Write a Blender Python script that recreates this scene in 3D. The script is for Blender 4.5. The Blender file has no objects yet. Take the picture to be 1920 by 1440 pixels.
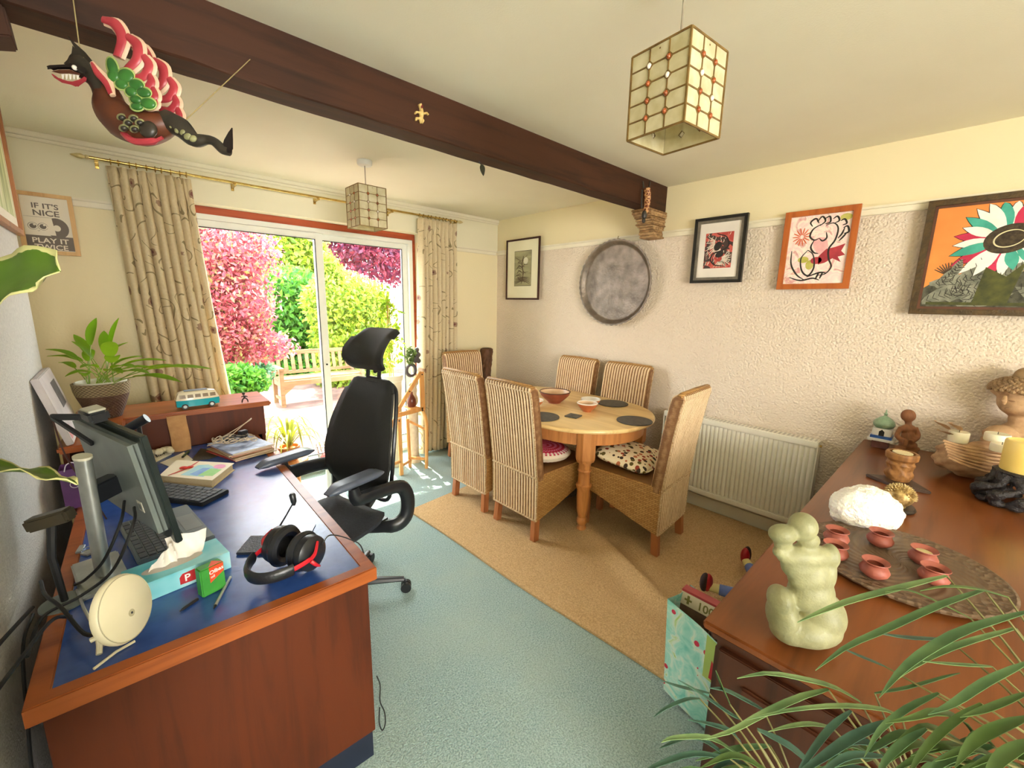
import bpy, bmesh, math, random
import numpy as np
from mathutils import Vector, Matrix, Euler
random.seed(7)
R = math.radians
scn = bpy.context.scene
col = scn.collection
# ------------------------------------------------------------------ camera
CAM_F = 788.87            # focal length in pixels of a 1920x1440 frame
CAM_P, CAM_Y, CAM_R, CAM_H = .1887, .7466, .0179, 1.6
fw = Vector((math.sin(CAM_Y)*math.cos(CAM_P), math.cos(CAM_Y)*math.cos(CAM_P), -math.sin(CAM_P)))
_r = Vector((math.cos(CAM_Y), -math.sin(CAM_Y), 0)); _u = _r.cross(fw)
rt = _r*math.cos(CAM_R) + _u*math.sin(CAM_R)
up = -_r*math.sin(CAM_R) + _u*math.cos(CAM_R)
CP = Vector((0, 0, CAM_H))
cd = bpy.data.cameras.new('camera'); cam = bpy.data.objects.new('camera', cd); col.objects.link(cam)
cd.sensor_width = 36; cd.lens = CAM_F/1920*36; cd.clip_start = .02; cd.clip_end = 200
m = Matrix((rt, up, -fw)).transposed().to_4x4(); m.translation = CP
cam.matrix_world = m
scn.camera = cam
# ------------------------------------------------------------------ world, sun, exposure
w = bpy.data.worlds.new('sky'); scn.world = w; w.use_nodes = True
bg = w.node_tree.nodes['Background']
bg.inputs[0].default_value = (.92, .96, 1.0, 1); bg.inputs[1].default_value = 7.2
sd = bpy.data.lights.new('sun', 'SUN'); sun = bpy.data.objects.new('sun', sd); col.objects.link(sun)
sd.energy = 14.0; sd.angle = R(.6); sd.color = (1, .93, .80)
sun.rotation_euler = Vector((-.07, -.47, -.88)).to_track_quat('-Z', 'Y').to_euler()
# fill light in an added, unseen rear window; portal for daylight through the garden door
ad = bpy.data.lights.new('rear_window_daylight', 'AREA'); al = bpy.data.objects.new('rear_window_daylight', ad); col.objects.link(al)
ad.shape = 'RECTANGLE'; ad.size = 2.6; ad.size_y = 1.4; ad.energy = 66; ad.color = (1.0, .88, .70)
al.location = (-.35, -3.37, 1.55); al.rotation_euler = (R(90), 0, 0)
for nm, loc, rot, sx, sy in (('door_portal', (1.33, 4.02, 1.1), (R(-90), 0, 0), 1.9, 2.1),):
    pd = bpy.data.lights.new(nm, 'AREA'); po = bpy.data.objects.new(nm, pd); col.objects.link(po)
    pd.shape = 'RECTANGLE'; pd.size = sx; pd.size_y = sy; pd.cycles.is_portal = True
    po.location = loc; po.rotation_euler = rot
vs = scn.view_settings
scn.display_settings.display_device = 'sRGB'
vs.view_transform = 'Standard'; vs.look = 'None'; vs.gamma = 1; vs.exposure = 1.28; vs.use_curve_mapping = False
# ------------------------------------------------------------------ measuring helpers: a sight line met with a plane of the room
def ray(x, y): return fw*CAM_F + rt*(x-960) - up*(y-720)
def onz(x, y, z): d = ray(x, y); return CP + d*((z-CAM_H)/d.z)
def onx(x, y, X): d = ray(x, y); return CP + d*(X/d.x)
def ony(x, y, Y): d = ray(x, y); return CP + d*(Y/d.y)
def srgb(h):
    if isinstance(h, str):
        h = h.lstrip('#'); c = [int(h[i:i+2], 16)/255 for i in (0, 2, 4)]
    else: c = [v/255 for v in h]
    return tuple(v/12.92 if v <= .04045 else ((v+.055)/1.055)**2.4 for v in c)
# ------------------------------------------------------------------ materials
def nodes(name):
    mt = bpy.data.materials.new(name); mt.use_nodes = True
    nt = mt.node_tree; b = nt.nodes['Principled BSDF']
    return mt, nt, b
def link(nt, a, b): nt.links.new(a, b)
def coords(nt, kind='Object', scale=(1, 1, 1)):
    tc = nt.nodes.new('ShaderNodeTexCoord'); mp = nt.nodes.new('ShaderNodeMapping')
    mp.inputs['Scale'].default_value = scale
    link(nt, tc.outputs[kind], mp.inputs['Vector']); return mp.outputs[0]
def noise(nt, vec, scale, detail=3, rough=.5, dist=0):
    n = nt.nodes.new('ShaderNodeTexNoise'); n.inputs['Scale'].default_value = scale
    n.inputs['Detail'].default_value = detail; n.inputs['Roughness'].default_value = rough
    n.inputs['Distortion'].default_value = dist
    link(nt, vec, n.inputs['Vector']); return n.outputs['Fac']
def ramp(nt, fac, stops, interp='LINEAR'):
    r = nt.nodes.new('ShaderNodeValToRGB'); r.color_ramp.interpolation = interp
    e = r.color_ramp.elements
    while len(e) < len(stops): e.new(.5)
    for i, (p, c) in enumerate(stops): e[i].position = p; e[i].color = (*c, 1)
    link(nt, fac, r.inputs[0]); return r.outputs[0]
def bump(nt, b, height, strength=.3, dist=.01):
    n = nt.nodes.new('ShaderNodeBump'); n.inputs['Strength'].default_value = strength; n.inputs['Distance'].default_value = dist
    link(nt, height, n.inputs['Height']); link(nt, n.outputs[0], b.inputs['Normal'])
def math_(nt, op, a, b_=None, c=None):
    n = nt.nodes.new('ShaderNodeMath'); n.operation = op
    for i, v in enumerate((a, b_, c)):
        if v is None: continue
        if isinstance(v, (int, float)): n.inputs[i].default_value = v
        else: link(nt, v, n.inputs[i])
    return n.outputs[0]
def mixc(nt, fac, a, b_):
    n = nt.nodes.new('ShaderNodeMix'); n.data_type = 'RGBA'
    for s, v in ((n.inputs[0], fac), (n.inputs[6], a), (n.inputs[7], b_)):
        if isinstance(v, (int, float)): s.default_value = v
        elif isinstance(v, tuple): s.default_value = (*v, 1)
        else: link(nt, v, s)
    return n.outputs[2]
def xyz(nt, vec):
    n = nt.nodes.new('ShaderNodeSeparateXYZ'); link(nt, vec, n.inputs[0]); return n.outputs
MATS = {}
def M(name, c1, c2=None, scale=8, rough=.6, bmp=0, stretch=(1, 1, 1), metal=0, bscale=None, spec=.5, detail=4, emit=None, coat=0, sss=0, bdist=.01):
    """procedural two-tone material with fine relief"""
    if name in MATS: return MATS[name]
    mt, nt, b = nodes(name)
    a = srgb(c1); a2 = srgb(c2) if c2 else tuple(v*.82 for v in a)
    v = coords(nt, 'Object', stretch)
    f = noise(nt, v, scale, detail)
    link(nt, ramp(nt, f, [(.3, a2), (.7, a)]), b.inputs['Base Color'])
    b.inputs['Roughness'].default_value = rough; b.inputs['Metallic'].default_value = metal
    b.inputs['Specular IOR Level'].default_value = spec
    if coat: b.inputs['Coat Weight'].default_value = coat; b.inputs['Coat Roughness'].default_value = .12
    if bmp: bump(nt, b, noise(nt, v, bscale or scale*4, 3), bmp, bdist)
    if emit: b.inputs['Emission Color'].default_value = (*a, 1); b.inputs['Emission Strength'].default_value = emit
    if sss: b.inputs['Subsurface Weight'].default_value = sss; b.inputs['Subsurface Radius'].default_value = (.02, .015, .008)
    MATS[name] = mt; return mt
def leafmat(name, cols, rough=.45, trans=.45):
    """leaf: colour differs from leaf to leaf, light comes through"""
    if name in MATS: return MATS[name]
    mt, nt, b = nodes(name)
    g = nt.nodes.new('ShaderNodeNewGeometry')
    n = len(cols); c = ramp(nt, g.outputs['Random Per Island'], [(i/max(1, n-1), srgb(x)) for i, x in enumerate(cols)])
    f = noise(nt, coords(nt), 40, 2)
    c2 = mixc(nt, math_(nt, 'MULTIPLY', f, .25), c, tuple(v*.5 for v in srgb(cols[0])))
    link(nt, c2, b.inputs['Base Color']); b.inputs['Roughness'].default_value = rough
    t = nt.nodes.new('ShaderNodeBsdfTranslucent'); link(nt, c2, t.inputs[0])
    mx = nt.nodes.new('ShaderNodeMixShader'); mx.inputs[0].default_value = trans
    link(nt, b.outputs[0], mx.inputs[1]); link(nt, t.outputs[0], mx.inputs[2])
    link(nt, mx.outputs[0], nt.nodes['Material Output'].inputs[0]); MATS[name] = mt; return mt
def wood(name, c1, c2, axis='x', scale=1.0, rough=.4, coat=0, bmp=.05):
    if name in MATS: return MATS[name]
    mt, nt, b = nodes(name)
    st = {'x': (1.2, 14, 14), 'y': (14, 1.2, 14), 'z': (14, 14, 1.2)}[axis]
    v = coords(nt, 'Object', tuple(s*scale for s in st))
    f = noise(nt, v, 1.6, 5, .6, .6); g = noise(nt, coords(nt, 'Object', (1, 1, 1)), 2.2, 2)
    ff = math_(nt, 'ADD', math_(nt, 'MULTIPLY', f, .75), math_(nt, 'MULTIPLY', g, .25))
    link(nt, ramp(nt, ff, [(.32, srgb(c2)), (.52, srgb(c1)), (.72, tuple(min(1, x*1.12) for x in srgb(c1)))]), b.inputs['Base Color'])
    b.inputs['Roughness'].default_value = rough
    if coat: b.inputs['Coat Weight'].default_value = coat; b.inputs['Coat Roughness'].default_value = .15
    b.inputs['Specular IOR Level'].default_value = .3
    bump(nt, b, f, bmp, .004); MATS[name] = mt; return mt
# ------------------------------------------------------------------ mesh collector
class MB:
    def __init__(s): s.v = []; s.f = []
    def add(s, v, f):
        o = len(s.v); s.v += [tuple(x) for x in v]; s.f += [tuple(i+o for i in q) for q in f]; return s
    def box(s, c, sz, rot=None):
        hx, hy, hz = sz[0]/2, sz[1]/2, sz[2]/2; c = Vector(c)
        P = [Vector((x, y, z)) for x in (-hx, hx) for y in (-hy, hy) for z in (-hz, hz)]
        if rot is not None: P = [rot @ p for p in P]
        return s.add([p+c for p in P], [(0, 1, 3, 2), (4, 6, 7, 5), (0, 4, 5, 1), (2, 3, 7, 6), (0, 2, 6, 4), (1, 5, 7, 3)])
    def bx(s, x0, x1, y0, y1, z0, z1): return s.box(((x0+x1)/2, (y0+y1)/2, (z0+z1)/2), (abs(x1-x0), abs(y1-y0), abs(z1-z0)))
    def bar(s, a, b, wd, th, upv=(0, 0, 1)):
        a = Vector(a); b = Vector(b); d = (b-a); L = d.length; d.normalize(); u = Vector(upv)
        if abs(d.dot(u)) > .98: u = Vector((0, 1, 0))
        x = d.cross(u).normalized(); z = x.cross(d)
        return s.box((a+b)/2, (wd, L, th), Matrix((x, d, z)).transposed())
    def tube(s, pts, rad, n=8, caps=True, flat=1.0, upv=(0, 0, 1)):
        pts = [Vector(p) for p in pts]; k = len(pts)
        if not hasattr(rad, '__len__'): rad = [rad]*k
        V = []; F = []; prev = None
        for i, p in enumerate(pts):
            d = (pts[min(i+1, k-1)]-pts[max(i-1, 0)]).normalized()
            if prev is None:
                u = Vector(upv)
                if abs(d.dot(u)) > .95: u = Vector((1, 0, 0))
                x = d.cross(u).normalized()
            else:
                x = (prev - d*prev.dot(d))
                x = x.normalized() if x.length > 1e-6 else d.orthogonal().normalized()
            prev = x; y = x.cross(d)
            for j in range(n):
                a = 2*math.pi*j/n; V.append(p + x*math.cos(a)*rad[i] + y*math.sin(a)*rad[i]*flat)
        for i in range(k-1):
            for j in range(n): F.append((i*n+j, i*n+(j+1) % n, (i+1)*n+(j+1) % n, (i+1)*n+j))
        if caps: F.append(tuple(range(n-1, -1, -1))); F.append(tuple((k-1)*n+j for j in range(n)))
        return s.add(V, F)
    def cyl(s, a, b, r0, r1=None, n=16): return s.tube([a, b], [r0, r0 if r1 is None else r1], n)
    def lathe(s, prof, c=(0, 0, 0), n=24, rot=None, sx=1, sy=1, cap=True):
        c = Vector(c); V = []; F = []; k = len(prof)
        for r, z in prof:
            for j in range(n):
                a = 2*math.pi*j/n; p = Vector((r*math.cos(a)*sx, r*math.sin(a)*sy, z))
                V.append((rot @ p if rot is not None else p)+c)
        for i in range(k-1):
            for j in range(n): F.append((i*n+j, i*n+(j+1) % n, (i+1)*n+(j+1) % n, (i+1)*n+j))
        if cap and prof[0][0] > 1e-5: F.append(tuple(range(n-1, -1, -1)))
        if cap and prof[-1][0] > 1e-5: F.append(tuple((k-1)*n+j for j in range(n)))
        return s.add(V, F)
    def ball(s, c, r, nu=14, nv=9, rot=None):
        if not hasattr(r, '__len__'): r = (r, r, r)
        c = Vector(c); V = []; F = []
        for i in range(nv+1):
            t = math.pi*i/nv
            for j in range(nu):
                a = 2*math.pi*j/nu; p = Vector((r[0]*math.sin(t)*math.cos(a), r[1]*math.sin(t)*math.sin(a), r[2]*math.cos(t)))
                V.append((rot @ p if rot is not None else p)+c)
        for i in range(nv):
            for j in range(nu): F.append((i*nu+j, (i+1)*nu+j, (i+1)*nu+(j+1) % nu, i*nu+(j+1) % nu))
        return s.add(V, F)
    def prism(s, poly, fr, th):
        """poly: 2-D outline; fr: function (u,v,w)->point; th: (w0,w1)"""
        n = len(poly); V = [fr(u, v, th[0]) for u, v in poly]+[fr(u, v, th[1]) for u, v in poly]
        F = [tuple(range(n-1, -1, -1)), tuple(range(n, 2*n))]+[(i, (i+1) % n, n+(i+1) % n, n+i) for i in range(n)]
        return s.add(V, F)
    def grid(s, fn, nu, nv, closeu=False):
        V = [fn(i/(nu if closeu else nu-1), j/(nv-1)) for j in range(nv) for i in range(nu)]; F = []
        for j in range(nv-1):
            for i in range(nu if closeu else nu-1):
                F.append((j*nu+i, j*nu+(i+1) % nu, (j+1)*nu+(i+1) % nu, (j+1)*nu+i))
        return s.add(V, F)
    def mesh(s, name, off=None, smooth=False, bevel=0, recalc=True):
        me = bpy.data.meshes.new(name)
        v = [(x-off[0], y-off[1], z-off[2]) for x, y, z in s.v] if off is not None else s.v
        me.from_pydata(v, [], s.f)
        if recalc or bevel:
            bm = bmesh.new(); bm.from_mesh(me)
            bmesh.ops.remove_doubles(bm, verts=bm.verts, dist=1e-6)
            bmesh.ops.recalc_face_normals(bm, faces=bm.faces)
            if bevel:
                ed = [e for e in bm.edges if len(e.link_faces) == 2 and e.calc_face_angle(0) > R(35)]
                bmesh.ops.bevel(bm, geom=ed, offset=bevel, segments=2, affect='EDGES', clamp_overlap=True)
            bm.to_mesh(me); bm.free()
        if smooth:
            me.polygons.foreach_set('use_smooth', [True]*len(me.polygons))
            if hasattr(me, 'set_sharp_from_angle'): me.set_sharp_from_angle(angle=R(smooth if smooth is not True else 40))
        me.update(); return me
def mo(name, me, mat, parent=None):
    o = bpy.data.objects.new(name, me); col.objects.link(o)
    if mat is not None and not me.materials: me.materials.append(mat)
    if parent is not None: o.parent = parent
    return o
def tag(o, label=None, cat=None, group=None, kind=None):
    if label: o['label'] = label
    if cat: o['category'] = cat
    if group: o['group'] = group
    if kind: o['kind'] = kind
    return o
class Thing:
    """Empty at the base of a thing; parts are given in world coordinates (world=True) or around the base"""
    def __init__(s, name, label, cat, loc=(0, 0, 0), rz=0, group=None, world=True, rot=None):
        s.o = bpy.data.objects.new(name, None); col.objects.link(s.o); s.o.empty_display_size = .05
        s.o.location = loc; s.o.rotation_euler = rot if rot else (0, 0, rz); tag(s.o, label, cat, group)
        s.off = Vector(loc) if world else None
    def part(s, name, mb, mat, parent=None, smooth=False, bevel=0, label=None):
        o = mo(name, mb.mesh(name, s.off, smooth, bevel), mat, parent or s.o)
        if label: o['label'] = label
        return o
    def inst(s, src, loc=(0, 0, 0), rot=(0, 0, 0), parent=None):
        o = src.copy(); col.objects.link(o); o.parent = parent or s.o; o.location = loc; o.rotation_euler = rot; return o
def single(name, label, cat, mb, mat, group=None, smooth=False, bevel=0, base=None):
    """a thing that is one mesh; origin at its base"""
    if base is None:
        a = np.array(mb.v); base = ((a[:, 0].min()+a[:, 0].max())/2, (a[:, 1].min()+a[:, 1].max())/2, a[:, 2].min())
    o = mo(name, mb.mesh(name, base, smooth, bevel), mat); o.location = base
    return tag(o, label, cat, group)
def struct(name, mb, mat, parent=None, smooth=False, bevel=0):
    o = mo(name, mb.mesh(name, None, smooth, bevel), mat, parent)
    if parent is None: o['kind'] = 'structure'
    return o
def dup(root, loc=None, rz=None, label=None, group=None):
    def cp(o, par):
        c = o.copy(); col.objects.link(c); c.parent = par
        for ch in o.children: cp(ch, c)
        return c
    r = cp(root, None)
    if loc is not None: r.location = loc
    if rz is not None: r.rotation_euler = (0, 0, rz)
    if label: r['label'] = label
    if group: r['group'] = group
    return r
def smoothpath(pts, n):
    """Catmull-Rom through points"""
    P = [Vector(p) for p in pts]; P = [P[0]*2-P[1]]+P+[P[-1]*2-P[-2]]; out = []
    k = len(P)-3
    for i in range(n):
        t = i/(n-1)*k; j = min(int(t), k-1); t -= j
        a, b, c, d = P[j:j+4]
        out.append(.5*((2*b)+(-a+c)*t+(2*a-5*b+4*c-d)*t*t+(-a+3*b-3*c+d)*t**3))
    return out
def lerp(a, b, t): return a+(b-a)*t
def interp(xs, ys, x): return float(np.interp(x, xs, ys))
def text_mb(txt, size, fr, depth=.001, align='LEFT', font=None):
    """lettering as thin raised mesh; fr maps (u,v,w)->world point"""
    cu = bpy.data.curves.new('lettering', 'FONT'); cu.body = txt; cu.size = size; cu.extrude = 0
    cu.align_x = align; cu.resolution_u = 3; cu.offset = size*.02
    o = bpy.data.objects.new('lettering', cu); me = o.to_mesh()
    mb = MB(); vs_ = [v.co.copy() for v in me.vertices]
    mb.add([fr(v.x, v.y, depth) for v in vs_], [tuple(p.vertices) for p in me.polygons])
    o.to_mesh_clear(); bpy.data.objects.remove(o); bpy.data.curves.remove(cu); return mb
# ================================================================== the room
XR, YB, ZC, XL, YR, YP = 3.315, 3.872, 2.53, -.30, -3.2, 2.97
WT = .22
def wallmat(name, c_low, c_up, zr, emboss):
    mt, nt, b = nodes(name); v = coords(nt)
    z = xyz(nt, v)[2]
    low = math_(nt, 'LESS_THAN', z, zr)
    f = noise(nt, v, 3, 3)
    cl = mixc(nt, f, tuple(x*.96 for x in srgb(c_low)), srgb(c_low))
    cu_ = mixc(nt, f, tuple(x*.96 for x in srgb(c_up)), srgb(c_up))
    link(nt, mixc(nt, low, cu_, cl), b.inputs['Base Color']); b.inputs['Roughness'].default_value = .75
    vo = nt.nodes.new('ShaderNodeTexVoronoi'); vo.inputs['Scale'].default_value = 75; vo.feature = 'SMOOTH_F1'
    link(nt, v, vo.inputs['Vector'])
    h = math_(nt, 'ADD', math_(nt, 'MULTIPLY', noise(nt, v, 85, 2), .8), math_(nt, 'MULTIPLY', vo.outputs['Distance'], -.7))
    bump(nt, b, math_(nt, 'MULTIPLY', h, math_(nt, 'ADD', math_(nt, 'MULTIPLY', low, 1.0), .06)), emboss, .012)
    return mt
W_R = wallmat('embossed_wallpaper', (228, 212, 192), (234, 220, 180), 2.19, .8)
W_B = wallmat('cream_wall', (240, 226, 186), (233, 226, 198), 2.19, .10)
W_L = M('white_roughcast', (222, 220, 214), (205, 203, 198), 60, .8, .5, bscale=140)
CEIL = M('ceiling_paint', (240, 233, 210), (235, 227, 203), 2, .8, .08, bscale=160)
TRIM = M('cream_gloss', (236, 228, 205), (228, 218, 192), 5, .35)
UPVC = M('white_plastic', (236, 236, 228), (228, 228, 220), 5, .3)
TERRA = wood('terracotta_timber', (176, 82, 48), (140, 58, 34), 'x', 1, .5)
BEAM = wood('dark_beam', (66, 37, 21), (40, 22, 13), 'x', .8, .65, 0, .2)
def carpet():
    mt, nt, b = nodes('blue_carpet'); v = coords(nt)
    f = noise(nt, v, 150, 3, .65); g = noise(nt, v, 3.0, 3)
    c = ramp(nt, f, [(.36, srgb((126, 158, 158))), (.62, srgb((190, 215, 213)))])
    c = mixc(nt, math_(nt, 'MULTIPLY', ramp(nt, g, [(.4, (0, 0, 0)), (.8, (1, 1, 1))]), .45), c, srgb((190, 204, 186)))
    link(nt, c, b.inputs['Base Color']); b.inputs['Roughness'].default_value = .95; b.inputs['Specular IOR Level'].default_value = .1
    b.inputs['Sheen Weight'].default_value = .3
    bump(nt, b, math_(nt, 'ADD', f, math_(nt, 'MULTIPLY', noise(nt, v, 60, 2), .6)), 1.0, .012); return mt
CARPET = carpet()
struct('floor', MB().bx(-2.5, XR+WT, YR-WT, YB+.14, -.1, 0), CARPET)
struct('ceiling', MB().bx(-2.5, XR+WT, YR-WT, YB+.3, ZC, ZC+.1), CEIL)
struct('wall_right', MB().bx(XR, XR+WT, YR-WT, YB+.3, 0, ZC), W_R)
DX0, DX1, DZ = .36, 2.30, 2.27       # door opening
wb = MB().bx(-1.2, DX0, YB, YB+.3, 0, ZC).bx(DX1, XR, YB, YB+.3, 0, ZC).bx(DX0, DX1, YB, YB+.3, DZ, ZC)
struct('wall_back', wb, W_B)
struct('wall_left', MB().bx(XL-.9, XL, .3, YP, 0, ZC), W_L, bevel=.012)
struct('wall_left_recess', MB().bx(-1.2, -.85, YP, YB, 0, ZC), W_B)
struct('wall_rear', MB().bx(-2.4, -1.66, YR-WT, YR, 0, ZC).bx(.96, XR, YR-WT, YR, 0, ZC).bx(-1.66, .96, YR-WT, YR, 0, .84).bx(-1.66, .96, YR-WT, YR, 2.26, ZC), W_B)
struct('wall_left_rear', MB().bx(-2.5, -2.28, YR, .3, 0, ZC).bx(-2.5, XL-.9, .3, .5, 0, ZC), W_B)
w2 = MB().bx(-1.66, .96, -3.31, -3.26, .84, .90).bx(-1.66, .96, -3.31, -3.26, 2.20, 2.26).bx(-1.66, -1.60, -3.31, -3.26, .90, 2.20).bx(.90, .96, -3.31, -3.26, .90, 2.20).bx(-.38, -.32, -3.31, -3.26, .90, 2.20)
struct('window_2', w2, UPVC, bevel=.004)  # unseen window added behind the camera to frame the fill light
# rails, skirting, small cornice
def rail(x0, y0, x1, y1, z0, h, t):
    return MB().bx(min(x0, x1), max(x0, x1), min(y0, y1), max(y0, y1), z0, z0+h).bx(min(x0, x1)+(t if x0 == x1 else 0), max(x0, x1), min(y0, y1), max(y0, y1), z0+h, z0+h+.001)
struct('trim_1', MB().bx(XR-.022, XR, YR, YB, 2.145, 2.178).bx(XR-.034, XR, YR, YB, 2.178, 2.192), TRIM, bevel=.004)
struct('trim_2', MB().bx(-.85, .25, YB-.022, YB, 2.145, 2.178).bx(-.85, .25, YB-.034, YB, 2.178, 2.192), TRIM, bevel=.004)
struct('trim_3', MB().bx(2.35, XR-.035, YB-.022, YB, 2.145, 2.178).bx(2.35, XR-.035, YB-.034, YB, 2.178, 2.192), TRIM, bevel=.004)
struct('trim_4', MB().bx(-.85, XR, YB-.02, YB, 2.482, 2.50).bx(-.85, XR, YB-.03, YB, 2.50, ZC), CEIL, bevel=.004)
struct('baseboard_right', MB().bx(XR-.018, XR, YR, YB, 0, .10).bx(XR-.010, XR, YR, YB, .10, .115), TRIM, bevel=.003)
struct('baseboard_back', MB().bx(DX1+.08, XR-.02, YB-.018, YB, 0, .115), TRIM, bevel=.003)
struct('baseboard_left', MB().bx(XL, XL+.016, .3, YP, 0, .12), TRIM, bevel=.003)
# ceiling beam with its timber bracket on the left and stone corbel on the right
bm_ = MB().grid(lambda u, v: (0, 0, 0), 2, 2); bm_ = MB()
random.seed(3)
nB = 26
prof = [(1.805, ZC+.002), (1.805, 2.343), (1.812, 2.337), (1.926, 2.337), (1.932, 2.343), (1.932, ZC+.002)]
V = []; F = []
for i in range(nB+1):
    x = lerp(XL+.002, XR-.002, i/nB)
    for y, z in prof: V.append((x, y+random.uniform(-.003, .003)*(z < 2.5), z+random.uniform(-.002, .002)*(z < 2.5)))
k = len(prof)
for i in range(nB):
    for j in range(k): F.append((i*k+j, i*k+(j+1) % k, (i+1)*k+(j+1) % k, (i+1)*k+j))
F += [tuple(range(k)), tuple(nB*k+j for j in range(k))]
struct('ceiling_beam', MB().add(V, F), BEAM)
struct('beam_bracket', MB().prism([(XL+.002, 2.336), (-.13, 2.336), (-.125, 2.265), (-.16, 2.255), (XL+.002, 2.15)], lambda u, v, w_: (u, w_, v), (1.82, 1.92)), BEAM, bevel=.004)
STONE = M('thin_stone', (196, 160, 112), (128, 96, 62), 30, .85, .5, bscale=60)
STONE2 = M('thin_stone_dark', (168, 130, 84), (104, 76, 48), 34, .85, .5, bscale=60)
cb = bpy.data.objects.new('stone_corbel', None); col.objects.link(cb); cb.location = (XR, 1.87, 2.14); cb['kind'] = 'structure'
random.seed(5); z = 2.335; n_ = 0
while z > 2.15:
    h = random.uniform(.012, .02); t = (2.335-z)/.19
    ln = .27 - t*.13 + random.uniform(-.012, .012); hw = .075 + random.uniform(-.006, .008) - t*.008
    q = MB().bx(XR-ln, XR-.002, 1.868-hw, 1.868+hw, z-h+.0015, z)
    o = mo('stone', q.mesh('stone', (XR, 1.87, 2.14), False, .004), STONE if n_ % 3 else STONE2, cb); z -= h; n_ += 1
# ------------------------------------------------------------------ garden door: timber outer frame, white sliding sashes, panes
def glass():
    mt, nt, b = nodes('clear_pane')
    t = nt.nodes.new('ShaderNodeBsdfTransparent'); t.inputs[0].default_value = (.96, .98, .97, 1)
    g = nt.nodes.new('ShaderNodeBsdfGlossy'); g.inputs['Roughness'].default_value = .02
    lw = nt.nodes.new('ShaderNodeLayerWeight'); lw.inputs[0].default_value = .25
    f = math_(nt, 'ADD', math_(nt, 'MULTIPLY', lw.outputs['Facing'], .25), .02)
    mx = nt.nodes.new('ShaderNodeMixShader'); link(nt, f, mx.inputs[0]); link(nt, t.outputs[0], mx.inputs[1]); link(nt, g.outputs[0], mx.inputs[2])
    link(nt, mx.outputs[0], nt.nodes['Material Output'].inputs[0]); return mt
GLASS = glass()
wd = bpy.data.objects.new('window_1', None); col.objects.link(wd); wd.location = (1.33, 4.0, 0); wd['kind'] = 'structure'
def wp(name, mb, mat, par=None, bev=0): return mo(name, mb.mesh(name, (1.33, 4.0, 0), False, bev), mat, par or wd)
y0 = 3.985
wp('timber_frame', MB().bx(DX0, DX1, y0, y0+.09, 2.215, DZ).bx(DX0, DX0+.03, y0, y0+.09, .02, 2.215).bx(DX1-.03, DX1, y0, y0+.09, .02, 2.215), TERRA, None, .004)
wp('sill', MB().bx(DX0, DX1, YB+.14, YB+.30, -.12, .035).bx(DX0+.03, DX1-.03, y0, y0+.09, .035, .06), UPVC, None, .004)
wp('outer_frame', MB().bx(DX0+.03, DX1-.03, y0, y0+.08, 2.175, 2.215).bx(DX0+.03, DX0+.07, y0, y0+.08, .06, 2.175).bx(DX1-.07, DX1-.03, y0, y0+.08, .06, 2.175).bx(DX0+.03, DX1-.03, y0, y0+.08, .06, .09), UPVC, None, .003)
def sash(x0, x1, y, st):
    zt, zb = 2.172, .092
    f = MB().bx(x0, x0+st, y, y+.035, zb, zt).bx(x1-st, x1, y, y+.035, zb, zt).bx(x0+st, x1-st, y, y+.035, zt-.05, zt).bx(x0+st, x1-st, y, y+.035, zb, zb+.085)
    s = wp('sash', f, UPVC, None, .003)
    wp('pane', MB().bx(x0+st-.004, x1-st+.004, y+.014, y+.020, zb+.08, zt-.045), GLASS, s)
    g = .006
    wp('gasket', MB().bx(x0+st, x0+st+g, y-.002, y+.01, zb+.085, zt-.05).bx(x1-st-g, x1-st, y-.002, y+.01, zb+.085, zt-.05).bx(x0+st, x1-st, y-.002, y+.01, zt-.05-g, zt-.05).bx(x0+st, x1-st, y-.002, y+.01, zb+.085, zb+.085+g), M('black_rubber', (30, 32, 36), None, 9, .6), s)
    return s
s1 = sash(DX0+.07, 1.385, y0-.002, .062)
wp('lock', MB().cyl((1.353, y0-.004, 1.02), (1.353, y0-.012, 1.02), .008, None, 12), M('black_rubber', (30, 32, 36)), s1)
s2 = sash(1.325, DX1-.07, y0+.042, .055)
wp('trickle_vent', MB().bx(1.45, 2.1, y0-.008, y0, 2.183, 2.205), UPVC, None, .003)
# ------------------------------------------------------------------ the garden
PAVE = M('red_paving', (122, 88, 78), (80, 58, 53), 5, .9, .6, bscale=20)
struct('patio', MB().bx(-9, 14, YB+.3, 18, -.35, -.12), PAVE)
def leaves(blobs, n, size, seed, squash=.55, aspect=.55):
    """loose leaf blades scattered through ellipsoids (centre, radii, weight)"""
    rng = np.random.default_rng(seed); V = []; 
    wts = np.array([b[2] if len(b) > 2 else b[1][0]*b[1][2] for b in blobs], float); wts /= wts.sum()
    idx = rng.choice(len(blobs), n, p=wts)
    cen = np.array([b[0] for b in blobs])[idx]; rad = np.array([b[1] for b in blobs])[idx]
    d = rng.normal(size=(n, 3)); d /= np.linalg.norm(d, axis=1)[:, None]
    rr = rng.uniform(.25, 1, n)**.45
    p = cen + d*rad*rr[:, None]*(1+rng.normal(0, .07, (n, 1)))
    t = rng.normal(size=(n, 3)); t[:, 2] -= .5; t /= np.linalg.norm(t, axis=1)[:, None]
    s = np.cross(t, rng.normal(size=(n, 3))); s /= np.linalg.norm(s, axis=1)[:, None]
    nr = np.cross(t, s)
    L = (size*rng.uniform(.6, 1.35, n))[:, None]
    W = L*aspect*.5
    q = np.stack([p-t*L*.5, p+s*W+nr*L*.08, p+t*L*.5, p-s*W+nr*L*.08], 1).reshape(-1, 3)
    f = np.arange(4*n).reshape(-1, 4)
    me = bpy.data.meshes.new('foliage'); me.from_pydata(q.tolist(), [], f.tolist()); return me
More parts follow.
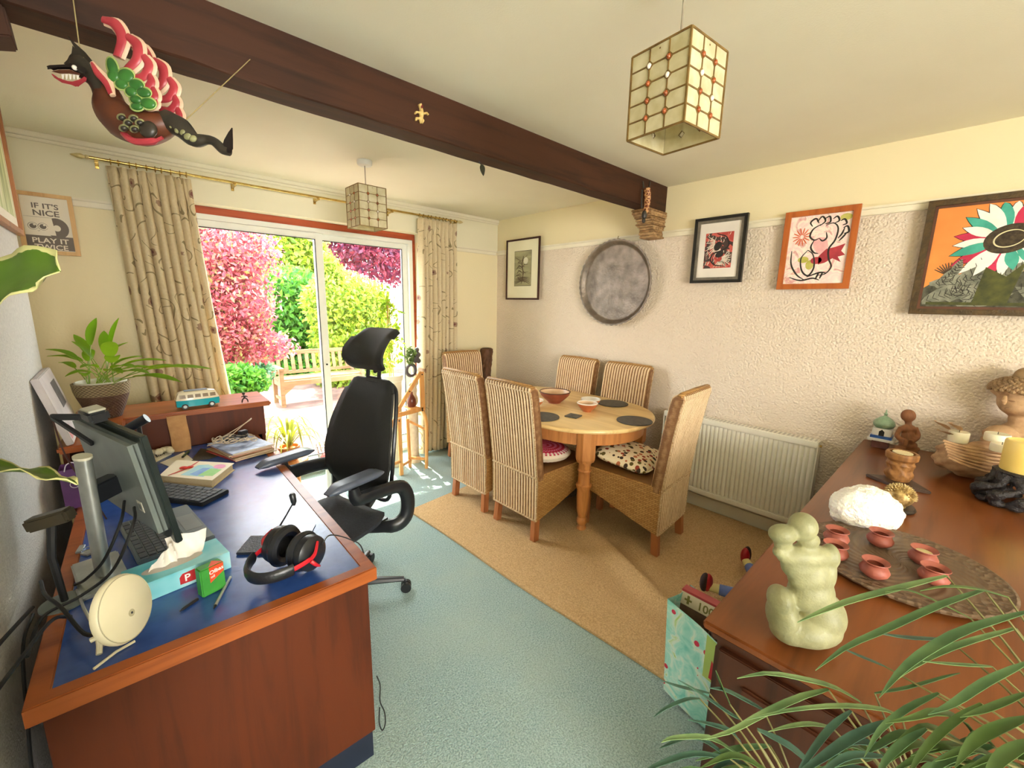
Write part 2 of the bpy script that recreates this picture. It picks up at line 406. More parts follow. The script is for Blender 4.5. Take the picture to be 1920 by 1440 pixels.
def shrub(name, label, cat, blobs, n, size, mat, seed, stems=(), group=None, core=None, aspect=.55):
    """blobs: (pixel x, pixel y, distance y, radius x m, radius z m)"""
    B = []
    for px_, py_, Y, rx, rz in blobs:
        c = ony(px_, py_, Y); B.append((tuple(c), (rx, rx*.8, rz)))
    base = Vector((np.mean([b[0][0] for b in B]), np.mean([b[0][1] for b in B]), -.12))
    t = Thing(name, label, cat, base, group=group)
    me = leaves([((b[0][0]-base.x, b[0][1]-base.y, b[0][2]-base.z), b[1]) for b in B], n, size, seed, aspect=aspect)
    f = mo('foliage', me, mat, t.o); f['kind'] = 'stuff'
    tk = MB(); random.seed(seed)
    BARK = M('bark', (112, 86, 66), (70, 52, 40), 14, .9, .6)
    tk.tube(smoothpath([base+Vector((random.uniform(-.1, .1), 0, 0)), base+Vector((random.uniform(-.1, .1), random.uniform(-.1, .1), .5)), Vector(B[0][0])], 8), [lerp(.06, .02, i/7) for i in range(8)], 7)
    for b in B:
        c = Vector(b[0]); s0 = lerp(base, Vector(B[0][0]), random.uniform(.3, .7))
        tk.tube(smoothpath([s0, (s0+c)/2+Vector((random.uniform(-.1, .1), random.uniform(-.1, .1), .1)), c+Vector((random.uniform(-.2, .2), 0, b[1][2]*.5))], 7), [lerp(.03, .008, i/6) for i in range(7)], 6)
    t.part('trunk', tk, BARK)
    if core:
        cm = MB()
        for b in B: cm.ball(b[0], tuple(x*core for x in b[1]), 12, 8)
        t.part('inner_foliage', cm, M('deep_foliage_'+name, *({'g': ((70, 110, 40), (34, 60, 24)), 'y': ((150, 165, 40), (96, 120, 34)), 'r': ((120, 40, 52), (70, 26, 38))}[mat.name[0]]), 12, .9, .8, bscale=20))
    return t
L_RED = leafmat('red_leaf', [(164, 62, 80), (200, 100, 112), (140, 58, 82), (222, 150, 150), (140, 140, 70)], .5, .6)
L_PUR = leafmat('r_purple_leaf', [(98, 44, 66), (140, 60, 84), (160, 52, 66), (86, 52, 84)], .5, .5)
L_YEL = leafmat('yellow_leaf', [(128, 158, 38), (172, 188, 54), (80, 122, 38), (192, 200, 84), (110, 150, 44)], .5, .55)
L_GRN = leafmat('green_leaf', [(70, 140, 44), (110, 172, 50), (52, 116, 52), (140, 190, 70)], .5, .5)
L_BLU = leafmat('g_blue_leaf', [(84, 132, 96), (112, 158, 110), (66, 110, 84)], .5, .4)
shrub('purple_plum_tree', 'dark purple leaved tree rising behind the yellow hedge', 'tree', [(690, 470, 14.4, 1.7, 1.0), (640, 455, 14.6, 1.35, .85), (745, 495, 14.4, 1.2, .85), (690, 420, 14.8, 1.9, 1.0)], 8000, .18, L_PUR, 11, core=None)
shrub('red_maple', 'red leaved maple tree at the left of the garden', 'tree', [(395, 455, 6.3, .66, .5), (415, 520, 6.3, .5, .42), (425, 585, 6.3, .5, .40), (395, 610, 6.2, .5, .45), (455, 640, 6.2, .45, .30), (495, 650, 6.3, .42, .22), (330, 500, 6.4, .7, .7), (440, 470, 6.5, .55, .4), (405, 560, 6.3, .7, .5)], 21000, .062, L_RED, 12, core=None)
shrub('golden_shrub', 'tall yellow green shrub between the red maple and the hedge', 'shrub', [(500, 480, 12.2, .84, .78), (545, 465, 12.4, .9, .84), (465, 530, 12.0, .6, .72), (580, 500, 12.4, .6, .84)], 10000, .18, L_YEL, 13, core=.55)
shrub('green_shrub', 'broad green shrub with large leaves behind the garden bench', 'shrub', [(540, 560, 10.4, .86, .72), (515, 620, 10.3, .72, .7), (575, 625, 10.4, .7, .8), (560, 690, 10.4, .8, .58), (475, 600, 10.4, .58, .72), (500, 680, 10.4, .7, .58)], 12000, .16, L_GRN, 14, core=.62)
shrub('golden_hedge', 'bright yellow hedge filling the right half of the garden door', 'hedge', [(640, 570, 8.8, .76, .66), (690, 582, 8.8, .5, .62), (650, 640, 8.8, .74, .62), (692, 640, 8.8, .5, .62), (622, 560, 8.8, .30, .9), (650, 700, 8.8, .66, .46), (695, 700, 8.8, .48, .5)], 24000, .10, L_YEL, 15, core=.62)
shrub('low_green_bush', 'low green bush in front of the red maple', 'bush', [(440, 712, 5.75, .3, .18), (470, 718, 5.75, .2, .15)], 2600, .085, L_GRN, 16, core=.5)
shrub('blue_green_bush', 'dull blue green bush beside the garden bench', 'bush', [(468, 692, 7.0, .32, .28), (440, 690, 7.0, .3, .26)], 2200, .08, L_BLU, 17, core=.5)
# fence of boards behind the hedge
FW = wood('weathered_board', (198, 190, 178), (150, 140, 128), 'z', .6, .9)
FY = 10.0
a = ony(728, 552, FY)
ft = Thing('garden_fence', 'weathered grey board fence right of the yellow hedge', 'fence', (a.x+.4, FY, -.12))
board = None
for i in range(16):
    x = a.x-.6+i*.125
    if board is None:
        board = ft.part('board', MB().bx(x, x+.118, FY, FY+.02, -.1, a.z), FW); bx0 = x
    else: ft.inst(board, (x-bx0, random.uniform(-.006, .006), random.uniform(-.01, .01)))
ft.part('rail', MB().bx(a.x-.7, a.x+1.5, FY-.06, FY, a.z-.72, a.z-.63), M('pale_rail', (225, 220, 208)), bevel=.004)
ft.part('post', MB().bx(a.x-.72, a.x-.62, FY-.06, FY+.04, -.12, a.z+.05), FW)
# bench
BW = wood('bench_teak', (128, 96, 64), (96, 70, 46), 'x', .8, .7)
bt = Thing('garden_bench', 'pale wooden slatted bench standing on the patio', 'bench', (2.5, 7.5, -.12))
bx0, bx1, byf, byb, bz = 1.76, 3.15, 7.35, 7.85, -.12
for x in (bx0, bx1-.06):
    bt.part('leg', MB().bx(x, x+.06, byf, byf+.06, bz, bz+.60), BW, bevel=.004)
    bt.part('leg', MB().bar((x+.03, byb-.03, bz), (x+.03, byb-.03, bz+.42), .06, .06).bar((x+.03, byb-.03, bz+.40), (x+.03, byb+.06, bz+.86), .055, .05), BW, bevel=.004)
    bt.part('arm_rest', MB().bx(x-.01, x+.07, byf-.04, byb, bz+.60, bz+.64), BW, bevel=.005)
    bt.part('side_rail', MB().bx(x+.012, x+.048, byf+.06, byb-.06, bz+.33, bz+.41), BW)
    bt.part('stretcher', MB().bx(x+.015, x+.045, byf+.06, byb-.06, bz+.10, bz+.14), BW)
    s = 1 if x == bx0 else -1
    cx = x+(.06 if s > 0 else 0)
    bt.part('bracket', MB().prism([(cx, bz+.34), (cx+s*.16, bz+.34), (cx+s*.13, bz+.31), (cx, bz+.2)], lambda u, v, w_: (u, w_, v), (byf+.012, byf+.045)), BW)
bt.part('seat_apron', MB().bx(bx0+.06, bx1-.06, byf+.01, byf+.05, bz+.34, bz+.42), BW)
for i in range(5): bt.part('seat_slat', MB().bx(bx0+.0, bx1, byf+.06+i*.085, byf+.13+i*.085, bz+.42, bz+.445), BW)
bt.part('top_rail', MB().bar((bx0, byb+.055, bz+.83), (bx1, byb+.055, bz+.83), .045, .07), BW, bevel=.005)
bt.part('lower_rail', MB().bar((bx0, byb-.015, bz+.50), (bx1, byb-.015, bz+.50), .04, .05), BW)
for i in range(11):
    x = lerp(bx0+.12, bx1-.12, i/10)
    bt.part('back_slat', MB().bar((x, byb-.01, bz+.51), (x, byb+.05, bz+.81), .055, .02, (0, 1, 0)), BW)
TPOT = M('terracotta', (206, 150, 118), (176, 116, 86), 6, .8, .2)
def pot_profile(r0, r1, h, wl=.008): return [(0, 0), (r0, 0), (lerp(r0, r1, .8), h*.8), (r1*1.04, h*.82), (r1*1.06, h), (r1*1.0-wl, h), (r1*.9, h*.8), (0, h*.78)]
gp = Thing('garden_planter', 'terracotta planter of green leaves outside the left curtain', 'planter', (.80, 5.15, -.12))
gp.part('pot', MB().lathe(pot_profile(.14, .19, .34), (.80, 5.15, -.12), 24), TPOT, smooth=True)
me = leaves([((0, 0, .42), (.22, .22, .14))], 500, .08, 5); f = mo('foliage', me, L_GRN, gp.o); f['kind'] = 'stuff'
# ================================================================== curtains and pole
BRASS = M('brass', (214, 190, 120), (176, 146, 80), 20, .25, metal=1)
def curtainmat():
    mt, nt, b = nodes('floral_curtain'); tc = nt.nodes.new('ShaderNodeUVMap'); 
    v = tc.outputs[0]
    base = mixc(nt, noise(nt, v, 60, 2), srgb((236, 220, 184)), srgb((218, 200, 160)))
    # scattered buds
    vo = nt.nodes.new('ShaderNodeTexVoronoi'); vo.inputs['Scale'].default_value = 7.5; vo.inputs['Randomness'].default_value = .75
    link(nt, v, vo.inputs['Vector'])
    petals = math_(nt, 'ADD', vo.outputs['Distance'], math_(nt, 'MULTIPLY', noise(nt, v, 46, 2), .16))
    bud = math_(nt, 'LESS_THAN', petals, .30); core = math_(nt, 'LESS_THAN', petals, .19)
    # curling stems: contour lines of a smooth noise
    n = noise(nt, v, 4.2, 1, .3, .5)
    ln = math_(nt, 'ABSOLUTE', math_(nt, 'SUBTRACT', math_(nt, 'FRACT', math_(nt, 'MULTIPLY', n, 6)), .5))
    stem = math_(nt, 'LESS_THAN', ln, .045)
    brk = math_(nt, 'GREATER_THAN', noise(nt, v, 7, 1), .5)
    c = mixc(nt, math_(nt, 'MULTIPLY', math_(nt, 'MULTIPLY', stem, brk), .75), base, srgb((120, 104, 62)))
    c = mixc(nt, math_(nt, 'MULTIPLY', bud, .8), c, srgb((152, 116, 96)))
    c = mixc(nt, math_(nt, 'MULTIPLY', core, .8), c, srgb((120, 66, 64)))
    link(nt, c, b.inputs['Base Color']); b.inputs['Roughness'].default_value = .85
    t = nt.nodes.new('ShaderNodeBsdfTranslucent'); link(nt, c, t.inputs[0])
    mx = nt.nodes.new('ShaderNodeMixShader'); mx.inputs[0].default_value = .22
    link(nt, b.outputs[0], mx.inputs[1]); link(nt, t.outputs[0], mx.inputs[2]); link(nt, mx.outputs[0], nt.nodes['Material Output'].inputs[0])
    return mt
CURT = curtainmat()
def curtain(name, label, xt0, xt1, xb0, xb1, nf, seed, ztop=2.395, zbot=.03, yc=3.775):
    rng = random.Random(seed); nu, nv = nf*10+1, 46
    amp = [rng.uniform(.6, 1.25) for _ in range(nf+1)]; ph = [rng.uniform(-.25, .25) for _ in range(nf+1)]
    V = []; UV = []
    for j in range(nv):
        v = j/(nv-1); z = lerp(ztop, zbot, v)
        x0 = lerp(xt0, xb0, v**1.3); x1 = lerp(xt1, xb1, v**1.3)
        pinch = math.exp(-((z-(ztop-.17))/.055)**2)
        for i in range(nu):
            u = i/(nu-1); k = min(int(u*nf), nf-1); t = u*nf-k
            a = lerp(amp[k], amp[k+1], t)
            d = .042*a*(.55+.65*min(1, v*2.2))*math.sin(2*math.pi*(u*nf+ph[k]*.6*v)) + .010*math.sin(2*math.pi*u*nf*2+3*v)
            x = lerp(x0, x1, u) + .014*a*math.cos(2*math.pi*u*nf)*(.4+v) 
            x += pinch*(.35/nf)*math.sin(2*math.pi*u*nf)*.18
            d *= (1-.35*pinch)
            V.append((x, yc + d, z)); UV.append((u*nf*.17, v*2.35))
    F = [(j*nu+i, j*nu+i+1, (j+1)*nu+i+1, (j+1)*nu+i) for j in range(nv-1) for i in range(nu-1)]
    base = ((xb0+xb1)/2, yc, zbot)
    me = bpy.data.meshes.new(name); me.from_pydata([(x-base[0], y-base[1], z-base[2]) for x, y, z in V], [], F)
    uv = me.uv_layers.new(name='UVMap')
    for lp in me.loops: uv.data[lp.index].uv = UV[lp.vertex_index]
    me.polygons.foreach_set('use_smooth', [True]*len(me.polygons))
    o = mo(name, me, CURT); o.location = base
    md = o.modifiers.new('thickness', 'SOLIDIFY'); md.thickness = .004
    return tag(o, label, 'curtain', 'floral curtains at the garden door')
curtain('curtain', 'cream floral curtain gathered at the left of the garden door', .035, .455, .12, .62, 9, 1)
curtain('curtain', 'cream floral curtain gathered at the right of the garden door', 2.215, 2.655, 2.165, 2.60, 9, 2)
pt = Thing('curtain_pole', 'slim brass curtain pole with spear finials above the garden door', 'curtain pole', (1.32, 3.78, 2.42))
PY, PZ = 3.775, 2.425
pt.part('pole', MB().cyl((-.03, PY, PZ), (2.675, PY, PZ), .009, None, 10), BRASS, smooth=True)
for x, s in ((-.03, -1), (2.675, 1)):
    pt.part('finial', MB().lathe([(0, 0), (.011, .001), (.013, .012), (.008, .018), (.016, .034), (.014, .05), (.004, .075), (0, .082)], (x, PY, PZ), 12, Matrix.Rotation(R(90)*s, 3, 'Y')), M('ivory_gilt', (228, 214, 168), (196, 176, 118), 20, .35, metal=.4), smooth=True)
ring = None
def ringmesh(x):
    return MB().tube([(x, PY+.017*math.cos(a), PZ+.017*math.sin(a)-.004) for a in [2*math.pi*i/12 for i in range(13)]], .003, 6)
xs = [lerp(.06, .44, (i+random.uniform(-.2, .2))/9) for i in range(10)]+[lerp(2.24, 2.64, (i+random.uniform(-.2, .2))/9) for i in range(10)]
for i, x in enumerate(xs):
    if ring is None: ring = pt.part('ring', ringmesh(x), BRASS, smooth=True); rx0 = x
    else: pt.inst(ring, (x-rx0, 0, 0))
for x in (.0, .72, 1.30, 1.95, 2.66):
    pt.part('bracket', MB().bar((x, PY, PZ-.012), (x, YB-.001, PZ-.022), .012, .012).bx(x-.009, x+.009, YB-.010, YB, PZ-.04, PZ+.005).bx(x-.008, x+.008, PY-.012, PY+.012, PZ-.022, PZ-.009), BRASS)
# ================================================================== shell lanterns
def shellmat():
    mt, nt, b = nodes('capiz_shell'); v = coords(nt)
    f = noise(nt, v, 24, 4); c = ramp(nt, f, [(.3, srgb((214, 204, 160))), (.7, srgb((240, 233, 205)))])
    link(nt, c, b.inputs['Base Color']); b.inputs['Roughness'].default_value = .3
    t = nt.nodes.new('ShaderNodeBsdfTranslucent'); link(nt, c, t.inputs[0])
    mx = nt.nodes.new('ShaderNodeMixShader'); mx.inputs[0].default_value = .42
    link(nt, b.outputs[0], mx.inputs[1]); link(nt, t.outputs[0], mx.inputs[2]); link(nt, mx.outputs[0], nt.nodes['Material Output'].inputs[0]); return mt
SHELL = shellmat(); LEAD = M('lantern_brass', (150, 120, 66), (112, 86, 44), 30, .45, metal=.5)
BEAD = M('amber_bead', (170, 84, 36), (120, 54, 22), 30, .15, coat=.6); CLEAR = M('pale_bead', (240, 232, 220), (214, 200, 180), 30, .2, coat=.5)
CABLE = M('grey_cable', (150, 140, 122), None, 20, .6)
def lantern(label, c, ztop, zbot, s, rz, rose=True):
    """square shade of 3x5 shell panes a side, diamond beads at the crossings"""
    base = Vector((c[0], c[1], zbot)); h = ztop-zbot
    t = Thing('pendant_lantern', label, 'pendant lamp', base, rz, 'shell lanterns', world=False)
    fr = MB(); r = s/2; e = .0035
    for sx in (-1, 1):
        for sy in (-1, 1): fr.bar((sx*r, sy*r, 0), (sx*r, sy*r, h), .005, .005)
    for z in (0, h):
        for a, b_ in (((-r, -r), (r, -r)), ((r, -r), (r, r)), ((r, r), (-r, r)), ((-r, r), (-r, -r))): fr.bar((*a, z), (*b_, z), .0045, .0045)
    t.part('frame', fr, LEAD)
    cw, ch = s/3, h/5; ct = .011   # corner cut where a bead sits
    pane_cache = {}; lead_cache = None; bead_cache = {}
    for face in range(4):
        Rm = Matrix.Rotation(R(90)*face, 3, 'Z')
        def F3(u, v, w_): return Rm @ Vector((u, -r+w_, v))
        ld = MB()
        for i in (1, 2):
            for j in range(5):
                x = -r+i*cw; z0 = j*ch+(ct if j > 0 else 0); z1 = (j+1)*ch-(ct if j < 4 else 0); ld.bar(F3(x, z0, 0), F3(x, z1, 0), .0034, .0034)
        for j in (1, 2, 3, 4):
            for i in range(3):
                x0 = -r+i*cw+(ct if i > 0 else 0); x1 = -r+(i+1)*cw-(ct if i < 2 else 0); ld.bar(F3(x0, j*ch, 0), F3(x1, j*ch, 0), .0034, .0034)
            for i in (1, 2):
                x = -r+i*cw; z = j*ch; D = [(x, z-ct), (x+ct, z), (x, z+ct), (x-ct, z)]
                for q in range(4): ld.bar(F3(*D[q], 0), F3(*D[(q+1) % 4], 0), .003, .003)
        t.part('leading', ld, LEAD)
        for i in range(3):
            for j in range(5):
                x0, x1, z0, z1 = -r+i*cw, -r+(i+1)*cw, j*ch, (j+1)*ch; P = []
                for (px_, pz_, cut) in ((x0, z0, i > 0 and j > 0), (x1, z0, i < 2 and j > 0), (x1, z1, i < 2 and j < 4), (x0, z1, i > 0 and j < 4)):
                    if cut:
                        dx = ct if px_ == x0 else -ct; dz = ct if pz_ == z0 else -ct
                        a = (px_+dx, pz_); b_ = (px_, pz_+dz)
                        P += [b_, a] if (px_ == x0) == (pz_ == z0) else [a, b_]
                    else: P.append((px_, pz_))
                t.part('pane', MB().prism(P, F3, (.0006, .0022)), SHELL)
        for i in (1, 2):
            for j in (1, 2, 3, 4):
                q = MB().ball(F3(-r+i*cw, j*ch-.001, -.002), (.0062, .0062, .0075), 8, 6)
                t.part('bead', q, BEAD if (i+j+face) % 4 else CLEAR, smooth=True)
    hold = MB()
    for a in (0, 1): hold.bar((-r, 0, h-.012) if a else (0, -r, h-.012), (r, 0, h-.012) if a else (0, r, h-.012), .004, .004)
    t.part('holder', hold.cyl((0, 0, h-.06), (0, 0, h-.01), .018, None, 12), LEAD)
    t.part('bulb', MB().lathe([(0, -.06), (.018, -.055), (.027, -.03), (.024, -.008), (.013, .015), (.013, .03)], (0, 0, h-.085), 14), M('bulb_glass', (240, 238, 230), None, 9, .2), smooth=True)
    t.part('cord', MB().cyl((0, 0, h-.01), (0, 0, ZC-zbot-.002), .003, None, 8), CABLE)
    t.part('ceiling_rose', MB().lathe([(0, ZC-zbot-.032), (.044, ZC-zbot-.030), (.05, ZC-zbot-.02), (.05, ZC-zbot), (0, ZC-zbot)], (0, 0, 0), 24), UPVC, smooth=True)
    return t
lantern('shell pane lantern hanging furthest away, near the garden door', (1.335, 2.95), 2.355, 2.095, .195, R(1))
lantern('shell pane lantern hanging closest to the camera', (1.245, .675), 2.297, 2.078, .1815, -.097)
# ================================================================== right wall: pictures, tray, radiator
GLZ = M('picture_paper', (240, 234, 218), (232, 225, 206), 4, .6)
def frame_on_right(name, label, y0, y1, z0, z1, fw_, fd, fmat, art, mount=None, mountw=0, inner=None, lean=.0, cat='picture'):
    """y0>y1: left edge is the further one; art(fr, u-range, v-range, part) draws the print"""
    yc = (y0+y1)/2; t = Thing(name, label, cat, (XR-.03, yc, z0))
    W = y0-y1; H = z1-z0; x0 = XR-.036 if z1 > 2.14 else XR-.003
    def fr(u, v, w_): return Vector((x0-w_-lean*v, y0-u, z0+v))   # u to the right, v up, w into the room
    bw = MB()
    bw.prism([(0, 0), (W, 0), (W-fw_, fw_), (fw_, fw_)], fr, (0, fd)).prism([(W, 0), (W, H), (W-fw_, H-fw_), (W-fw_, fw_)], fr, (0, fd))
    bw.prism([(W, H), (0, H), (fw_, H-fw_), (W-fw_, H-fw_)], fr, (0, fd)).prism([(0, H), (0, 0), (fw_, fw_), (fw_, H-fw_)], fr, (0, fd))
    t.part('frame', bw, fmat, bevel=.002)
    if inner:
        f2 = fw_+inner[0]; q = MB(); a = fw_*.98
        q.prism([(a, a), (W-a, a), (W-f2, f2), (f2, f2)], fr, (0, fd*.7)).prism([(W-a, a), (W-a, H-a), (W-f2, H-f2), (W-f2, f2)], fr, (0, fd*.7))
        q.prism([(W-a, H-a), (a, H-a), (f2, H-f2), (W-f2, H-f2)], fr, (0, fd*.7)).prism([(a, H-a), (a, a), (f2, f2), (f2, H-f2)], fr, (0, fd*.7))
        t.part('slip', q, inner[1]); fw2 = f2
    else: fw2 = fw_
    t.part('mount' if mount else 'canvas', MB().prism([(fw2, fw2), (W-fw2, fw2), (W-fw2, H-fw2), (fw2, H-fw2)], fr, (0, fd*.4)), mount or GLZ)
    base = fd*.4
    def fr2(u, v, w_): return fr(u, v, base+w_)
    art(t, fr2, fw2, W, H)
    return t
def flat(mb, poly, fr, w0=0.0, th=.0008): return mb.prism(poly, fr, (w0, w0+th))
def stroke(mb, pts, wd, fr, w0=.001, n=None):
    P = smoothpath([Vector((u, v, 0)) for u, v in pts], n or max(8, len(pts)*4)); L = []; Rr = []
    for i, p in enumerate(P):
        d = (P[min(i+1, len(P)-1)]-P[max(i-1, 0)]); d.normalize(); nn = Vector((-d.y, d.x, 0)); w_ = wd*(.35+.65*math.sin(math.pi*min(1, max(0, (i+.6)/(len(P)))))) 
        L.append(p+nn*w_/2); Rr.append(p-nn*w_/2)
    k = len(P); mb.add([fr(p.x, p.y, w0) for p in L+Rr], [(i, i+1, k+i+1, k+i) for i in range(k-1)]); return mb
def ell(cx, cy, rx, ry, n=20, rot=0):
    c, s = math.cos(rot), math.sin(rot)
    return [(cx+rx*math.cos(a)*c-ry*math.sin(a)*s, cy+rx*math.cos(a)*s+ry*math.sin(a)*c) for a in [2*math.pi*i/n for i in range(n)]]
def petal(cx, cy, ang, r0, r1, wd, n=7):
    c, s = math.cos(ang), math.sin(ang); P = []
    for i in range(n): t = i/(n-1); r = lerp(r0, r1, t); P.append((r, wd*.5*math.sin(math.pi*(.12+.88*t)**1.1)))
    P = P+[(r, -w_) for r, w_ in P[::-1][1:]]
    return [(cx+x*c-y*s, cy+x*s+y*c) for x, y in P]
INK = M('ink_black', (42, 36, 32), None, 30, .7); INKB = M('ink_brown', (92, 72, 52), (66, 50, 36), 30, .7)
def art_tree(t, fr, f, W, H):
    u0, u1, v0, v1 = .135, W-.125, .15, H-.13
    t.part('print', flat(MB(), [(u0, v0), (u1, v0), (u1, v1), (u0, v1)], fr), M('etching_paper', (176, 170, 132), (140, 136, 104), 9, .7, stretch=(1, .4, 3)))
    t.part('print_border', MB().prism([(u0-.004, v0-.004), (u1+.004, v0-.004), (u1+.004, v1+.004), (u0-.004, v1+.004)], fr, (-.0002, .0003)), INK)
    t.part('moon', flat(MB(), ell(lerp(u0, u1, .68), lerp(v0, v1, .72), .035, .036), fr, .001), M('moon_white', (224, 222, 200)))
    q = MB(); rr = random.Random(4); cx = lerp(u0, u1, .42)
    stroke(q, [(cx, v0+.02), (cx+.03, lerp(v0, v1, .35)), (cx+.01, lerp(v0, v1, .6)), (cx+.03, lerp(v0, v1, .86))], .014, fr, .0016)
    for i in range(26):
        v = lerp(v0+.03, lerp(v0, v1, .75), rr.random()); s = rr.choice((-1, 1)); L = rr.uniform(.04, .11)
        ue = min(u1-.01, max(u0+.01, cx+s*L)); stroke(q, [(cx+.01, v), (cx+s*L*.5, v+.02), (ue, v+rr.uniform(-.02, .06))], .006, fr, .0017)
    for i in range(5): stroke(q, [(u0+.01, v0+.02+i*.012), (lerp(u0, u1, .5), v0+.05+i*.01), (u1-.01, v0+.015+i*.015)], .008, fr, .0015)
    t.part('drawing', q, INKB)
frame_on_right('framed_etching', 'slim dark framed tree etching hanging nearest the room corner', 3.66, 3.145, 1.645, 2.288, .018, .018, wood('dark_red_frame', (66, 34, 28), (44, 22, 18), 'z', 1, .4), art_tree, M('cream_mount', (238, 232, 204), (230, 224, 194), 4, .7))
def art_birds(t, fr, f, W, H):
    u0, u1, v0, v1 = .085, W-.085, .105, H-.11
    mt, nt, b = nodes('lino_print'); v = coords(nt)
    f1 = noise(nt, v, 7, 2, .5, 1.5)
    c = ramp(nt, f1, [(0, srgb((176, 66, 58))), (.44, srgb((198, 92, 80))), (.5, srgb((70, 52, 48))), (.62, srgb((120, 92, 84)))], 'CONSTANT')
    link(nt, c, b.inputs['Base Color']); b.inputs['Roughness'].default_value = .7
    t.part('print', flat(MB(), [(u0, v0), (u1, v0), (u1, v1), (u0, v1)], fr), mt)
    q = MB(); q2 = MB(); rr = random.Random(9); cu, cv = (u0+u1)/2, (v0+v1)/2
    for s, (pu, pv) in ((1, (cu-.01, cv+.05)), (-1, (cu+.012, cv-.06))):
        for i in range(17):
            a = R(90+s*(60+i*9)); L = rr.uniform(.055, .1)
            pu2 = min(u1-.006, max(u0+.006, pu+math.cos(a)*L)); pv2 = min(v1-.006, max(v0+.006, pv+math.sin(a)*L*1.25))
            stroke(q, [(pu+math.cos(a)*.02, pv+math.sin(a)*.02), ((pu+pu2)/2+.008, (pv+pv2)/2), (pu2, pv2)], .006, fr, .0014)
    for i in range(40):
        pu, pv = rr.uniform(u0+.01, u1-.02), rr.uniform(v0+.01, v1-.02); stroke(q, [(pu, pv), (pu+.006, pv+.01), (pu+rr.uniform(0, .012), pv+.022)], .004, fr, .0012, 6)
    stroke(q2, [(cu-.02, v1-.005), (cu, cv+.11), (cu+.05, cv+.09), (cu+.07, cv+.03), (cu+.02, cv-.005), (cu-.03, cv-.02), (cu-.05, cv-.06), (cu-.02, cv-.10), (cu+.03, cv-.11), (cu+.06, v0+.01)], .011, fr, .0019, 60)
    flat(q2, ell(cu-.005, cv+.03, .025, .034, 16, -.5), fr, .0012); flat(q2, ell(cu+.012, cv-.03, .03, .02, 16, .3), fr, .0012)
    t.part('white_lines', q, M('paper_white', (236, 226, 208))); t.part('black_shapes', q2, INK)
frame_on_right('framed_linocut', 'black framed red and black linocut right of the round tray', 1.525, 1.158, 1.778, 2.243, .02, .03, M('black_frame', (40, 38, 34), (26, 24, 22), 20, .3), art_birds, M('white_mount', (238, 230, 218), None, 4, .7), inner=(.02, M('grey_slip', (120, 112, 98), (92, 86, 74), 20, .5)))
def art_nude(t, fr, f, W, H):
    mt, nt, b = nodes('painted_wash'); v = coords(nt)
    f1 = noise(nt, v, 13, 3, .5, 1.2); c = ramp(nt, f1, [(.3, srgb((246, 236, 220))), (.47, srgb((238, 206, 200))), (.56, srgb((244, 232, 214))), (.66, srgb((214, 150, 150))), (.75, srgb((238, 226, 180)))])
    link(nt, c, b.inputs['Base Color']); b.inputs['Roughness'].default_value = .7
    t.part('paper', flat(MB(), [(f, f), (W-f, f), (W-f, H-f), (f, H-f)], fr), mt)
    w_, h_ = W-2*f, H-2*f
    def P(*p): return [(f+w_*x, f+h_*y) for x, y in p]
    q = MB(); k = .010
    for s in (P((.52, .86), (.40, .80), (.36, .70), (.44, .64), (.52, .66)), P((.52, .66), (.58, .62), (.64, .66), (.62, .74)), P((.60, .84), (.72, .86), (.80, .78), (.78, .62), (.70, .5), (.72, .36), (.78, .24), (.70, .14), (.56, .12)),
              P((.44, .64), (.40, .54), (.46, .46), (.54, .44)), P((.36, .5), (.26, .38), (.30, .2), (.42, .12), (.5, .24), (.46, .42), (.36, .5)), P((.08, .5), (.1, .3), (.22, .14), (.36, .06)), P((.1, .1), (.3, .05), (.5, .08), (.62, .05)),
              P((.40, .1), (.6, .16), (.72, .15)), P((.55, .06), (.6, .17)), P((.62, .07), (.66, .17)), P((.45, .9), (.52, .97), (.58, .9), (.5, .84)), P((.38, .84), (.34, .9), (.42, .95), (.48, .88)), P((.56, .93), (.64, .96), (.66, .88), (.58, .86)),
              P((.70, .92), (.76, .95), (.80, .89), (.74, .86)), P((.82, .88), (.88, .9), (.92, .84), (.86, .82)), P((.88, .78), (.94, .8), (.97, .72), (.9, .7)), P((.84, .6), (.9, .66), (.95, .72)), P((.82, .64), (.87, .7), (.9, .78))): stroke(q, s, k, fr, .0018)
    t.part('black_lines', q, INK)
    q = MB()
    for s in (P((.55, .40), (.66, .5), (.80, .52), (.95, .56), (.9, .46), (.97, .4), (.86, .38), (.92, .3), (.78, .36), (.66, .30), (.56, .28)),): flat(q, s, fr, .0008)
    flat(q, ell(f+w_*.52, f+h_*.34, .03, .022, 14), fr, .0008); t.part('red_cloth', q, M('red_wash', (190, 62, 70), (150, 44, 54), 14, .7))
    q = MB()
    for i in range(14): a = 2*math.pi*i/14; stroke(q, [(f+w_*.22+.012*math.cos(a), f+h_*.70+.012*math.sin(a)), (f+w_*.22+.05*math.cos(a), f+h_*.70+.055*math.sin(a))], .007, fr, .0016, 4)
    t.part('orange_flower', q, M('orange_ink', (224, 104, 56)))
    for E_ in ((.42, .28, .022, .03), (.3, .36, .03, .02), (.9, .93, .03, .02)): t.part('olive_wash', flat(MB(), ell(f+w_*E_[0], f+h_*E_[1], E_[2], E_[3], 12), fr, .0007), M('olive_wash', (176, 172, 70), (200, 190, 110), 20, .7))
    q = MB(); flat(q, P((.42, .64), (.52, .68), (.64, .66), (.70, .5), (.60, .40), (.50, .46), (.44, .54)), fr, .0006); t.part('pink_wash', q, M('pink_wash', (226, 160, 160), (238, 196, 190), 20, .7))
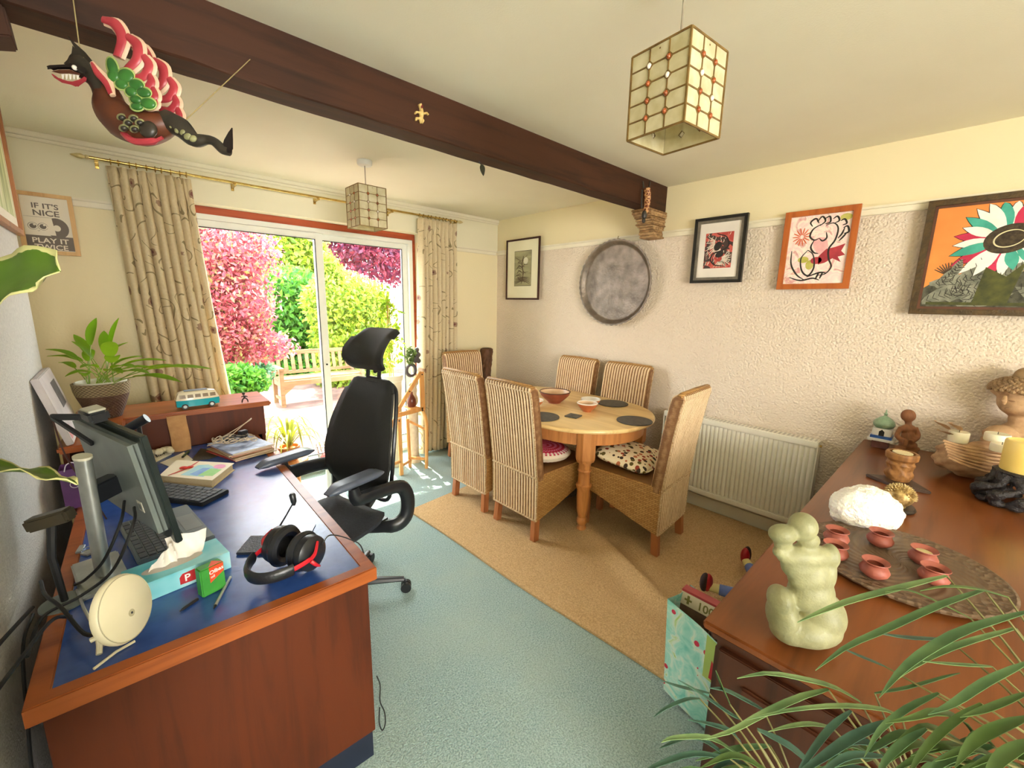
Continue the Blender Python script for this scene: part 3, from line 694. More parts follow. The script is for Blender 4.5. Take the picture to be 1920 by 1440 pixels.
frame_on_right('framed_figure_painting', 'orange wood framed ink and wash painting, second picture from the right', .932, .545, 1.725, 2.21, .034, .022, wood('orange_frame', (182, 100, 48), (150, 76, 34), 'z', 1, .35), art_nude)
def art_flower(t, fr, f, W, H):
    t.part('ground', flat(MB(), [(f, f), (W-f, f), (W-f, H-f), (f, H-f)], fr), M('orange_paint', (240, 150, 72), (228, 132, 60), 5, .6))
    cu, cv = .315, .375
    pk = M('crimson_paint', (206, 40, 84), (180, 32, 66), 14, .6); tl = M('teal_paint', (78, 182, 160), (50, 150, 130), 14, .6); wh = M('white_paint', (244, 240, 232), (230, 226, 216), 14, .6)
    ol = MB(); cols_ = {id(pk): [pk, MB()], id(tl): [tl, MB()], id(wh): [wh, MB()]}
    rr = random.Random(2); seq = [wh, tl, wh, pk, wh, pk, wh, tl, wh, wh, tl, wh, pk, wh, tl, pk, wh, wh, pk, wh, tl, wh, tl, wh, pk, wh]
    for i, mm in enumerate(seq):
        a = 2*math.pi*i/len(seq)+.1; L = rr.uniform(.155, .2)*(1.12 if math.cos(a) < 0 else 1); wd = .048 if mm is not wh else .044
        def clampP(Pq): return [(min(W-f-.002, max(f+.002, u)), min(H-f-.002, max(f+.002, v))) for u, v in Pq]
        flat(ol, clampP(petal(cu, cv, a, .05, L+.004, wd+.006)), fr, .0008+.0002*(i % 2)); flat(cols_[id(mm)][1], clampP(petal(cu, cv, a, .05, L, wd)), fr, .0018+.0003*(i % 3))
    t.part('petal_outline', ol, INK)
    for mm, mb in cols_.values(): t.part('petals', mb, mm)
    t.part('flower_centre', flat(flat(MB(), ell(cu, cv, .088, .068, 28, .35), fr, .003), ell(cu, cv, .05, .036, 24, .35), fr, .0045), M('seed_black', (50, 40, 30), (84, 70, 48), 60, .8, .5))
    q = MB(); E_ = ell(cu, cv, .052, .038, 29, .35); stroke(q, E_, .006, fr, .0056, 60); t.part('cream_ring', q, M('cream_ring', (226, 214, 170)))
    t.part('dark_undergrowth', flat(MB(), [(f, f), (W-f, f), (W-f, f+.13), (f+.48, f+.17), (f+.40, f+.15), (f+.28, f+.20), (f+.14, f+.16), (f+.06, f+.15), (f, f+.10)], fr, .0007), M('undergrowth', (96, 96, 80), (52, 50, 40), 40, .8))
    q = MB(); q2 = MB(); lf = MB()
    for (u, v, a, L, wd) in ((.10, .03, 60, .24, .09), (.06, .05, 20, .22, .08), (.02, .12, 10, .2, .06), (.2, .02, 130, .2, .07), (.30, .03, 165, .2, .08), (.40, .05, 10, .24, .08), (.46, .03, 60, .2, .08), (.5, .1, 30, .2, .07), (.24, .12, 40, .16, .06), (.42, .14, 70, .16, .07), (.1, .15, 75, .1, .04), (.0, .02, 30, .2, .07), (.14, .0, 20, .2, .06), (.5, .0, 150, .2, .07), (.36, .1, 30, .18, .06), (.58, .02, 100, .2, .08), (.05, .1, 55, .14, .05)):
        Pq = [(min(W-f-.002, max(f+.002, x)), min(H-f-.002, max(f+.002, y))) for x, y in petal(f+u, f+v, R(a), 0, L, wd, 9)]
        flat(lf, Pq, fr, .0012+rr.random()*.001)
        for k_ in range(7):
            s = (k_+1)/8; bu, bv = f+u+math.cos(R(a))*L*s, f+v+math.sin(R(a))*L*s
            for sd in (-1, 1):
                e = (bu+math.cos(R(a)+sd*.9)*wd*.42, bv+math.sin(R(a)+sd*.9)*wd*.42)
                if f < e[0] < W-f and f < e[1] < H-f and f < bu < W-f and f < bv < H-f: stroke(q2, [(bu, bv), e], .003, fr, .0030, 3)
    t.part('grey_leaves', lf, M('grey_leaf_paint', (150, 150, 132), (96, 98, 84), 22, .7)); t.part('leaf_veins', q2, INK)['kind'] = 'stuff'
    flat(q, [(f+.19, f+.01), (f+.31, f+.01), (f+.345, f+.22), (f+.29, f+.15), (f+.215, f+.2)], fr, .0034); flat(q, [(f+.02, f+.01), (W-f-.01, f+.005), (W-f-.01, f+.02), (f+.02, f+.025)], fr, .0033); t.part('olive_stem', q, M('olive_paint', (86, 88, 34), (52, 54, 22), 24, .7))
    q = MB()
    for i in range(12): a = R(40+i*10); stroke(q, [(f+.09, f+.16), (f+.09+.07*math.cos(a), f+.16+.07*math.sin(a))], .006, fr, .002, 4)
    t.part('thistle', q, INKB)
frame_on_right('framed_flower_painting', 'dark olive framed painting of a striped flower on orange', .258, -.46, 1.583, 2.176, .03, .03, M('olive_frame', (86, 64, 28), (58, 42, 18), 30, .45, .3), art_flower, inner=(.012, M('maroon_slip', (104, 62, 44), (80, 46, 32), 20, .4)))
# hammered tray
def traymat():
    mt, nt, b = nodes('hammered_pewter'); v = coords(nt)
    vo = nt.nodes.new('ShaderNodeTexVoronoi'); vo.inputs['Scale'].default_value = 55; link(nt, v, vo.inputs['Vector'])
    link(nt, ramp(nt, noise(nt, v, 10, 5), [(.3, srgb((108, 98, 88))), (.7, srgb((150, 138, 126)))]), b.inputs['Base Color'])
    b.inputs['Metallic'].default_value = .75; b.inputs['Roughness'].default_value = .48
    bump(nt, b, vo.outputs['Distance'], .25, .006); return mt
PEW = traymat()
tc_ = (XR-.03, 2.215, 1.795); trt = Thing('wall_tray', 'large round hammered metal tray hung below the stone corbel', 'tray', (XR-.02, 2.215, 1.42))
RY = Matrix.Rotation(R(-90), 3, 'Y')
rad_ = .372
def trayfn(u, v):
    a = 2*math.pi*u; pr = [(0, 0), (rad_-.055, 0), (rad_-.045, .004), (rad_-.03, .022), (rad_-.012, .040), (rad_, .042), (rad_, .036), (rad_-.012, .030), (rad_-.04, -.004), (0, -.004)]
    x = v*(len(pr)-1); k_ = min(int(x), len(pr)-2); t_ = x-k_; r, z = lerp(pr[k_][0], pr[k_+1][0], t_), lerp(pr[k_][1], pr[k_+1][1], t_)
    r += .003*math.sin(a*46)*max(0, (r-rad_+.03)/.03) if r > rad_-.03 else 0
    p = RY @ Vector((r*math.cos(a), r*math.sin(a), z)); return Vector((XR-.032, 2.215, 1.795))+p
trt.part('dish', MB().grid(trayfn, 184, 19, True), PEW, smooth=60)
trt.part('hook', MB().tube([(XR-.005, 2.215, 2.185), (XR-.03, 2.215, 2.195), (XR-.04, 2.215, 2.17)], .003, 6), BRASS)
# radiator
RADM = M('radiator_enamel', (240, 236, 222), (234, 229, 212), 3, .35)
ry0, ry1, rz0, rz1, rxf = .56, 1.62, .155, .765, 3.215
rd = Thing('radiator', 'white fluted panel radiator below the right wall', 'radiator', (3.25, (ry0+ry1)/2, .155))
nfl = 34
def radfn(u, v):
    y = lerp(ry0+.012, ry1-.012, u); z = lerp(rz0+.02, rz1-.035, v)
    e = min(1, min(v, 1-v)/.05); ph = (u*nfl) % 1; w_ = max(0, math.sin(math.pi*ph))**.6
    return (rxf+.012-.012*w_*e, y, z)
rd.part('front_panel', MB().grid(radfn, nfl*8+1, 15), RADM, smooth=60)
rd.part('casing', MB().bx(rxf+.013, rxf+.075, ry0+.006, ry1-.006, rz0, rz1-.03), RADM, bevel=.004)
tg = MB().bx(rxf-.006, rxf+.085, ry0, ry1, rz1-.05, rz1-.006)
rd.part('top_cover', tg, RADM, bevel=.005)
gr = MB()
for i in range(40): y = lerp(ry0+.02, ry1-.02, i/39); gr.bx(rxf+.006, rxf+.07, y-.006, y+.006, rz1-.006, rz1-.0045)
rd.part('top_grille', gr, M('grille_grey', (206, 200, 190), None, 9, .5))
rd.part('bottom_lip', MB().bx(rxf-.008, rxf+.03, ry0+.004, ry1-.004, rz0-.006, rz0+.03), RADM, bevel=.004)
for y in (ry0-.002, ry1-.003): rd.part('side_cover', MB().bx(rxf-.002, rxf+.08, y, y+.005, rz0+.02, rz1-.04), RADM)
rd.part('bleed_valve', MB().cyl((rxf+.04, ry0-.002, rz1-.04), (rxf+.04, ry0-.014, rz1-.04), .008, None, 10), BRASS)
rd.part('valve', MB().cyl((rxf+.04, ry1+.05, .20), (rxf+.04, ry1+.05, .28), .018, .015, 12).cyl((rxf+.04, ry1+.002, .18), (rxf+.04, ry1+.05, .18), .01, None, 10), UPVC, smooth=True)
rd.part('pipe', MB().cyl((rxf+.04, ry1+.05, 0), (rxf+.04, ry1+.05, .2), .0075, None, 10), RADM, smooth=True)
rd.part('bracket', MB().bx(rxf+.075, XR-.001, ry0+.2, ry0+.24, .3, .6).bx(rxf+.075, XR-.001, ry1-.24, ry1-.2, .3, .6), RADM)
# ================================================================== poster on the back wall and the frame on the left wall
PX0, PX1, PZ0, PZ1 = -.375, -.136, 1.842, 2.19; PYf = YB-.036
pb = Thing('framed_poster', 'beech framed poster with a winking record sleeve on the back wall', 'poster', ((PX0+PX1)/2, PYf, PZ0))
def pf(u, v, w_): return Vector((PX0+u, PYf-w_, PZ0+v))
W_, H_ = PX1-PX0, PZ1-PZ0; fb = .022
q = MB(); 
for P4 in ([(0, 0), (W_, 0), (W_-fb, fb), (fb, fb)], [(W_, 0), (W_, H_), (W_-fb, H_-fb), (W_-fb, fb)], [(W_, H_), (0, H_), (fb, H_-fb), (W_-fb, H_-fb)], [(0, H_), (0, 0), (fb, fb), (fb, H_-fb)]): q.prism(P4, pf, (0, .02))
BEECH = wood('beech_frame', (216, 176, 122), (190, 148, 96), 'z', 1, .5)
pb.part('frame', q, BEECH, bevel=.002)
PAP = M('poster_paper', (238, 230, 212), (232, 222, 202), 3, .6); GRY = M('poster_grey', (122, 112, 104), (112, 102, 94), 6, .7)
pb.part('sheet', MB().prism([(fb, fb), (W_-fb, fb), (W_-fb, H_-fb), (fb, H_-fb)], pf, (0, .008)), PAP)
pb.part('grey_band', flat(MB(), [(fb, fb+.004), (W_-fb, fb+.004), (W_-fb, fb+.085), (fb, fb+.085)], pf, .0081), GRY)
for tx, v, sz, mm, ww in (("IF IT'S", .262, .040, GRY, .0085), ("NICE", .221, .044, GRY, .0085), ("PLAY IT", .066, .040, PAP, .0092), ("TWICE", .029, .040, PAP, .0092)):
    pb.part('lettering', text_mb(tx, sz, lambda u, v_, w_: pf(W_/2+u*1.12, v+v_, ww+w_), .0004, 'CENTER'), mm)
rec = MB(); flat(rec, ell(W_-fb-.062, .155, .05, .058, 28), pf, .0082); pb.part('record', rec, GRY)
sl = flat(MB(), [(fb+.004, .112), (W_-fb-.07, .112), (W_-fb-.078, .21), (fb+.004, .21)], pf, .0092); pb.part('sleeve', sl, PAP)
sl = flat(MB(), ell(W_-fb-.062, .155, .016, .018, 16), pf, .0094); pb.part('record_label', sl, PAP)
eye = MB(); lid = MB()
for ex in (.058, .098): flat(eye, ell(ex, .158, .014, .014, 16), pf, .0103); flat(lid, ell(ex+.006, .166, .005, .005, 10), pf, .0112)
pb.part('eyes', eye, GRY); pb.part('eye_glints', lid, PAP)
ring_ = MB()
for ex in (.058, .098): stroke(ring_, ell(ex, .158, .020, .020, 17), .0022, pf, .0108, 40)
stroke(ring_, [(.074, .135), (.079, .132), (.084, .136)], .002, pf, .0108); stroke(ring_, [(fb+.004, .211), (W_-fb-.078, .211)], .0015, pf, .0108)
pb.part('thin_lines', ring_, GRY)
# picture on the left wall, seen almost edge on
pl = Thing('framed_landscape', 'slim wooden framed green picture on the left wall by the corner', 'picture', (XL+.01, 2.6, 1.86))
def lf_(u, v, w_): return Vector((XL+.002+w_, 2.22+u, 1.86+v))
W_, H_ = .74, .56; fb = .025; q = MB()
for P4 in ([(0, 0), (W_, 0), (W_-fb, fb), (fb, fb)], [(W_, 0), (W_, H_), (W_-fb, H_-fb), (W_-fb, fb)], [(W_, H_), (0, H_), (fb, H_-fb), (W_-fb, H_-fb)], [(0, H_), (0, 0), (fb, fb), (fb, H_-fb)]): q.prism(P4, lf_, (0, .022))
pl.part('frame', q, wood('oak_frame', (170, 112, 66), (130, 80, 46), 'z', 1, .4), bevel=.002)
pl.part('mount', MB().prism([(fb, fb), (W_-fb, fb), (W_-fb, H_-fb), (fb, H_-fb)], lf_, (0, .01)), GLZ)
mt, nt, b = nodes('green_wash'); v = coords(nt, 'Object', (1, 7, 1)); link(nt, ramp(nt, noise(nt, v, 2.5, 3), [(.3, srgb((110, 124, 60))), (.5, srgb((196, 204, 140))), (.7, srgb((236, 232, 206)))]), b.inputs['Base Color'])
pl.part('print', MB().prism([(.05, .07), (W_-.05, .07), (W_-.05, H_-.05), (.05, H_-.05)], lf_, (.0101, .0108)), mt)
# ================================================================== rug, dining table and chairs
def rugmat():
    mt, nt, b = nodes('tan_rug'); v = coords(nt)
    f = noise(nt, v, 130, 3, .65); g = noise(nt, coords(nt, 'Object', (2, 9, 1)), 2.2, 3)
    c = ramp(nt, f, [(.36, srgb((182, 148, 102))), (.64, srgb((220, 186, 138)))])
    c = mixc(nt, math_(nt, 'MULTIPLY', g, .35), c, srgb((206, 176, 140)))
    link(nt, c, b.inputs['Base Color']); b.inputs['Roughness'].default_value = .95; b.inputs['Specular IOR Level'].default_value = .1
    bump(nt, b, math_(nt, 'ADD', f, noise(nt, v, 80, 2)), .8, .006); return mt
RUG = rugmat()
rc = [Vector((1.472, 2.745)), Vector((3.27, 2.95)), Vector((3.27, .43)), Vector((1.56, .43))]   # far-left, far-right, near-right, near-left
def rugz(x, y):
    z = .014
    for (ax, ay, bx, by, h, s) in ((2.50, 2.05, 2.02, 1.02, .042, .055), (2.33, 1.86, 1.93, .80, .034, .055), (2.62, 1.55, 2.06, .92, .020, .06), (1.86, 1.5, 1.80, .75, .012, .07)):
        d = Vector((bx-ax, by-ay)); L = d.length; d /= L; p = Vector((x-ax, y-ay)); t = p.dot(d)/L; q = abs(p.x*d.y-p.y*d.x)
        if -.25 < t < 1.25: z += h*math.exp(-(q/s)**2)*math.sin(math.pi*max(0, min(1, (t+.25)/1.5)))**.8*(.35+.9*max(0, min(1, t)))
    e = min(abs(x-1.5)/.05, 1, abs(y-.43)/.05)
    return lerp(.014, z, max(0, e))
def rugfn(u, v):
    a = rc[0].lerp(rc[1], u); b_ = rc[3].lerp(rc[2], u); p = a.lerp(b_, v)
    wob = .008*math.sin(9*v)*(1-u)**8
    return (p.x+wob, p.y, rugz(p.x, p.y))
g = MB().grid(rugfn, 70, 90)
nu, nv = 70, 90
low = [(x, y, .002) for x, y, z in g.v]; o_ = len(g.v); g.v += low
per = [i for i in range(nu)]+[j*nu+nu-1 for j in range(1, nv)]+[(nv-1)*nu+i for i in range(nu-2, -1, -1)]+[j*nu for j in range(nv-2, 0, -1)]
g.f += [(per[i], per[(i+1) % len(per)], per[(i+1) % len(per)]+o_, per[i]+o_) for i in range(len(per))]
single('floor_rug', 'rumpled tan rug under the dining table', 'rug', g, RUG, smooth=True)
# grey shaggy sheepskin under the table
fz = Thing('sheepskin', 'shaggy grey sheepskin lying under the dining table', 'sheepskin', (2.72, 2.28, .06))
rr = random.Random(6)
def skin(u, v):
    a = 2*math.pi*u; r = v*(.24+.03*math.sin(3*a)+.02*math.sin(5*a+1)); x, y = 2.70+r*1.5*math.cos(a), 2.30+r*math.sin(a)
    return (x, y, rugz(x, y)+.006+.025*(1-v**3))
fz.part('hide', MB().grid(skin, 30, 8, True), M('sheep_hide', (150, 140, 124), (110, 102, 92), 20, .9), smooth=True)
rng = np.random.default_rng(3); n = 5200; a = rng.uniform(0, 2*np.pi, n); r = np.sqrt(rng.uniform(0, 1, n))*.27
bx_, by_ = 2.70+r*1.5*np.cos(a), 2.30+r*np.sin(a); ln = rng.uniform(.03, .07, n); an = rng.uniform(-.8, 1.6, n)
bz_ = np.array([rugz(x, y) for x, y in zip(bx_, by_)])+.01
V = np.stack([np.stack([bx_-.003, by_, bz_], 1), np.stack([bx_+.003, by_+.001, bz_], 1), np.stack([bx_+ln*np.cos(an), by_+ln*np.sin(an), bz_+ln*.7], 1)], 1).reshape(-1, 3)-np.array([2.72, 2.28, .06])
me = bpy.data.meshes.new('fleece'); me.from_pydata(V.tolist(), [], np.arange(3*n).reshape(-1, 3).tolist())
o = mo('fleece', me, leafmat('fleece_hair', [(176, 168, 150), (120, 112, 100), (214, 206, 188), (90, 84, 76)], .8, .1), fz.o); o['kind'] = 'stuff'
PINE = wood('pine_top', (238, 204, 142), (206, 160, 96), 'y', .6, .32, .25)
PINE2 = wood('pine_leg', (208, 142, 84), (166, 104, 56), 'z', .8, .4, .2)
TX, TY0, TY1, TR, TZ = 2.583, 1.973, 2.535, .543, .79
dt = Thing('dining_table', 'round ended pine dining table with turned legs', 'table', (TX, (TY0+TY1)/2, 0))
def stadium(r, n=28):
    P = [(TX+r*math.cos(a), TY0+r*math.sin(a)) for a in [math.pi+math.pi*i/n for i in range(n+1)]]
    return P+[(TX+r*math.cos(a), TY1+r*math.sin(a)) for a in [math.pi*i/n for i in range(n+1)]]
def stad_loft(rings, cap=True):
    V = []; F = []; k = None
    for r, z in rings:
        P = stadium(r); k = len(P); V += [(x, y, z) for x, y in P]
    for i in range(len(rings)-1):
        for j in range(k): F.append((i*k+j, i*k+(j+1) % k, (i+1)*k+(j+1) % k, (i+1)*k+j))
    if cap: F += [tuple(range(k-1, -1, -1)), tuple((len(rings)-1)*k+j for j in range(k))]
    return MB().add(V, F)
dt.part('table_top', stad_loft([(TR-.025, TZ-.03), (TR-.006, TZ-.028), (TR, TZ-.018), (TR-.001, TZ-.008), (TR-.007, TZ-.001), (TR-.014, TZ)]), PINE, smooth=35)
dt.part('apron', stad_loft([(TR-.075, TZ-.13), (TR-.072, TZ-.03)]), PINE2, smooth=35)
legp = [(0, 0), (.022, 0), (.03, .012), (.026, .03), (.02, .04), (.03, .055), (.033, .075), (.028, .092), (.024, .1), (.026, .11), (.034, .16), (.037, .26), (.036, .30), (.044, .33), (.046, .345), (.036, .355), (.034, .38), (.033, .43), (.036, .44), (.04, .45), (.034, .46), (.036, .475), (.034, .49), (.038, .505), (.044, .52), (.044, .535)]
for lx in (TX-.33, TX+.33):
    for ly in (TY0-.295, TY1+.295):
        lg = dt.part('leg', MB().lathe([(r_*1.22, z_) for r_, z_ in legp], (lx, ly, rugz(lx, ly)*.7), 20), PINE2, smooth=35)
        dt.part('leg_block', MB().lathe([(0, .535), (.062, .54), (.07, .56), (.07, TZ-.032), (0, TZ-.032)], (lx, ly, 0), 8, Matrix.Rotation(R(22.5), 3, 'Z')), PINE2, lg)
dt.part('end_panel', MB().bx(TX-.28, TX+.28, TY0-.36, TY0-.34, TZ-.12, TZ-.035), PINE2)
# wicker chair
def ribmat():
    mt, nt, b = nodes('wicker_rib'); v = coords(nt); s = xyz(nt, v)
    ph = math_(nt, 'COSINE', math_(nt, 'MULTIPLY', s[0], 2*math.pi/.0262))
    t = math_(nt, 'ADD', math_(nt, 'MULTIPLY', ph, .5), .5)
    kn = math_(nt, 'SINE', math_(nt, 'MULTIPLY', s[2], 2*math.pi/.009))
    nz = noise(nt, v, 30, 3)
    c = ramp(nt, math_(nt, 'ADD', t, math_(nt, 'MULTIPLY', math_(nt, 'SUBTRACT', nz, .5), .5)), [(.05, srgb((128, 88, 54))), (.4, srgb((200, 158, 112))), (.75, srgb((240, 214, 176)))])
    link(nt, c, b.inputs['Base Color']); b.inputs['Roughness'].default_value = .6
    bump(nt, b, math_(nt, 'ADD', math_(nt, 'MULTIPLY', kn, .4), nz), .5, .004); return mt
def weavemat():
    mt, nt, b = nodes('wicker_weave'); v = coords(nt); s = xyz(nt, v)
    k = math_(nt, 'ADD', s[0], s[1]); cb_ = nt.nodes.new('ShaderNodeCombineXYZ'); link(nt, k, cb_.inputs[0]); link(nt, s[2], cb_.inputs[1])
    br = nt.nodes.new('ShaderNodeTexBrick'); br.inputs['Scale'].default_value = 1; br.inputs['Brick Width'].default_value = .040; br.inputs['Row Height'].default_value = .0125
    br.inputs['Mortar Size'].default_value = .0022; br.inputs['Mortar Smooth'].default_value = .6; br.inputs['Bias'].default_value = 0
    br.inputs['Color1'].default_value = (*srgb((206, 164, 104)), 1); br.inputs['Color2'].default_value = (*srgb((178, 132, 76)), 1); br.inputs['Mortar'].default_value = (*srgb((116, 78, 42)), 1)
    link(nt, cb_.outputs[0], br.inputs['Vector'])
    link(nt, mixc(nt, math_(nt, 'MULTIPLY', noise(nt, v, 9, 3), .5), br.outputs['Color'], srgb((160, 112, 58))), b.inputs['Base Color']); b.inputs['Roughness'].default_value = .55
    bump(nt, b, br.outputs['Fac'], -.5, .004); return mt
RIB = ribmat(); WEAVE = weavemat(); CLEG = wood('chair_leg', (176, 112, 70), (140, 84, 50), 'z', 1, .45)
BRAID = M('wicker_braid', (228, 204, 164), (172, 128, 80), 90, .6, .5, stretch=(1, 1, 1))
def make_chair():
    t = Thing('wicker_chair', 'x', 'chair', (0, 0, 0), 0, 'high backed wicker dining chairs', world=False)
    hw = .218; pitch = .0262; nr = 64
    def yb(z):  # centre line of the back, local y
        return interp([.2, .46, .8, 1.0, 1.05, 1.08], [-.27, -.275, -.315, -.345, -.358, -.37], z)
    def backfn(u, v):
        z0 = .44; zt = 1.065; zz = [0, .02, .1, .2, .3, .4, .5, .6, .7, .8, .88, .93, .965, .985, 1.0, 1.0, 1.0]
        k_ = min(int(v*16+1e-6), 16); z = lerp(z0, zt, zz[k_]); sh = {14: .75, 15: .4, 16: .02}.get(k_, 1.0)
        if k_ >= 14: z = zt + {14: .008, 15: .014, 16: .016}[k_]
        th = .033*sh; w = hw-(.0 if k_ < 12 else (k_-12)*.003)
        c = yb(z); per = 2*nr+20; i = int(round(u*per)) % per
        if i <= nr: x = lerp(-w, w, i/nr); return (x, c-th-(.0042*math.cos(2*math.pi*x/pitch)+.004 if th > .02 else 0), z)
        if i < nr+10: a = -math.pi/2+math.pi*(i-nr)/10; return (w+.008*math.cos(a), c+th*math.sin(a), z)
        if i <= 2*nr+10: x = lerp(w, -w, (i-nr-10)/nr); return (x, c+th+(.0042*math.cos(2*math.pi*x/pitch)+.004 if th > .02 else 0), z)
        a = math.pi/2+math.pi*(i-2*nr-10)/10; return (-w+.008*math.cos(a), c+th*math.sin(a), z)
    per = 2*nr+20
    t.part('backrest', MB().grid(backfn, per, 17, True), RIB, smooth=50)
    # back skirt, ribbed
    def skirtback(u, v):
        x = lerp(-hw, hw, u); z = lerp(.155, .462, v); return (x, yb(z)-.036-.0042*math.cos(2*math.pi*x/pitch), z)
    t.part('back_skirt', MB().grid(skirtback, nr+1, 8), RIB, smooth=50)
    # seat box with raised lower edge towards the front
    f = .285
    def zlow(y): return interp([-.3, -.1, .15, .29], [.155, .21, .29, .32], y)
    def box(u, v):
        pts = [(-hw-.006, yb(.3)-.03), (-hw-.006, -.1), (-hw-.006, .1), (-hw-.006, f-.02), (-hw+.012, f), (hw-.012, f), (hw+.006, f-.02), (hw+.006, .1), (hw+.006, -.1), (hw+.006, yb(.3)-.03)]
        x, y = pts[int(round(u*9))]; z = lerp(zlow(y), .47, v)
        return (x, y, z)
    t.part('seat_box', MB().grid(box, 10, 6), WEAVE)
    t.part('seat', MB().bx(-hw-.004, hw+.004, yb(.46)-.02, f-.004, .452, .476), WEAVE, bevel=.008)
    bd = MB()
    for s in (-1, 1): bd.tube([(s*(hw+.002), yb(z)-.036, z) for z in (.155, .3, .46, .6, .8, 1.0, 1.05)], .006, 6)
    bd.tube([(x, yb(.465)-.044, .465) for x in (-hw, -.1, 0, .1, hw)], .007, 6)
    bd.tube([(x, yb(.192)-.04, .157) for x in (-hw, -.1, 0, .1, hw)], .006, 6)
    bd.tube([(x, yb(1.045)-.036, 1.05) for x in (-hw, -.1, 0, .1, hw)], .0055, 6)
    t.part('braid_edging', bd, BRAID, smooth=True)
    t.part('top_braid', MB().tube([(-hw-.004, yb(1.065), 1.068), (-hw+.015, yb(1.075)-.006, 1.083), (0, yb(1.08)-.008, 1.088), (hw-.015, yb(1.075)-.006, 1.083), (hw+.004, yb(1.065), 1.068)], .02, 8, True, .55), WEAVE, smooth=True)
    for sx in (-1, 1):
        t.part('leg', MB().bar((sx*(hw-.034), -.272, .26), (sx*(hw-.024), -.292, 0), .046, .046, (0, 1, 0)), CLEG, bevel=.004)
        t.part('leg', MB().bar((sx*(hw-.022), f-.05, .36), (sx*(hw-.018), f-.04, 0), .044, .044, (0, 1, 0)), CLEG, bevel=.004)
    return t.o
ch = make_chair()
ch.location = (2.20, 2.005, .012); ch.rotation_euler = (0, 0, R(-90)); ch['label'] = 'wicker dining chair with a pink round cushion on its seat'
dup(ch, (2.20, 2.545, .012), R(-90), 'wicker dining chair with an empty seat, second along the near side of the table')
dup(ch, (2.548, 1.478, .012), R(4), 'wicker dining chair turned back to the camera at the near table end')
dup(ch, (2.86, 2.535, .012), R(90), 'wicker dining chair against the right wall, further from the radiator')
dup(ch, (2.87, 1.99, .012), R(90), 'wicker dining chair against the right wall, next to the radiator')
dup(ch, (2.575, 3.22, .012), R(178), 'wicker dining chair at the far table end beside the right curtain')
# cushions
def cushion(name, label, c, rx, ry, h, mat, square, rz=0, tilt=(0, 0), piping=None):
    t = Thing(name, label, 'cushion', c, world=False, rot=(tilt[0], tilt[1], rz))
    def fn(u, v):
        a = 2*math.pi*u; p = 5.0 if square else 2.0
        ca, sa = math.cos(a), math.sin(a); k_ = (abs(ca)**p+abs(sa)**p)**(-1/p)
        th = math.pi*v; r = math.sin(th)**.55; z = h/2*math.copysign(abs(math.cos(th))**.75, math.cos(th))
        if square: z *= 1-.55*(max(abs(ca*k_), abs(sa*k_))*r)**6*.8
        return (rx*ca*k_*r, ry*sa*k_*r, h/2+z)
    t.part('cover', MB().grid(fn, 40, 15, True), mat, smooth=True)
    pts = [(rx*1.005*math.cos(a)*((abs(math.cos(a))**5+abs(math.sin(a))**5)**(-.2) if square else 1), ry*1.005*math.sin(a)*((abs(math.cos(a))**5+abs(math.sin(a))**5)**(-.2) if square else 1), h/2) for a in [2*math.pi*i/48 for i in range(49)]]
    t.part('piping', MB().tube(pts, .005, 6), piping or mat, smooth=True)
    return t
mt, nt, b = nodes('pink_ikat'); v = coords(nt); s = xyz(nt, v)
rad2 = math_(nt, 'SQRT', math_(nt, 'ADD', math_(nt, 'MULTIPLY', s[0], s[0]), math_(nt, 'MULTIPLY', s[1], s[1])))
ang = math_(nt, 'ARCTAN2', s[1], s[0]); w1 = math_(nt, 'SINE', math_(nt, 'MULTIPLY', ang, 36)); w2 = math_(nt, 'SINE', math_(nt, 'ADD', math_(nt, 'MULTIPLY', rad2, 170), math_(nt, 'MULTIPLY', w1, .9)))
c = mixc(nt, math_(nt, 'GREATER_THAN', w2, .2), srgb((196, 38, 66)), srgb((226, 120, 158)))
edge = math_(nt, 'GREATER_THAN', rad2, .15); c = mixc(nt, math_(nt, 'MULTIPLY', edge, math_(nt, 'GREATER_THAN', w1, 0)), c, srgb((244, 232, 218)))
c = mixc(nt, math_(nt, 'GREATER_THAN', rad2, .178), c, srgb((240, 226, 210))); link(nt, c, b.inputs['Base Color']); b.inputs['Roughness'].default_value = .9
cushion('seat_cushion', 'round pink and red patterned cushion on a wicker seat', (2.185, 2.0, .50), .19, .19, .085, mt, False, piping=M('cream_cord', (238, 226, 204)))
mt, nt, b = nodes('leaf_print'); v = coords(nt, 'Object', (1, 1, .3))
vo = nt.nodes.new('ShaderNodeTexVoronoi'); vo.inputs['Scale'].default_value = 30; link(nt, v, vo.inputs['Vector'])
spot = math_(nt, 'LESS_THAN', vo.outputs['Distance'], .42); colr = ramp(nt, xyz(nt, vo.outputs['Color'])[0], [(0, srgb((60, 44, 32))), (.3, srgb((150, 60, 40))), (.5, srgb((96, 84, 36))), (.75, srgb((190, 112, 74)))], 'CONSTANT')
link(nt, mixc(nt, spot, srgb((238, 224, 192)), colr), b.inputs['Base Color']); b.inputs['Roughness'].default_value = .9
cushion('seat_cushion', 'square cream cushion with brown leaf print on the end chair', (2.56, 1.53, .512), .2, .2, .10, mt, True, R(12), (R(8), R(-4)))
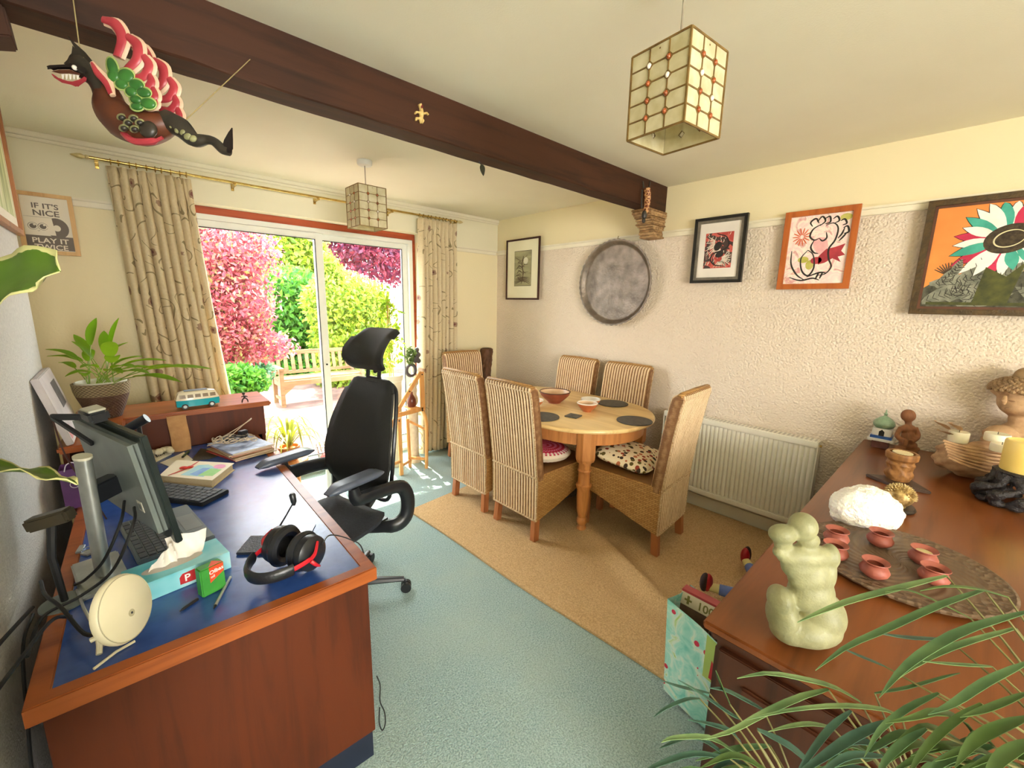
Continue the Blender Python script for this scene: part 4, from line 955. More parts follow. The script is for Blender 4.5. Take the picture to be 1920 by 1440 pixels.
# things on the table
TZ0 = TZ+.0005
def bowl(name, label, c, r, h, mo_, mi_, rim, group=None, foot=.4):
    t = Thing(name, label, 'bowl', (c[0], c[1], TZ0), group=group)
    out = [(0, 0), (r*foot, 0), (r*foot, h*.06), (r*.72, h*.42), (r*.92, h*.7), (r*.985, h*.93), (r, h)]
    inn = [(r*.965, h), (r*.94, h*.9), (r*.88, h*.7), (r*.66, h*.44), (r*.3, h*.2), (0, h*.17)]
    t.part('outside', MB().lathe(out, (c[0], c[1], TZ0), 32, cap=False), mo_, smooth=60)
    t.part('inside', MB().lathe([(r*.999, h)]+inn, (c[0], c[1], TZ0), 32, cap=False), mi_, smooth=60)
    t.part('rim', MB().tube([(c[0]+r*.985*math.cos(a), c[1]+r*.985*math.sin(a), TZ0+h) for a in [2*math.pi*i/40 for i in range(41)]], .0045, 6), rim, smooth=True)
    return t
CLAY = M('red_clay', (150, 78, 52), (116, 56, 38), 10, .45, .1); BUFF = M('buff_glaze', (232, 200, 164), (214, 176, 136), 10, .3)
CLAYO = M('orange_clay', (196, 116, 68), (168, 92, 52), 10, .45, .1); WRIM = M('white_glaze', (240, 232, 216), None, 10, .3)
bowl('serving_bowl', 'large red clay bowl with buff inside on the table', (2.605, 2.285), .128, .095, CLAY, BUFF, M('dark_rim', (92, 52, 36)))
bowl('small_bowl', 'small clay bowl with white rim, nearest the square coaster', (2.578, 1.925), .078, .068, CLAYO, BUFF, WRIM, 'small clay bowls')
bowl('small_bowl', 'small white rimmed bowl tucked behind another small bowl', (2.74, 2.015), .078, .06, CLAYO, WRIM, WRIM, 'small clay bowls')
bowl('small_bowl', 'small clay bowl half hidden behind the near wicker chair', (2.345, 2.27), .072, .062, CLAYO, BUFF, WRIM, 'small clay bowls')
SLATE = M('slate', (92, 88, 82), (70, 68, 64), 40, .55, .25)
def mat_(label, c, r):
    q = MB().lathe([(0, 0), (r*.99, 0), (r, .002), (r, .006), (r*.985, .008), (0, .008)], (c[0], c[1], TZ0), 44); return single('placemat', label, 'placemat', q, SLATE, 'round slate placemats', smooth=35)
mat_('round slate placemat at the near right end of the table', (2.618, 1.535), .125)
mat_('round slate placemat in front of the chair next to the radiator', (2.955, 1.945), .125)
mat_('round slate placemat in front of the pink cushioned chair', (2.185, 2.03), .125)
single('table_coaster', 'square slate coaster beside the small clay bowls', 'coaster', MB().box((2.375, 1.895, TZ0+.005), (.098, .098, .009), Matrix.Rotation(R(12), 3, 'Z')), SLATE, bevel=.002)
# ================================================================== desk with raised shelf
D0 = (.520, 1.195); DA = -.0232; DW = .765; DL = 1.79; DZ_ = .75
DWOOD = wood('mahogany', (88, 38, 12), (60, 25, 8), 'z', .7, .5, .0); DEDGE = wood('mahogany_edge', (164, 88, 40), (126, 62, 26), 'x', .7, .35, .1)
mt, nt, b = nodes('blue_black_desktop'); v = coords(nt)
link(nt, ramp(nt, noise(nt, v, 14, 4), [(.3, srgb((38, 68, 138))), (.7, srgb((54, 90, 168)))]), b.inputs['Base Color']); b.inputs['Roughness'].default_value = .26; b.inputs['Specular IOR Level'].default_value = .8  # base colour made bluer to stand in for the reflected sky
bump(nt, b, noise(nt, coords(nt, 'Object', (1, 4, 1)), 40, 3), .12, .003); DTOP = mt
BLACK = M('matt_black', (30, 31, 34), (22, 23, 26), 30, .5); BLK2 = M('satin_black', (36, 38, 42), (26, 28, 32), 20, .32)
dk = Thing('desk', 'mahogany desk with blue black top and wooden edging', 'desk', (*D0, 0), DA, world=False)
e = .04
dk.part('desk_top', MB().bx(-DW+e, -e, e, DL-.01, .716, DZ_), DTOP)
ed = MB().prism([(-DW, 0), (0, 0), (-e, e), (-DW+e, e)], lambda u, v, w_: (u, v, w_), (.706, DZ_+.002)).prism([(0, 0), (0, DL), (-e, DL), (-e, e)], lambda u, v, w_: (u, v, w_), (.706, DZ_+.002)).prism([(-DW, DL), (-DW, 0), (-DW+e, e), (-DW+e, DL)], lambda u, v, w_: (u, v, w_), (.706, DZ_+.002))
dk.part('edging', ed, DEDGE, bevel=.003)
dk.part('end_panel', MB().bx(-DW+.02, -.022, .022, .05, .11, .706), DWOOD, bevel=.002)
dk.part('plinth', MB().bx(-DW+.03, -.030, .03, .06, 0, .11).bx(-DW+.02, -DW+.5, .06, .5, 0, .05), M('navy_plinth', (24, 32, 52), None, 10, .5))
dk.part('back_panel', MB().bx(-DW+.02, -DW+.045, .05, DL, .02, .706), DWOOD)
dk.part('far_panel', MB().bx(-DW+.045, -.022, DL-.04, DL-.01, 0, .706), DWOOD)
dk.part('drawer_pedestal', MB().bx(-DW+.05, -DW+.42, .052, .50, .05, .70), DWOOD)
# raised shelf unit across the far end
hs = Thing('desk_shelf', 'raised mahogany shelf unit across the far end of the desk', 'shelf', (*D0, DZ_), DA, world=False)
hy = DL-.005; HT = .965-DZ_
hs.part('shelf_top', MB().prism([(-DW-.05, hy-.46), (-DW+.16, hy-.46), (-DW+.16, hy-.02), (.085, hy-.02), (.085, hy+.36), (-DW-.05, hy+.36)], lambda u, v, w_: (u, v, w_), (HT-.03, HT)), DEDGE, bevel=.008)
hs.part('front_board', MB().bx(-DW+.16, .045, hy, hy+.022, .002, HT-.03), DWOOD)
hs.part('return_board', MB().bx(-DW+.115, -DW+.137, hy-.40, hy, .002, HT-.03), DWOOD)
hs.part('end_board', MB().bx(.025, .045, hy+.022, hy+.34, -DZ_+.002, HT-.03), DWOOD)
hs.part('left_board', MB().bx(-DW-.04, -DW-.018, hy-.42, hy+.34, -DZ_+.002, HT-.03), DWOOD)
hs.part('back_board', MB().bx(-DW-.018, .025, hy+.32, hy+.34, -DZ_+.002, HT-.03), DWOOD)
# ================================================================== office chair
oc = Thing('office_chair', 'black mesh office chair with headrest pulled up to the desk', 'chair', (.722, 2.11, 0), R(106), world=False); SH = .075
MESHB = M('black_mesh', (34, 35, 34), (24, 25, 25), 200, .6, .4, bscale=500); FABR = M('seat_fabric', (44, 48, 56), (34, 37, 44), 90, .7, .3); PADM = M('grey_arm_pad', (92, 100, 116), (74, 82, 98), 12, .35)
def slab(fc, nu, nv, th):
    """thin curved slab: fc(u,v)->(point, normal)"""
    V = []; F = []
    for side in (1, -1):
        for j in range(nv):
            for i in range(nu):
                p, n_ = fc(i/(nu-1), j/(nv-1)); e_ = min(1, 6*min(i/(nu-1), 1-i/(nu-1), j/(nv-1), 1-j/(nv-1))+.25); V.append(Vector(p)+Vector(n_)*th/2*side*e_)
    k_ = nu*nv
    for j in range(nv-1):
        for i in range(nu-1):
            a = j*nu+i; F.append((a, a+1, a+nu+1, a+nu)); F.append((k_+a, k_+a+nu, k_+a+nu+1, k_+a+1))
    per = list(range(nu))+[j*nu+nu-1 for j in range(1, nv)]+[(nv-1)*nu+i for i in range(nu-2, -1, -1)]+[j*nu for j in range(nv-2, 0, -1)]
    F += [(per[i], k_+per[i], k_+per[(i+1) % len(per)], per[(i+1) % len(per)]) for i in range(len(per))]
    return MB().add(V, F)
def backc(u, v):
    z = lerp(.57, 1.185, v); w = interp([0, .12, .35, .6, .85, 1], [.19, .24, .262, .242, .20, .165], v); x = lerp(-w, w, u)
    rnd = max(0, abs(2*u-1)-.75)/.25; z2 = z - (.03*rnd**2 if v > .9 else 0) + (.03*rnd**2 if v < .1 else 0)
    y = interp([0, .2, .45, .7, 1], [-.235, -.215, -.235, -.275, -.345], v) + .30*x*x + SH
    return (x, y, z2), (-.6*x, 1, -.15)
oc.part('backrest', slab(backc, 17, 21, .05), MESHB, smooth=50)
def headc(u, v):
    z = lerp(1.235, 1.455, v); w = interp([0, .5, 1], [.145, .16, .145], v); x = lerp(-w, w, u)
    y = -.30 + SH + 1.5*x*x - .16*(v-.35)**2*1.6 - .035*v; rnd = max(0, abs(2*u-1)-.6)/.4
    return (x, y, z+(.02*rnd**2 if v < .15 else 0)-(.02*rnd**2 if v > .85 else 0)), (-1.8*x, 1, .25*(v-.4))
oc.part('headrest', slab(headc, 17, 15, .042), MESHB, smooth=50)
oc.part('headrest_bracket', MB().bar((-.045, -.345+SH, 1.14), (-.045, -.355+SH, 1.27), .022, .014, (0, 1, 0)).bar((.045, -.345+SH, 1.14), (.045, -.355+SH, 1.27), .022, .014, (0, 1, 0)).bar((-.055, -.35+SH, 1.185), (.055, -.35+SH, 1.185), .016, .02).tube(smoothpath([(0, -.355+SH, 1.22), (0, -.40+SH, 1.24), (0, -.405+SH, 1.31), (0, -.36+SH, 1.335)], 12), .012, 8).bar((-.055, -.345+SH, 1.15), (.055, -.345+SH, 1.15), .03, .05), BLK2, bevel=.003)
oc.part('spine', MB().tube(smoothpath([(0, -.05+SH, .43), (0, -.24+SH, .45), (0, -.33+SH, .56), (0, -.315+SH, .78), (0, -.35+SH, 1.0), (0, -.385+SH, 1.14)], 18), [.03]*6+[.024]*12, 10, True, .6), BLK2, smooth=True)
oc.part('back_hoop', MB().tube(smoothpath([(.17, -.26+SH, .55), (.22, -.25+SH, .68), (.235, -.26+SH, .86), (.19, -.33+SH, 1.08), (.13, -.37+SH, 1.15), (0, -.385+SH, 1.17), (-.13, -.37+SH, 1.15), (-.19, -.33+SH, 1.08), (-.235, -.26+SH, .86), (-.22, -.25+SH, .68), (-.17, -.26+SH, .55), (0, -.28+SH, .53), (.17, -.26+SH, .55)], 60), .011, 8), BLK2, smooth=True)
def seatc(u, v):
    w = interp([0, .15, .6, .9, 1], [.19, .235, .25, .235, .2], v); x = lerp(-w, w, u); y = lerp(-.22, .27, v)+SH
    z = .485 + .012*math.cos(math.pi*u*2)*0 - .10*max(0, v-.8)**2*6 + .05*x*x*3 - .02*math.sin(math.pi*v)
    return (x, y, z), (-.1*x, .1*(v-.5), 1)
oc.part('seat', slab(seatc, 15, 17, .075), FABR, smooth=50)
oc.part('seat_pan', MB().box((0, .01, .437), (.38, .40, .03)).box((0, -.02, .405), (.2, .26, .05)), BLK2, bevel=.012)
for s in (-1, 1):
    ar = oc.part('arm', MB().tube(smoothpath([(s*.10, -.12+SH, .43), (s*.25, -.21+SH, .445), (s*.285, -.265+SH, .47), (s*.292, -.288+SH, .53), (s*.292, -.282+SH, .61), (s*.289, -.235+SH, .665), (s*.285, -.10+SH, .685), (s*.28, .01+SH, .695), (s*.278, .03+SH, .755)], 34), [.024]*4+[.029]*26+[.024, .022, .02, .018], 10, True, 1.3), BLK2, smooth=True)
    def padc(u, v, s=s):
        w = interp([0, .1, .8, 1], [.03, .045, .042, .02], v); x = s*.275+lerp(-w, w, u); y = lerp(-.13, .165, v); return (x, y+SH, .785-.03*max(0, v-.8)*2), (0, 0, 1)
    oc.part('arm_pad', slab(padc, 9, 15, .032), PADM, ar, smooth=50)
oc.part('gas_lift', MB().cyl((0, 0, .10), (0, 0, .40), .025, None, 16).cyl((0, 0, .08), (0, 0, .24), .034, None, 16), BLK2, smooth=True)
bs = oc.part('hub', MB().lathe([(0, .065), (.05, .065), (.055, .09), (.04, .12), (0, .12)], (0, 0, 0), 20), BLK2, smooth=True)
a0 = math.atan2(1.013-.722, -(1.941-2.11))  # one caster points to the near right in the room
for i in range(5):
    # angle in local frame
    wa = math.atan2(1.941-2.11, 1.013-.722)+2*math.pi*i/5; la = wa-R(106); d = Vector((math.cos(la), math.sin(la), 0)); n_ = Vector((-d.y, d.x, 0))
    leg = oc.part('base_leg', MB().tube([d*.03+Vector((0, 0, .093)), d*.2+Vector((0, 0, .085)), d*.325+Vector((0, 0, .075))], [.03, .024, .017], 8, True, .7), BLK2, smooth=True)
    cst = MB()
    for k_ in (-1, 1):
        c = d*.335+n_*(.014*k_)+Vector((0, 0, .028)); cst.cyl(c-n_*.010, c+n_*.010, .028, None, 18)
    oc.part('caster', cst.cyl(d*.33+Vector((0, 0, .03)), d*.325+Vector((0, 0, .075)), .009, None, 8), BLACK, leg, smooth=35)
oc.part('tilt_lever', MB().tube([(.08, .02, .42), (.2, .04, .425), (.27, .05, .42)], .006, 6), BLK2)
# ================================================================== sideboard
SBW = wood('sideboard_mahogany', (122, 68, 32), (88, 46, 21), 'x', .5, .28, .25)
SBD = wood('sideboard_front', (70, 36, 20), (46, 24, 13), 'z', .6, .4, .1)
SX0, SX1, SY0, SY1, SZ = 1.0, 3.285, -.62, .352, .82
sb = Thing('sideboard', 'long mahogany sideboard with panelled ends in the foreground', 'sideboard', ((SX0+SX1)/2, (SY0+SY1)/2, 0))
sb.part('top', MB().bx(SX0, SX1, SY0, SY1, SZ-.022, SZ), SBW, bevel=.005)
sb.part('moulding', MB().bx(SX0+.014, SX1, SY0+.014, SY1-.014, SZ-.05, SZ-.022), SBD, bevel=.008)
sb.part('body', MB().bx(SX0+.03, SX1, SY0+.03, SY1-.03, .08, SZ-.05), SBD)
sb.part('plinth', MB().bx(SX0+.05, SX1, SY0+.05, SY1-.05, 0, .08), SBD)
for ya, yb_ in ((SY0+.04, -.15), (-.13, SY1-.04)):
    d = sb.part('door', MB().bx(SX0+.014, SX0+.031, ya, yb_, .10, SZ-.065), SBD, bevel=.003)
    sb.part('door_panel', MB().bx(SX0+.004, SX0+.015, ya+.06, yb_-.06, .16, SZ-.125), SBD, d, bevel=.005)
    sb.part('knob', MB().lathe([(0, 0), (.006, 0), (.006, .012), (.013, .018), (.012, .026), (0, .03)], (SX0+.014, (yb_ if ya < -.3 else ya)+(-.03 if ya < -.3 else .03), .5), 12, Matrix.Rotation(R(-90), 3, 'Y')), BRASS, d, smooth=True)
for xa, xb in ((SX0+.06, 2.1), (2.14, SX1-.05)):
    sb.part('end_panel', MB().bx(xa, xb, SY1-.031, SY1-.016, .14, SZ-.1), SBD, bevel=.004)
# ================================================================== helpers for sculpted and leafy things
def dep(x, y, d): return CP + ray(x, y)*(d/CAM_F)
def depth(p): return (Vector(p)-CP).dot(fw)
def fuse(mb, voxel, smooth=2, disp=None, name='body'):
    """merge overlapping lumps into one continuous surface"""
    me = mb.mesh(name, None, False, 0)
    o = bpy.data.objects.new('tmp', me); col.objects.link(o)
    r = o.modifiers.new('r', 'REMESH'); r.mode = 'VOXEL'; r.voxel_size = voxel
    if smooth: s = o.modifiers.new('s', 'SMOOTH'); s.factor = .5; s.iterations = smooth
    dg = bpy.context.evaluated_depsgraph_get(); ev = o.evaluated_get(dg); m2 = bpy.data.meshes.new_from_object(ev)
    out = MB(); vs_ = [v.co.copy() for v in m2.vertices]
    if disp:
        for v, p in zip(m2.vertices, vs_): p += v.normal*disp(p)
    out.add(vs_, [tuple(p.vertices) for p in m2.polygons])
    bpy.data.objects.remove(o); bpy.data.meshes.remove(me); bpy.data.meshes.remove(m2); return out
def blade(path, wd, up_=Vector((0, 0, 1)), n=9, fold=.25, prof=None, th=.0007, droop=0):
    """leaf blade along a path, folded at the midrib, with a little thickness"""
    P = smoothpath(path, n); V = []; F = []
    for side in (1, -1):
        for i, p in enumerate(P):
            t = i/(n-1); d = (P[min(i+1, n-1)]-P[max(i-1, 0)]).normalized()
            x = d.cross(up_); x = x.normalized() if x.length > 1e-4 else Vector((1, 0, 0)); u = x.cross(d)
            w = wd*.5*(prof(t) if prof else max(.03, math.sin(math.pi*(.04+.96*t)**.75)**.8))
            V += [p-x*w+u*w*fold+u*th*side, p+u*th*side, p+x*w+u*w*fold+u*th*side]
    k_ = 3*n
    for i in range(n-1):
        for j in range(2):
            a = i*3+j; F.append((a, a+1, a+4, a+3)); F.append((k_+a, k_+a+3, k_+a+4, k_+a+1))
        for a, b_ in ((i*3, i*3+3), (i*3+5, i*3+2)): F.append((a, b_, k_+b_, k_+a))
    F += [(0, k_, k_+1, 1), (1, k_+1, k_+2, 2), (3*n-3, 3*n-2, k_+3*n-2, k_+3*n-3), (3*n-2, 3*n-1, k_+3*n-1, k_+3*n-2)]
    return MB().add(V, F)
DT = DZ_+.0008
def obox(c, sx, sy, z0, z1, rz): return MB().box((c[0], c[1], (z0+z1)/2), (sx, sy, z1-z0), Matrix.Rotation(rz, 3, 'Z'))
# ------------------------------------------------------------------ monitor on its stand
SIL = M('brushed_silver', (186, 190, 184), (160, 164, 160), 20, .35, metal=.6); GREYP = M('grey_plastic', (120, 128, 122), (104, 112, 106), 12, .4)
DGRN = M('dark_bezel', (34, 44, 42), (24, 32, 30), 14, .35)
mo_t = Thing('monitor', 'grey backed computer monitor on a silver column stand', 'monitor', (-.12, 1.70, DT))
mx = Vector((-.126, 2.025, 0)); nx = Vector((.020, 1.53, 0)); dirx = (nx-mx).normalized(); nrm = Vector((-dirx.y, dirx.x, 0))
if nrm.x < 0: nrm = -nrm                    # screen side faces the chair
Wm = (nx-mx).length; tl = R(8); upm = (Vector((0, 0, 1))*math.cos(tl)-nrm*math.sin(tl)); outm = (nrm*math.cos(tl)+Vector((0, 0, 1))*math.sin(tl))
O_ = Vector((mx.x, mx.y, .865))+nrm*.035
def mf(u, v, w_): return O_+dirx*u+upm*v+outm*w_
Hm = .355
mo_t.part('bezel', MB().prism([(0, 0), (Wm, 0), (Wm, Hm), (0, Hm)], mf, (-.006, .012)), DGRN, bevel=.003)
mo_t.part('screen', MB().prism([(.008, .016), (Wm-.008, .016), (Wm-.008, Hm-.008), (.008, Hm-.008)], mf, (.0122, .013)), M('dark_screen', (14, 16, 20), None, 5, .12))
mo_t.part('back_cover', MB().prism([(.012, .03), (Wm-.02, .03), (Wm-.02, Hm-.012), (.012, Hm-.012)], mf, (-.03, -.006)), GREYP, bevel=.012)
lg_ = mo_t.part('logo', MB().prism([(Wm-.12, .10), (Wm-.085, .10), (Wm-.085, .135), (Wm-.12, .135)], mf, (-.0315, -.0302)), M('logo_white', (214, 210, 190)))
mo_t.part('logo_mark', MB().prism([(Wm-.112, .108), (Wm-.093, .108), (Wm-.093, .127), (Wm-.112, .127)], mf, (-.0325, -.0316)), GREYP, lg_)
cb_ = Vector((-.128, 1.70, 0)); mc = mf(Wm*.5, Hm*.45, -.03)
mo_t.part('column', MB().prism(ell(cb_.x, cb_.y, .019, .034, 20, R(14)), lambda u, v, w_: (u, v, w_), (DT+.014, 1.135)), SIL, smooth=50)
mo_t.part('column_cap', MB().prism(ell(cb_.x, cb_.y, .021, .036, 20, R(14)), lambda u, v, w_: (u, v, w_), (1.135, 1.142)), M('cap_pale', (226, 222, 196)), smooth=50)
mo_t.part('arm', MB().bar((cb_.x, cb_.y, mc.z), mc, .045, .06), BLK2, bevel=.004)
mo_t.part('base_plate', obox((-.135, 1.71), .11, .24, DT, DT+.013, R(8)), SIL, bevel=.004)
# webcam clipped on the monitor
wc = Thing('webcam', 'webcam with pale top clipped over the monitor edge', 'webcam', mf(Wm*.42, Hm, 0))
p0 = mf(Wm*.42, Hm+.022, -.012)
wc.part('camera_body', MB().box(p0, (.05, .085, .036), Matrix((outm, dirx, upm)).transposed()), BLK2, bevel=.008)
wc.part('top_shell', MB().box(mf(Wm*.42, Hm+.042, -.012), (.046, .08, .006), Matrix((outm, dirx, upm)).transposed()), M('pale_shell', (206, 204, 186)), bevel=.003)
wc.part('clip_arm', MB().bar(mf(Wm*.42-.02, Hm+.012, -.012), mf(Wm*.1, Hm+.012, -.075), .02, .010, outm).bar(mf(Wm*.1, Hm+.012, -.075), mf(Wm*.35, Hm-.075, -.034), .018, .010, outm), BLACK, bevel=.002)
wc.part('lead', MB().tube(smoothpath([mf(Wm*.1, Hm+.01, -.075), mf(Wm*.1, Hm-.12, -.08), mf(Wm*.18, .12, -.07), mf(Wm*.25, .0, -.06)], 16), .0025, 6), M('brown_lead', (72, 40, 30)))
# small black lamp head behind the monitor
sp = Thing('desk_spotlight', 'small black spotlight behind the top of the monitor', 'lamp', (.02, 2.21, DT))
sp.part('head', MB().cyl((-.035, 2.20, 1.085), (.032, 2.18, 1.125), .016, .019, 14), BLK2, smooth=35)
sp.part('stem', MB().cyl((.012, 2.21, DT), (.004, 2.195, 1.10), .008, None, 8), BLACK, smooth=True)
sp.part('foot', MB().lathe([(0, 0), (.03, 0), (.03, .008), (.012, .014), (0, .014)], (.012, 2.21, DT+.0), 18), BLACK, smooth=35)
# ------------------------------------------------------------------ keyboards
def keyboard(name, label, c, ax, L, W, h, rows, mat, kmat, keyarea=(.04, .96, .06, .94), palm=None):
    t = Thing(name, label, 'keyboard', (*c, DT)); ax = Vector((*ax, 0)).normalized(); ay = Vector((-ax.y, ax.x, 0)); o = Vector((*c, DT))
    def kf(u, v, w_): return o+ax*(u-.5)*L+ay*(v-.5)*W+Vector((0, 0, w_))
    t.part('case', MB().prism([(0, 0), (1, 0), (1, 1), (0, 1)], kf, (0, h)), mat, bevel=.003)
    q = MB(); u0, u1, v0, v1 = keyarea
    for r_ in range(rows):
        n_ = 15 if r_ < rows-1 else 9; va, vb = lerp(v0, v1, r_/rows), lerp(v0, v1, (r_+.84)/rows)
        for k_ in range(n_):
            ua, ub = lerp(u0, u1, k_/n_), lerp(u0, u1, (k_+.85)/n_); q.prism([(ua, va), (ub, va), (ub, vb), (ua, vb)], kf, (h, h+.004))
    kk = t.part('keys', q, kmat); kk['kind'] = 'stuff'
    if palm: t.part('touch_pad', MB().prism(palm, kf, (h, h+.0008)), M('pad_grey', (140, 146, 152), None, 8, .3))
    return t
KC = M('keycap', (74, 78, 84), (58, 62, 68), 30, .45)
keyboard('keyboard', 'black keyboard lying between the monitor and the gift book', (.083, 2.262), (.59, -.80), .44, .135, .018, 5, BLACK, KC)
keyboard('laptop_keyboard', 'large grey laptop keyboard under the monitor', (.032, 1.89), (-.13, .99), .355, .212, .016, 6, M('laptop_grey', (118, 128, 136), (104, 114, 122), 8, .35), M('laptop_key', (64, 68, 74), None, 30, .45), (.03, .97, .34, .97), [(.3, .04), (.7, .04), (.7, .28), (.3, .28)])
# ------------------------------------------------------------------ tissue box
tb = Thing('tissue_box', 'pale blue tissue box with a tissue pulled out', 'tissue box', (.043, 1.541, DT))
ta = math.atan2(.036, .237); TH = .056
def tf(u, v, w_): c_, s_ = math.cos(ta), math.sin(ta); return Vector((.043+u*c_-v*s_, 1.541+u*s_+v*c_, DT+w_))
mt, nt, b = nodes('pale_blue_card'); v = coords(nt); f = noise(nt, v, 9, 2)
link(nt, ramp(nt, f, [(.35, srgb((92, 190, 204))), (.6, srgb((150, 216, 224))), (.75, srgb((206, 232, 228)))]), b.inputs['Base Color']); b.inputs['Roughness'].default_value = .45
tb.part('box', MB().prism([(-.12, -.063), (.12, -.063), (.12, .063), (-.12, .063)], tf, (0, TH)), mt, bevel=.0015)
tb.part('opening', MB().prism(ell(-.01, .0, .075, .028, 24), tf, (TH, TH+.0006)), M('slot_shadow', (196, 188, 176)))
TIS = M('tissue_paper', (250, 244, 232), (240, 232, 220), 14, .9)
def sheet(pts, n=10):
    def fn(u, v): a = Vector(pts[0]).lerp(Vector(pts[1]), u); b_ = Vector(pts[2]).lerp(Vector(pts[3]), u); p = a.lerp(b_, v); return tf(p.x, p.y+.008*math.sin(9*u+5*v), p.z+.004*math.sin(11*v+3*u))
    return MB().grid(fn, n, n)
tb.part('tissue', sheet([(-.07, -.004, TH), (.0, -.004, TH), (-.02, -.02, TH+.07), (-.005, -.01, TH+.075)]), TIS, smooth=True)
tb.part('tissue', sheet([(-.01, .004, TH), (.062, .002, TH), (-.018, .03, TH+.08), (.088, .014, TH+.062)]), TIS, smooth=True)
lgm = M('logo_red', (196, 40, 44), (180, 34, 38), 9, .5)
tb.part('logo', MB().prism([(-.012, .012), (.026, .010), (.030, .026), (.027, .046), (-.004, .044), (-.012, .034)], lambda u, v, w_: tf(u, -.063-w_, v), (0, .0006)), lgm)
tb.part('lettering', text_mb('P', .03, lambda u, v, w_: tf(u-.001, -.0638-w_, v+.018), .0003), M('label_white', (246, 242, 236)))
# small green pack
gp_ = Thing('tissue_pack', 'small green and orange pocket pack standing by the tissue box', 'tissue pack', (.108, 1.405, DT))
pa = R(16)
def gf(u, v, w_): c_, s_ = math.cos(pa), math.sin(pa); return Vector((.108+u*c_-v*s_, 1.405+u*s_+v*c_, DT+w_))
gp_.part('pack', MB().prism([(-.031, -.016), (.031, -.016), (.031, .016), (-.031, .016)], gf, (0, .086)), M('pack_green', (72, 160, 64), (52, 134, 48), 14, .4), bevel=.003)
gp_.part('orange_flash', MB().prism([(-.008, .036), (.029, .058), (.029, .084), (-.008, .084)], lambda u, v, w_: gf(u, -.016-w_, v), (0, .0005)).prism([(-.008, -.015), (.029, -.015), (.012, .014)], lambda u, v, w_: gf(u, v, .086+w_), (0, .0005)), M('pack_orange', (230, 84, 44), (214, 70, 36), 10, .4))
gp_.part('lettering', text_mb('Olbas', .016, lambda u, v, w_: gf(u-.009, -.0168-w_, v+.062+u*.1), .0003), M('label_white', (246, 242, 236)))
gp_.part('lettering', text_mb('oil', .011, lambda u, v, w_: gf(u-.006, -.0168-w_, v+.050+u*.1), .0003), M('label_white', (246, 242, 236)))
# ------------------------------------------------------------------ round white device on a foot
dv = Thing('desk_speakerphone', 'round white disc shaped device on a wire foot at the desk corner', 'speaker', (-.10, 1.27, DT))
dc = Vector((-.078, 1.285, .862)); dn = Vector((.80, -.55, .22)).normalized(); dq = Vector((0, 0, 1)).rotation_difference(dn).to_matrix()
CRM = M('cream_plastic', (240, 232, 200), (230, 220, 184), 6, .35)
dv.part('disc', MB().lathe([(0, -.016), (.066, -.014), (.078, -.006), (.080, .002), (.077, .010), (.072, .014), (0, .019)], dc, 40, dq), CRM, smooth=40)
dv.part('rim_line', MB().tube([dc+dq @ Vector((.0755*math.cos(a), .0755*math.sin(a), .0118)) for a in [2*math.pi*i/48 for i in range(49)]], .0011, 5), M('rim_shadow', (196, 186, 150)))
bt_ = dv.part('button', MB().lathe([(0, .0178), (.0085, .0178), (.0085, .0188), (0, .0188)], dc+dq @ Vector((.012, -.010, 0)), 18, dq), M('rim_shadow', (196, 186, 150)))
dv.part('button_mark', MB().lathe([(0, .0188), (.0028, .0188), (.0028, .0194), (0, .0194)], dc+dq @ Vector((.012, -.010, 0)), 12, dq), BLK2, bt_)
bk = dc-dn*.02
dv.part('foot', MB().tube(smoothpath([bk+Vector((0, 0, -.03)), bk+Vector((-.03, .02, -.05)), Vector((-.128, 1.315, DT+.02)), Vector((-.130, 1.30, DT+.006))], 14), .006, 8).tube([Vector((-.138, 1.255, DT+.004)), Vector((-.10, 1.285, DT+.005)), Vector((-.066, 1.30, DT+.004))], .0032, 8), CRM, smooth=True)
dv.part('foot', MB().tube([bk+Vector((-.005, 0, -.045)), bk+Vector((-.045, .0, -.055))], .006, 8), CRM, smooth=True)
dv.part('lead', MB().tube(smoothpath([bk+Vector((-.01, .0, -.04)), Vector((-.15, 1.35, .79)), Vector((-.2, 1.5, .80)), Vector((-.24, 1.62, .79)), Vector((-.262, 1.75, .77))], 20), .0045, 7), BLACK, smooth=True)
# T-shaped camera on a thin stand
tcam = Thing('desk_camera', 'black bar shaped camera on a thin stem at the wall side', 'camera', (-.212, 1.615, DT))
h0, h1 = dep(54, 985, 1.14), dep(134, 962, 1.16)
tcam.part('bar', MB().bar(h0, h1, .042, .036), M('bar_brown', (70, 62, 46), (48, 44, 34), 14, .4), bevel=.006)
tcam.part('stem', MB().tube([Vector((-.205, 1.605, DT+.01)), Vector((-.212, 1.60, .9)), (h0+h1)/2+Vector((0, 0, -.015))], [.008, .009, .01], 8), BLACK, smooth=True)
tcam.part('foot', MB().lathe([(0, 0), (.05, 0), (.05, .006), (.018, .012), (0, .012)], (-.208, 1.612, DT), 28), GREYP, smooth=35)
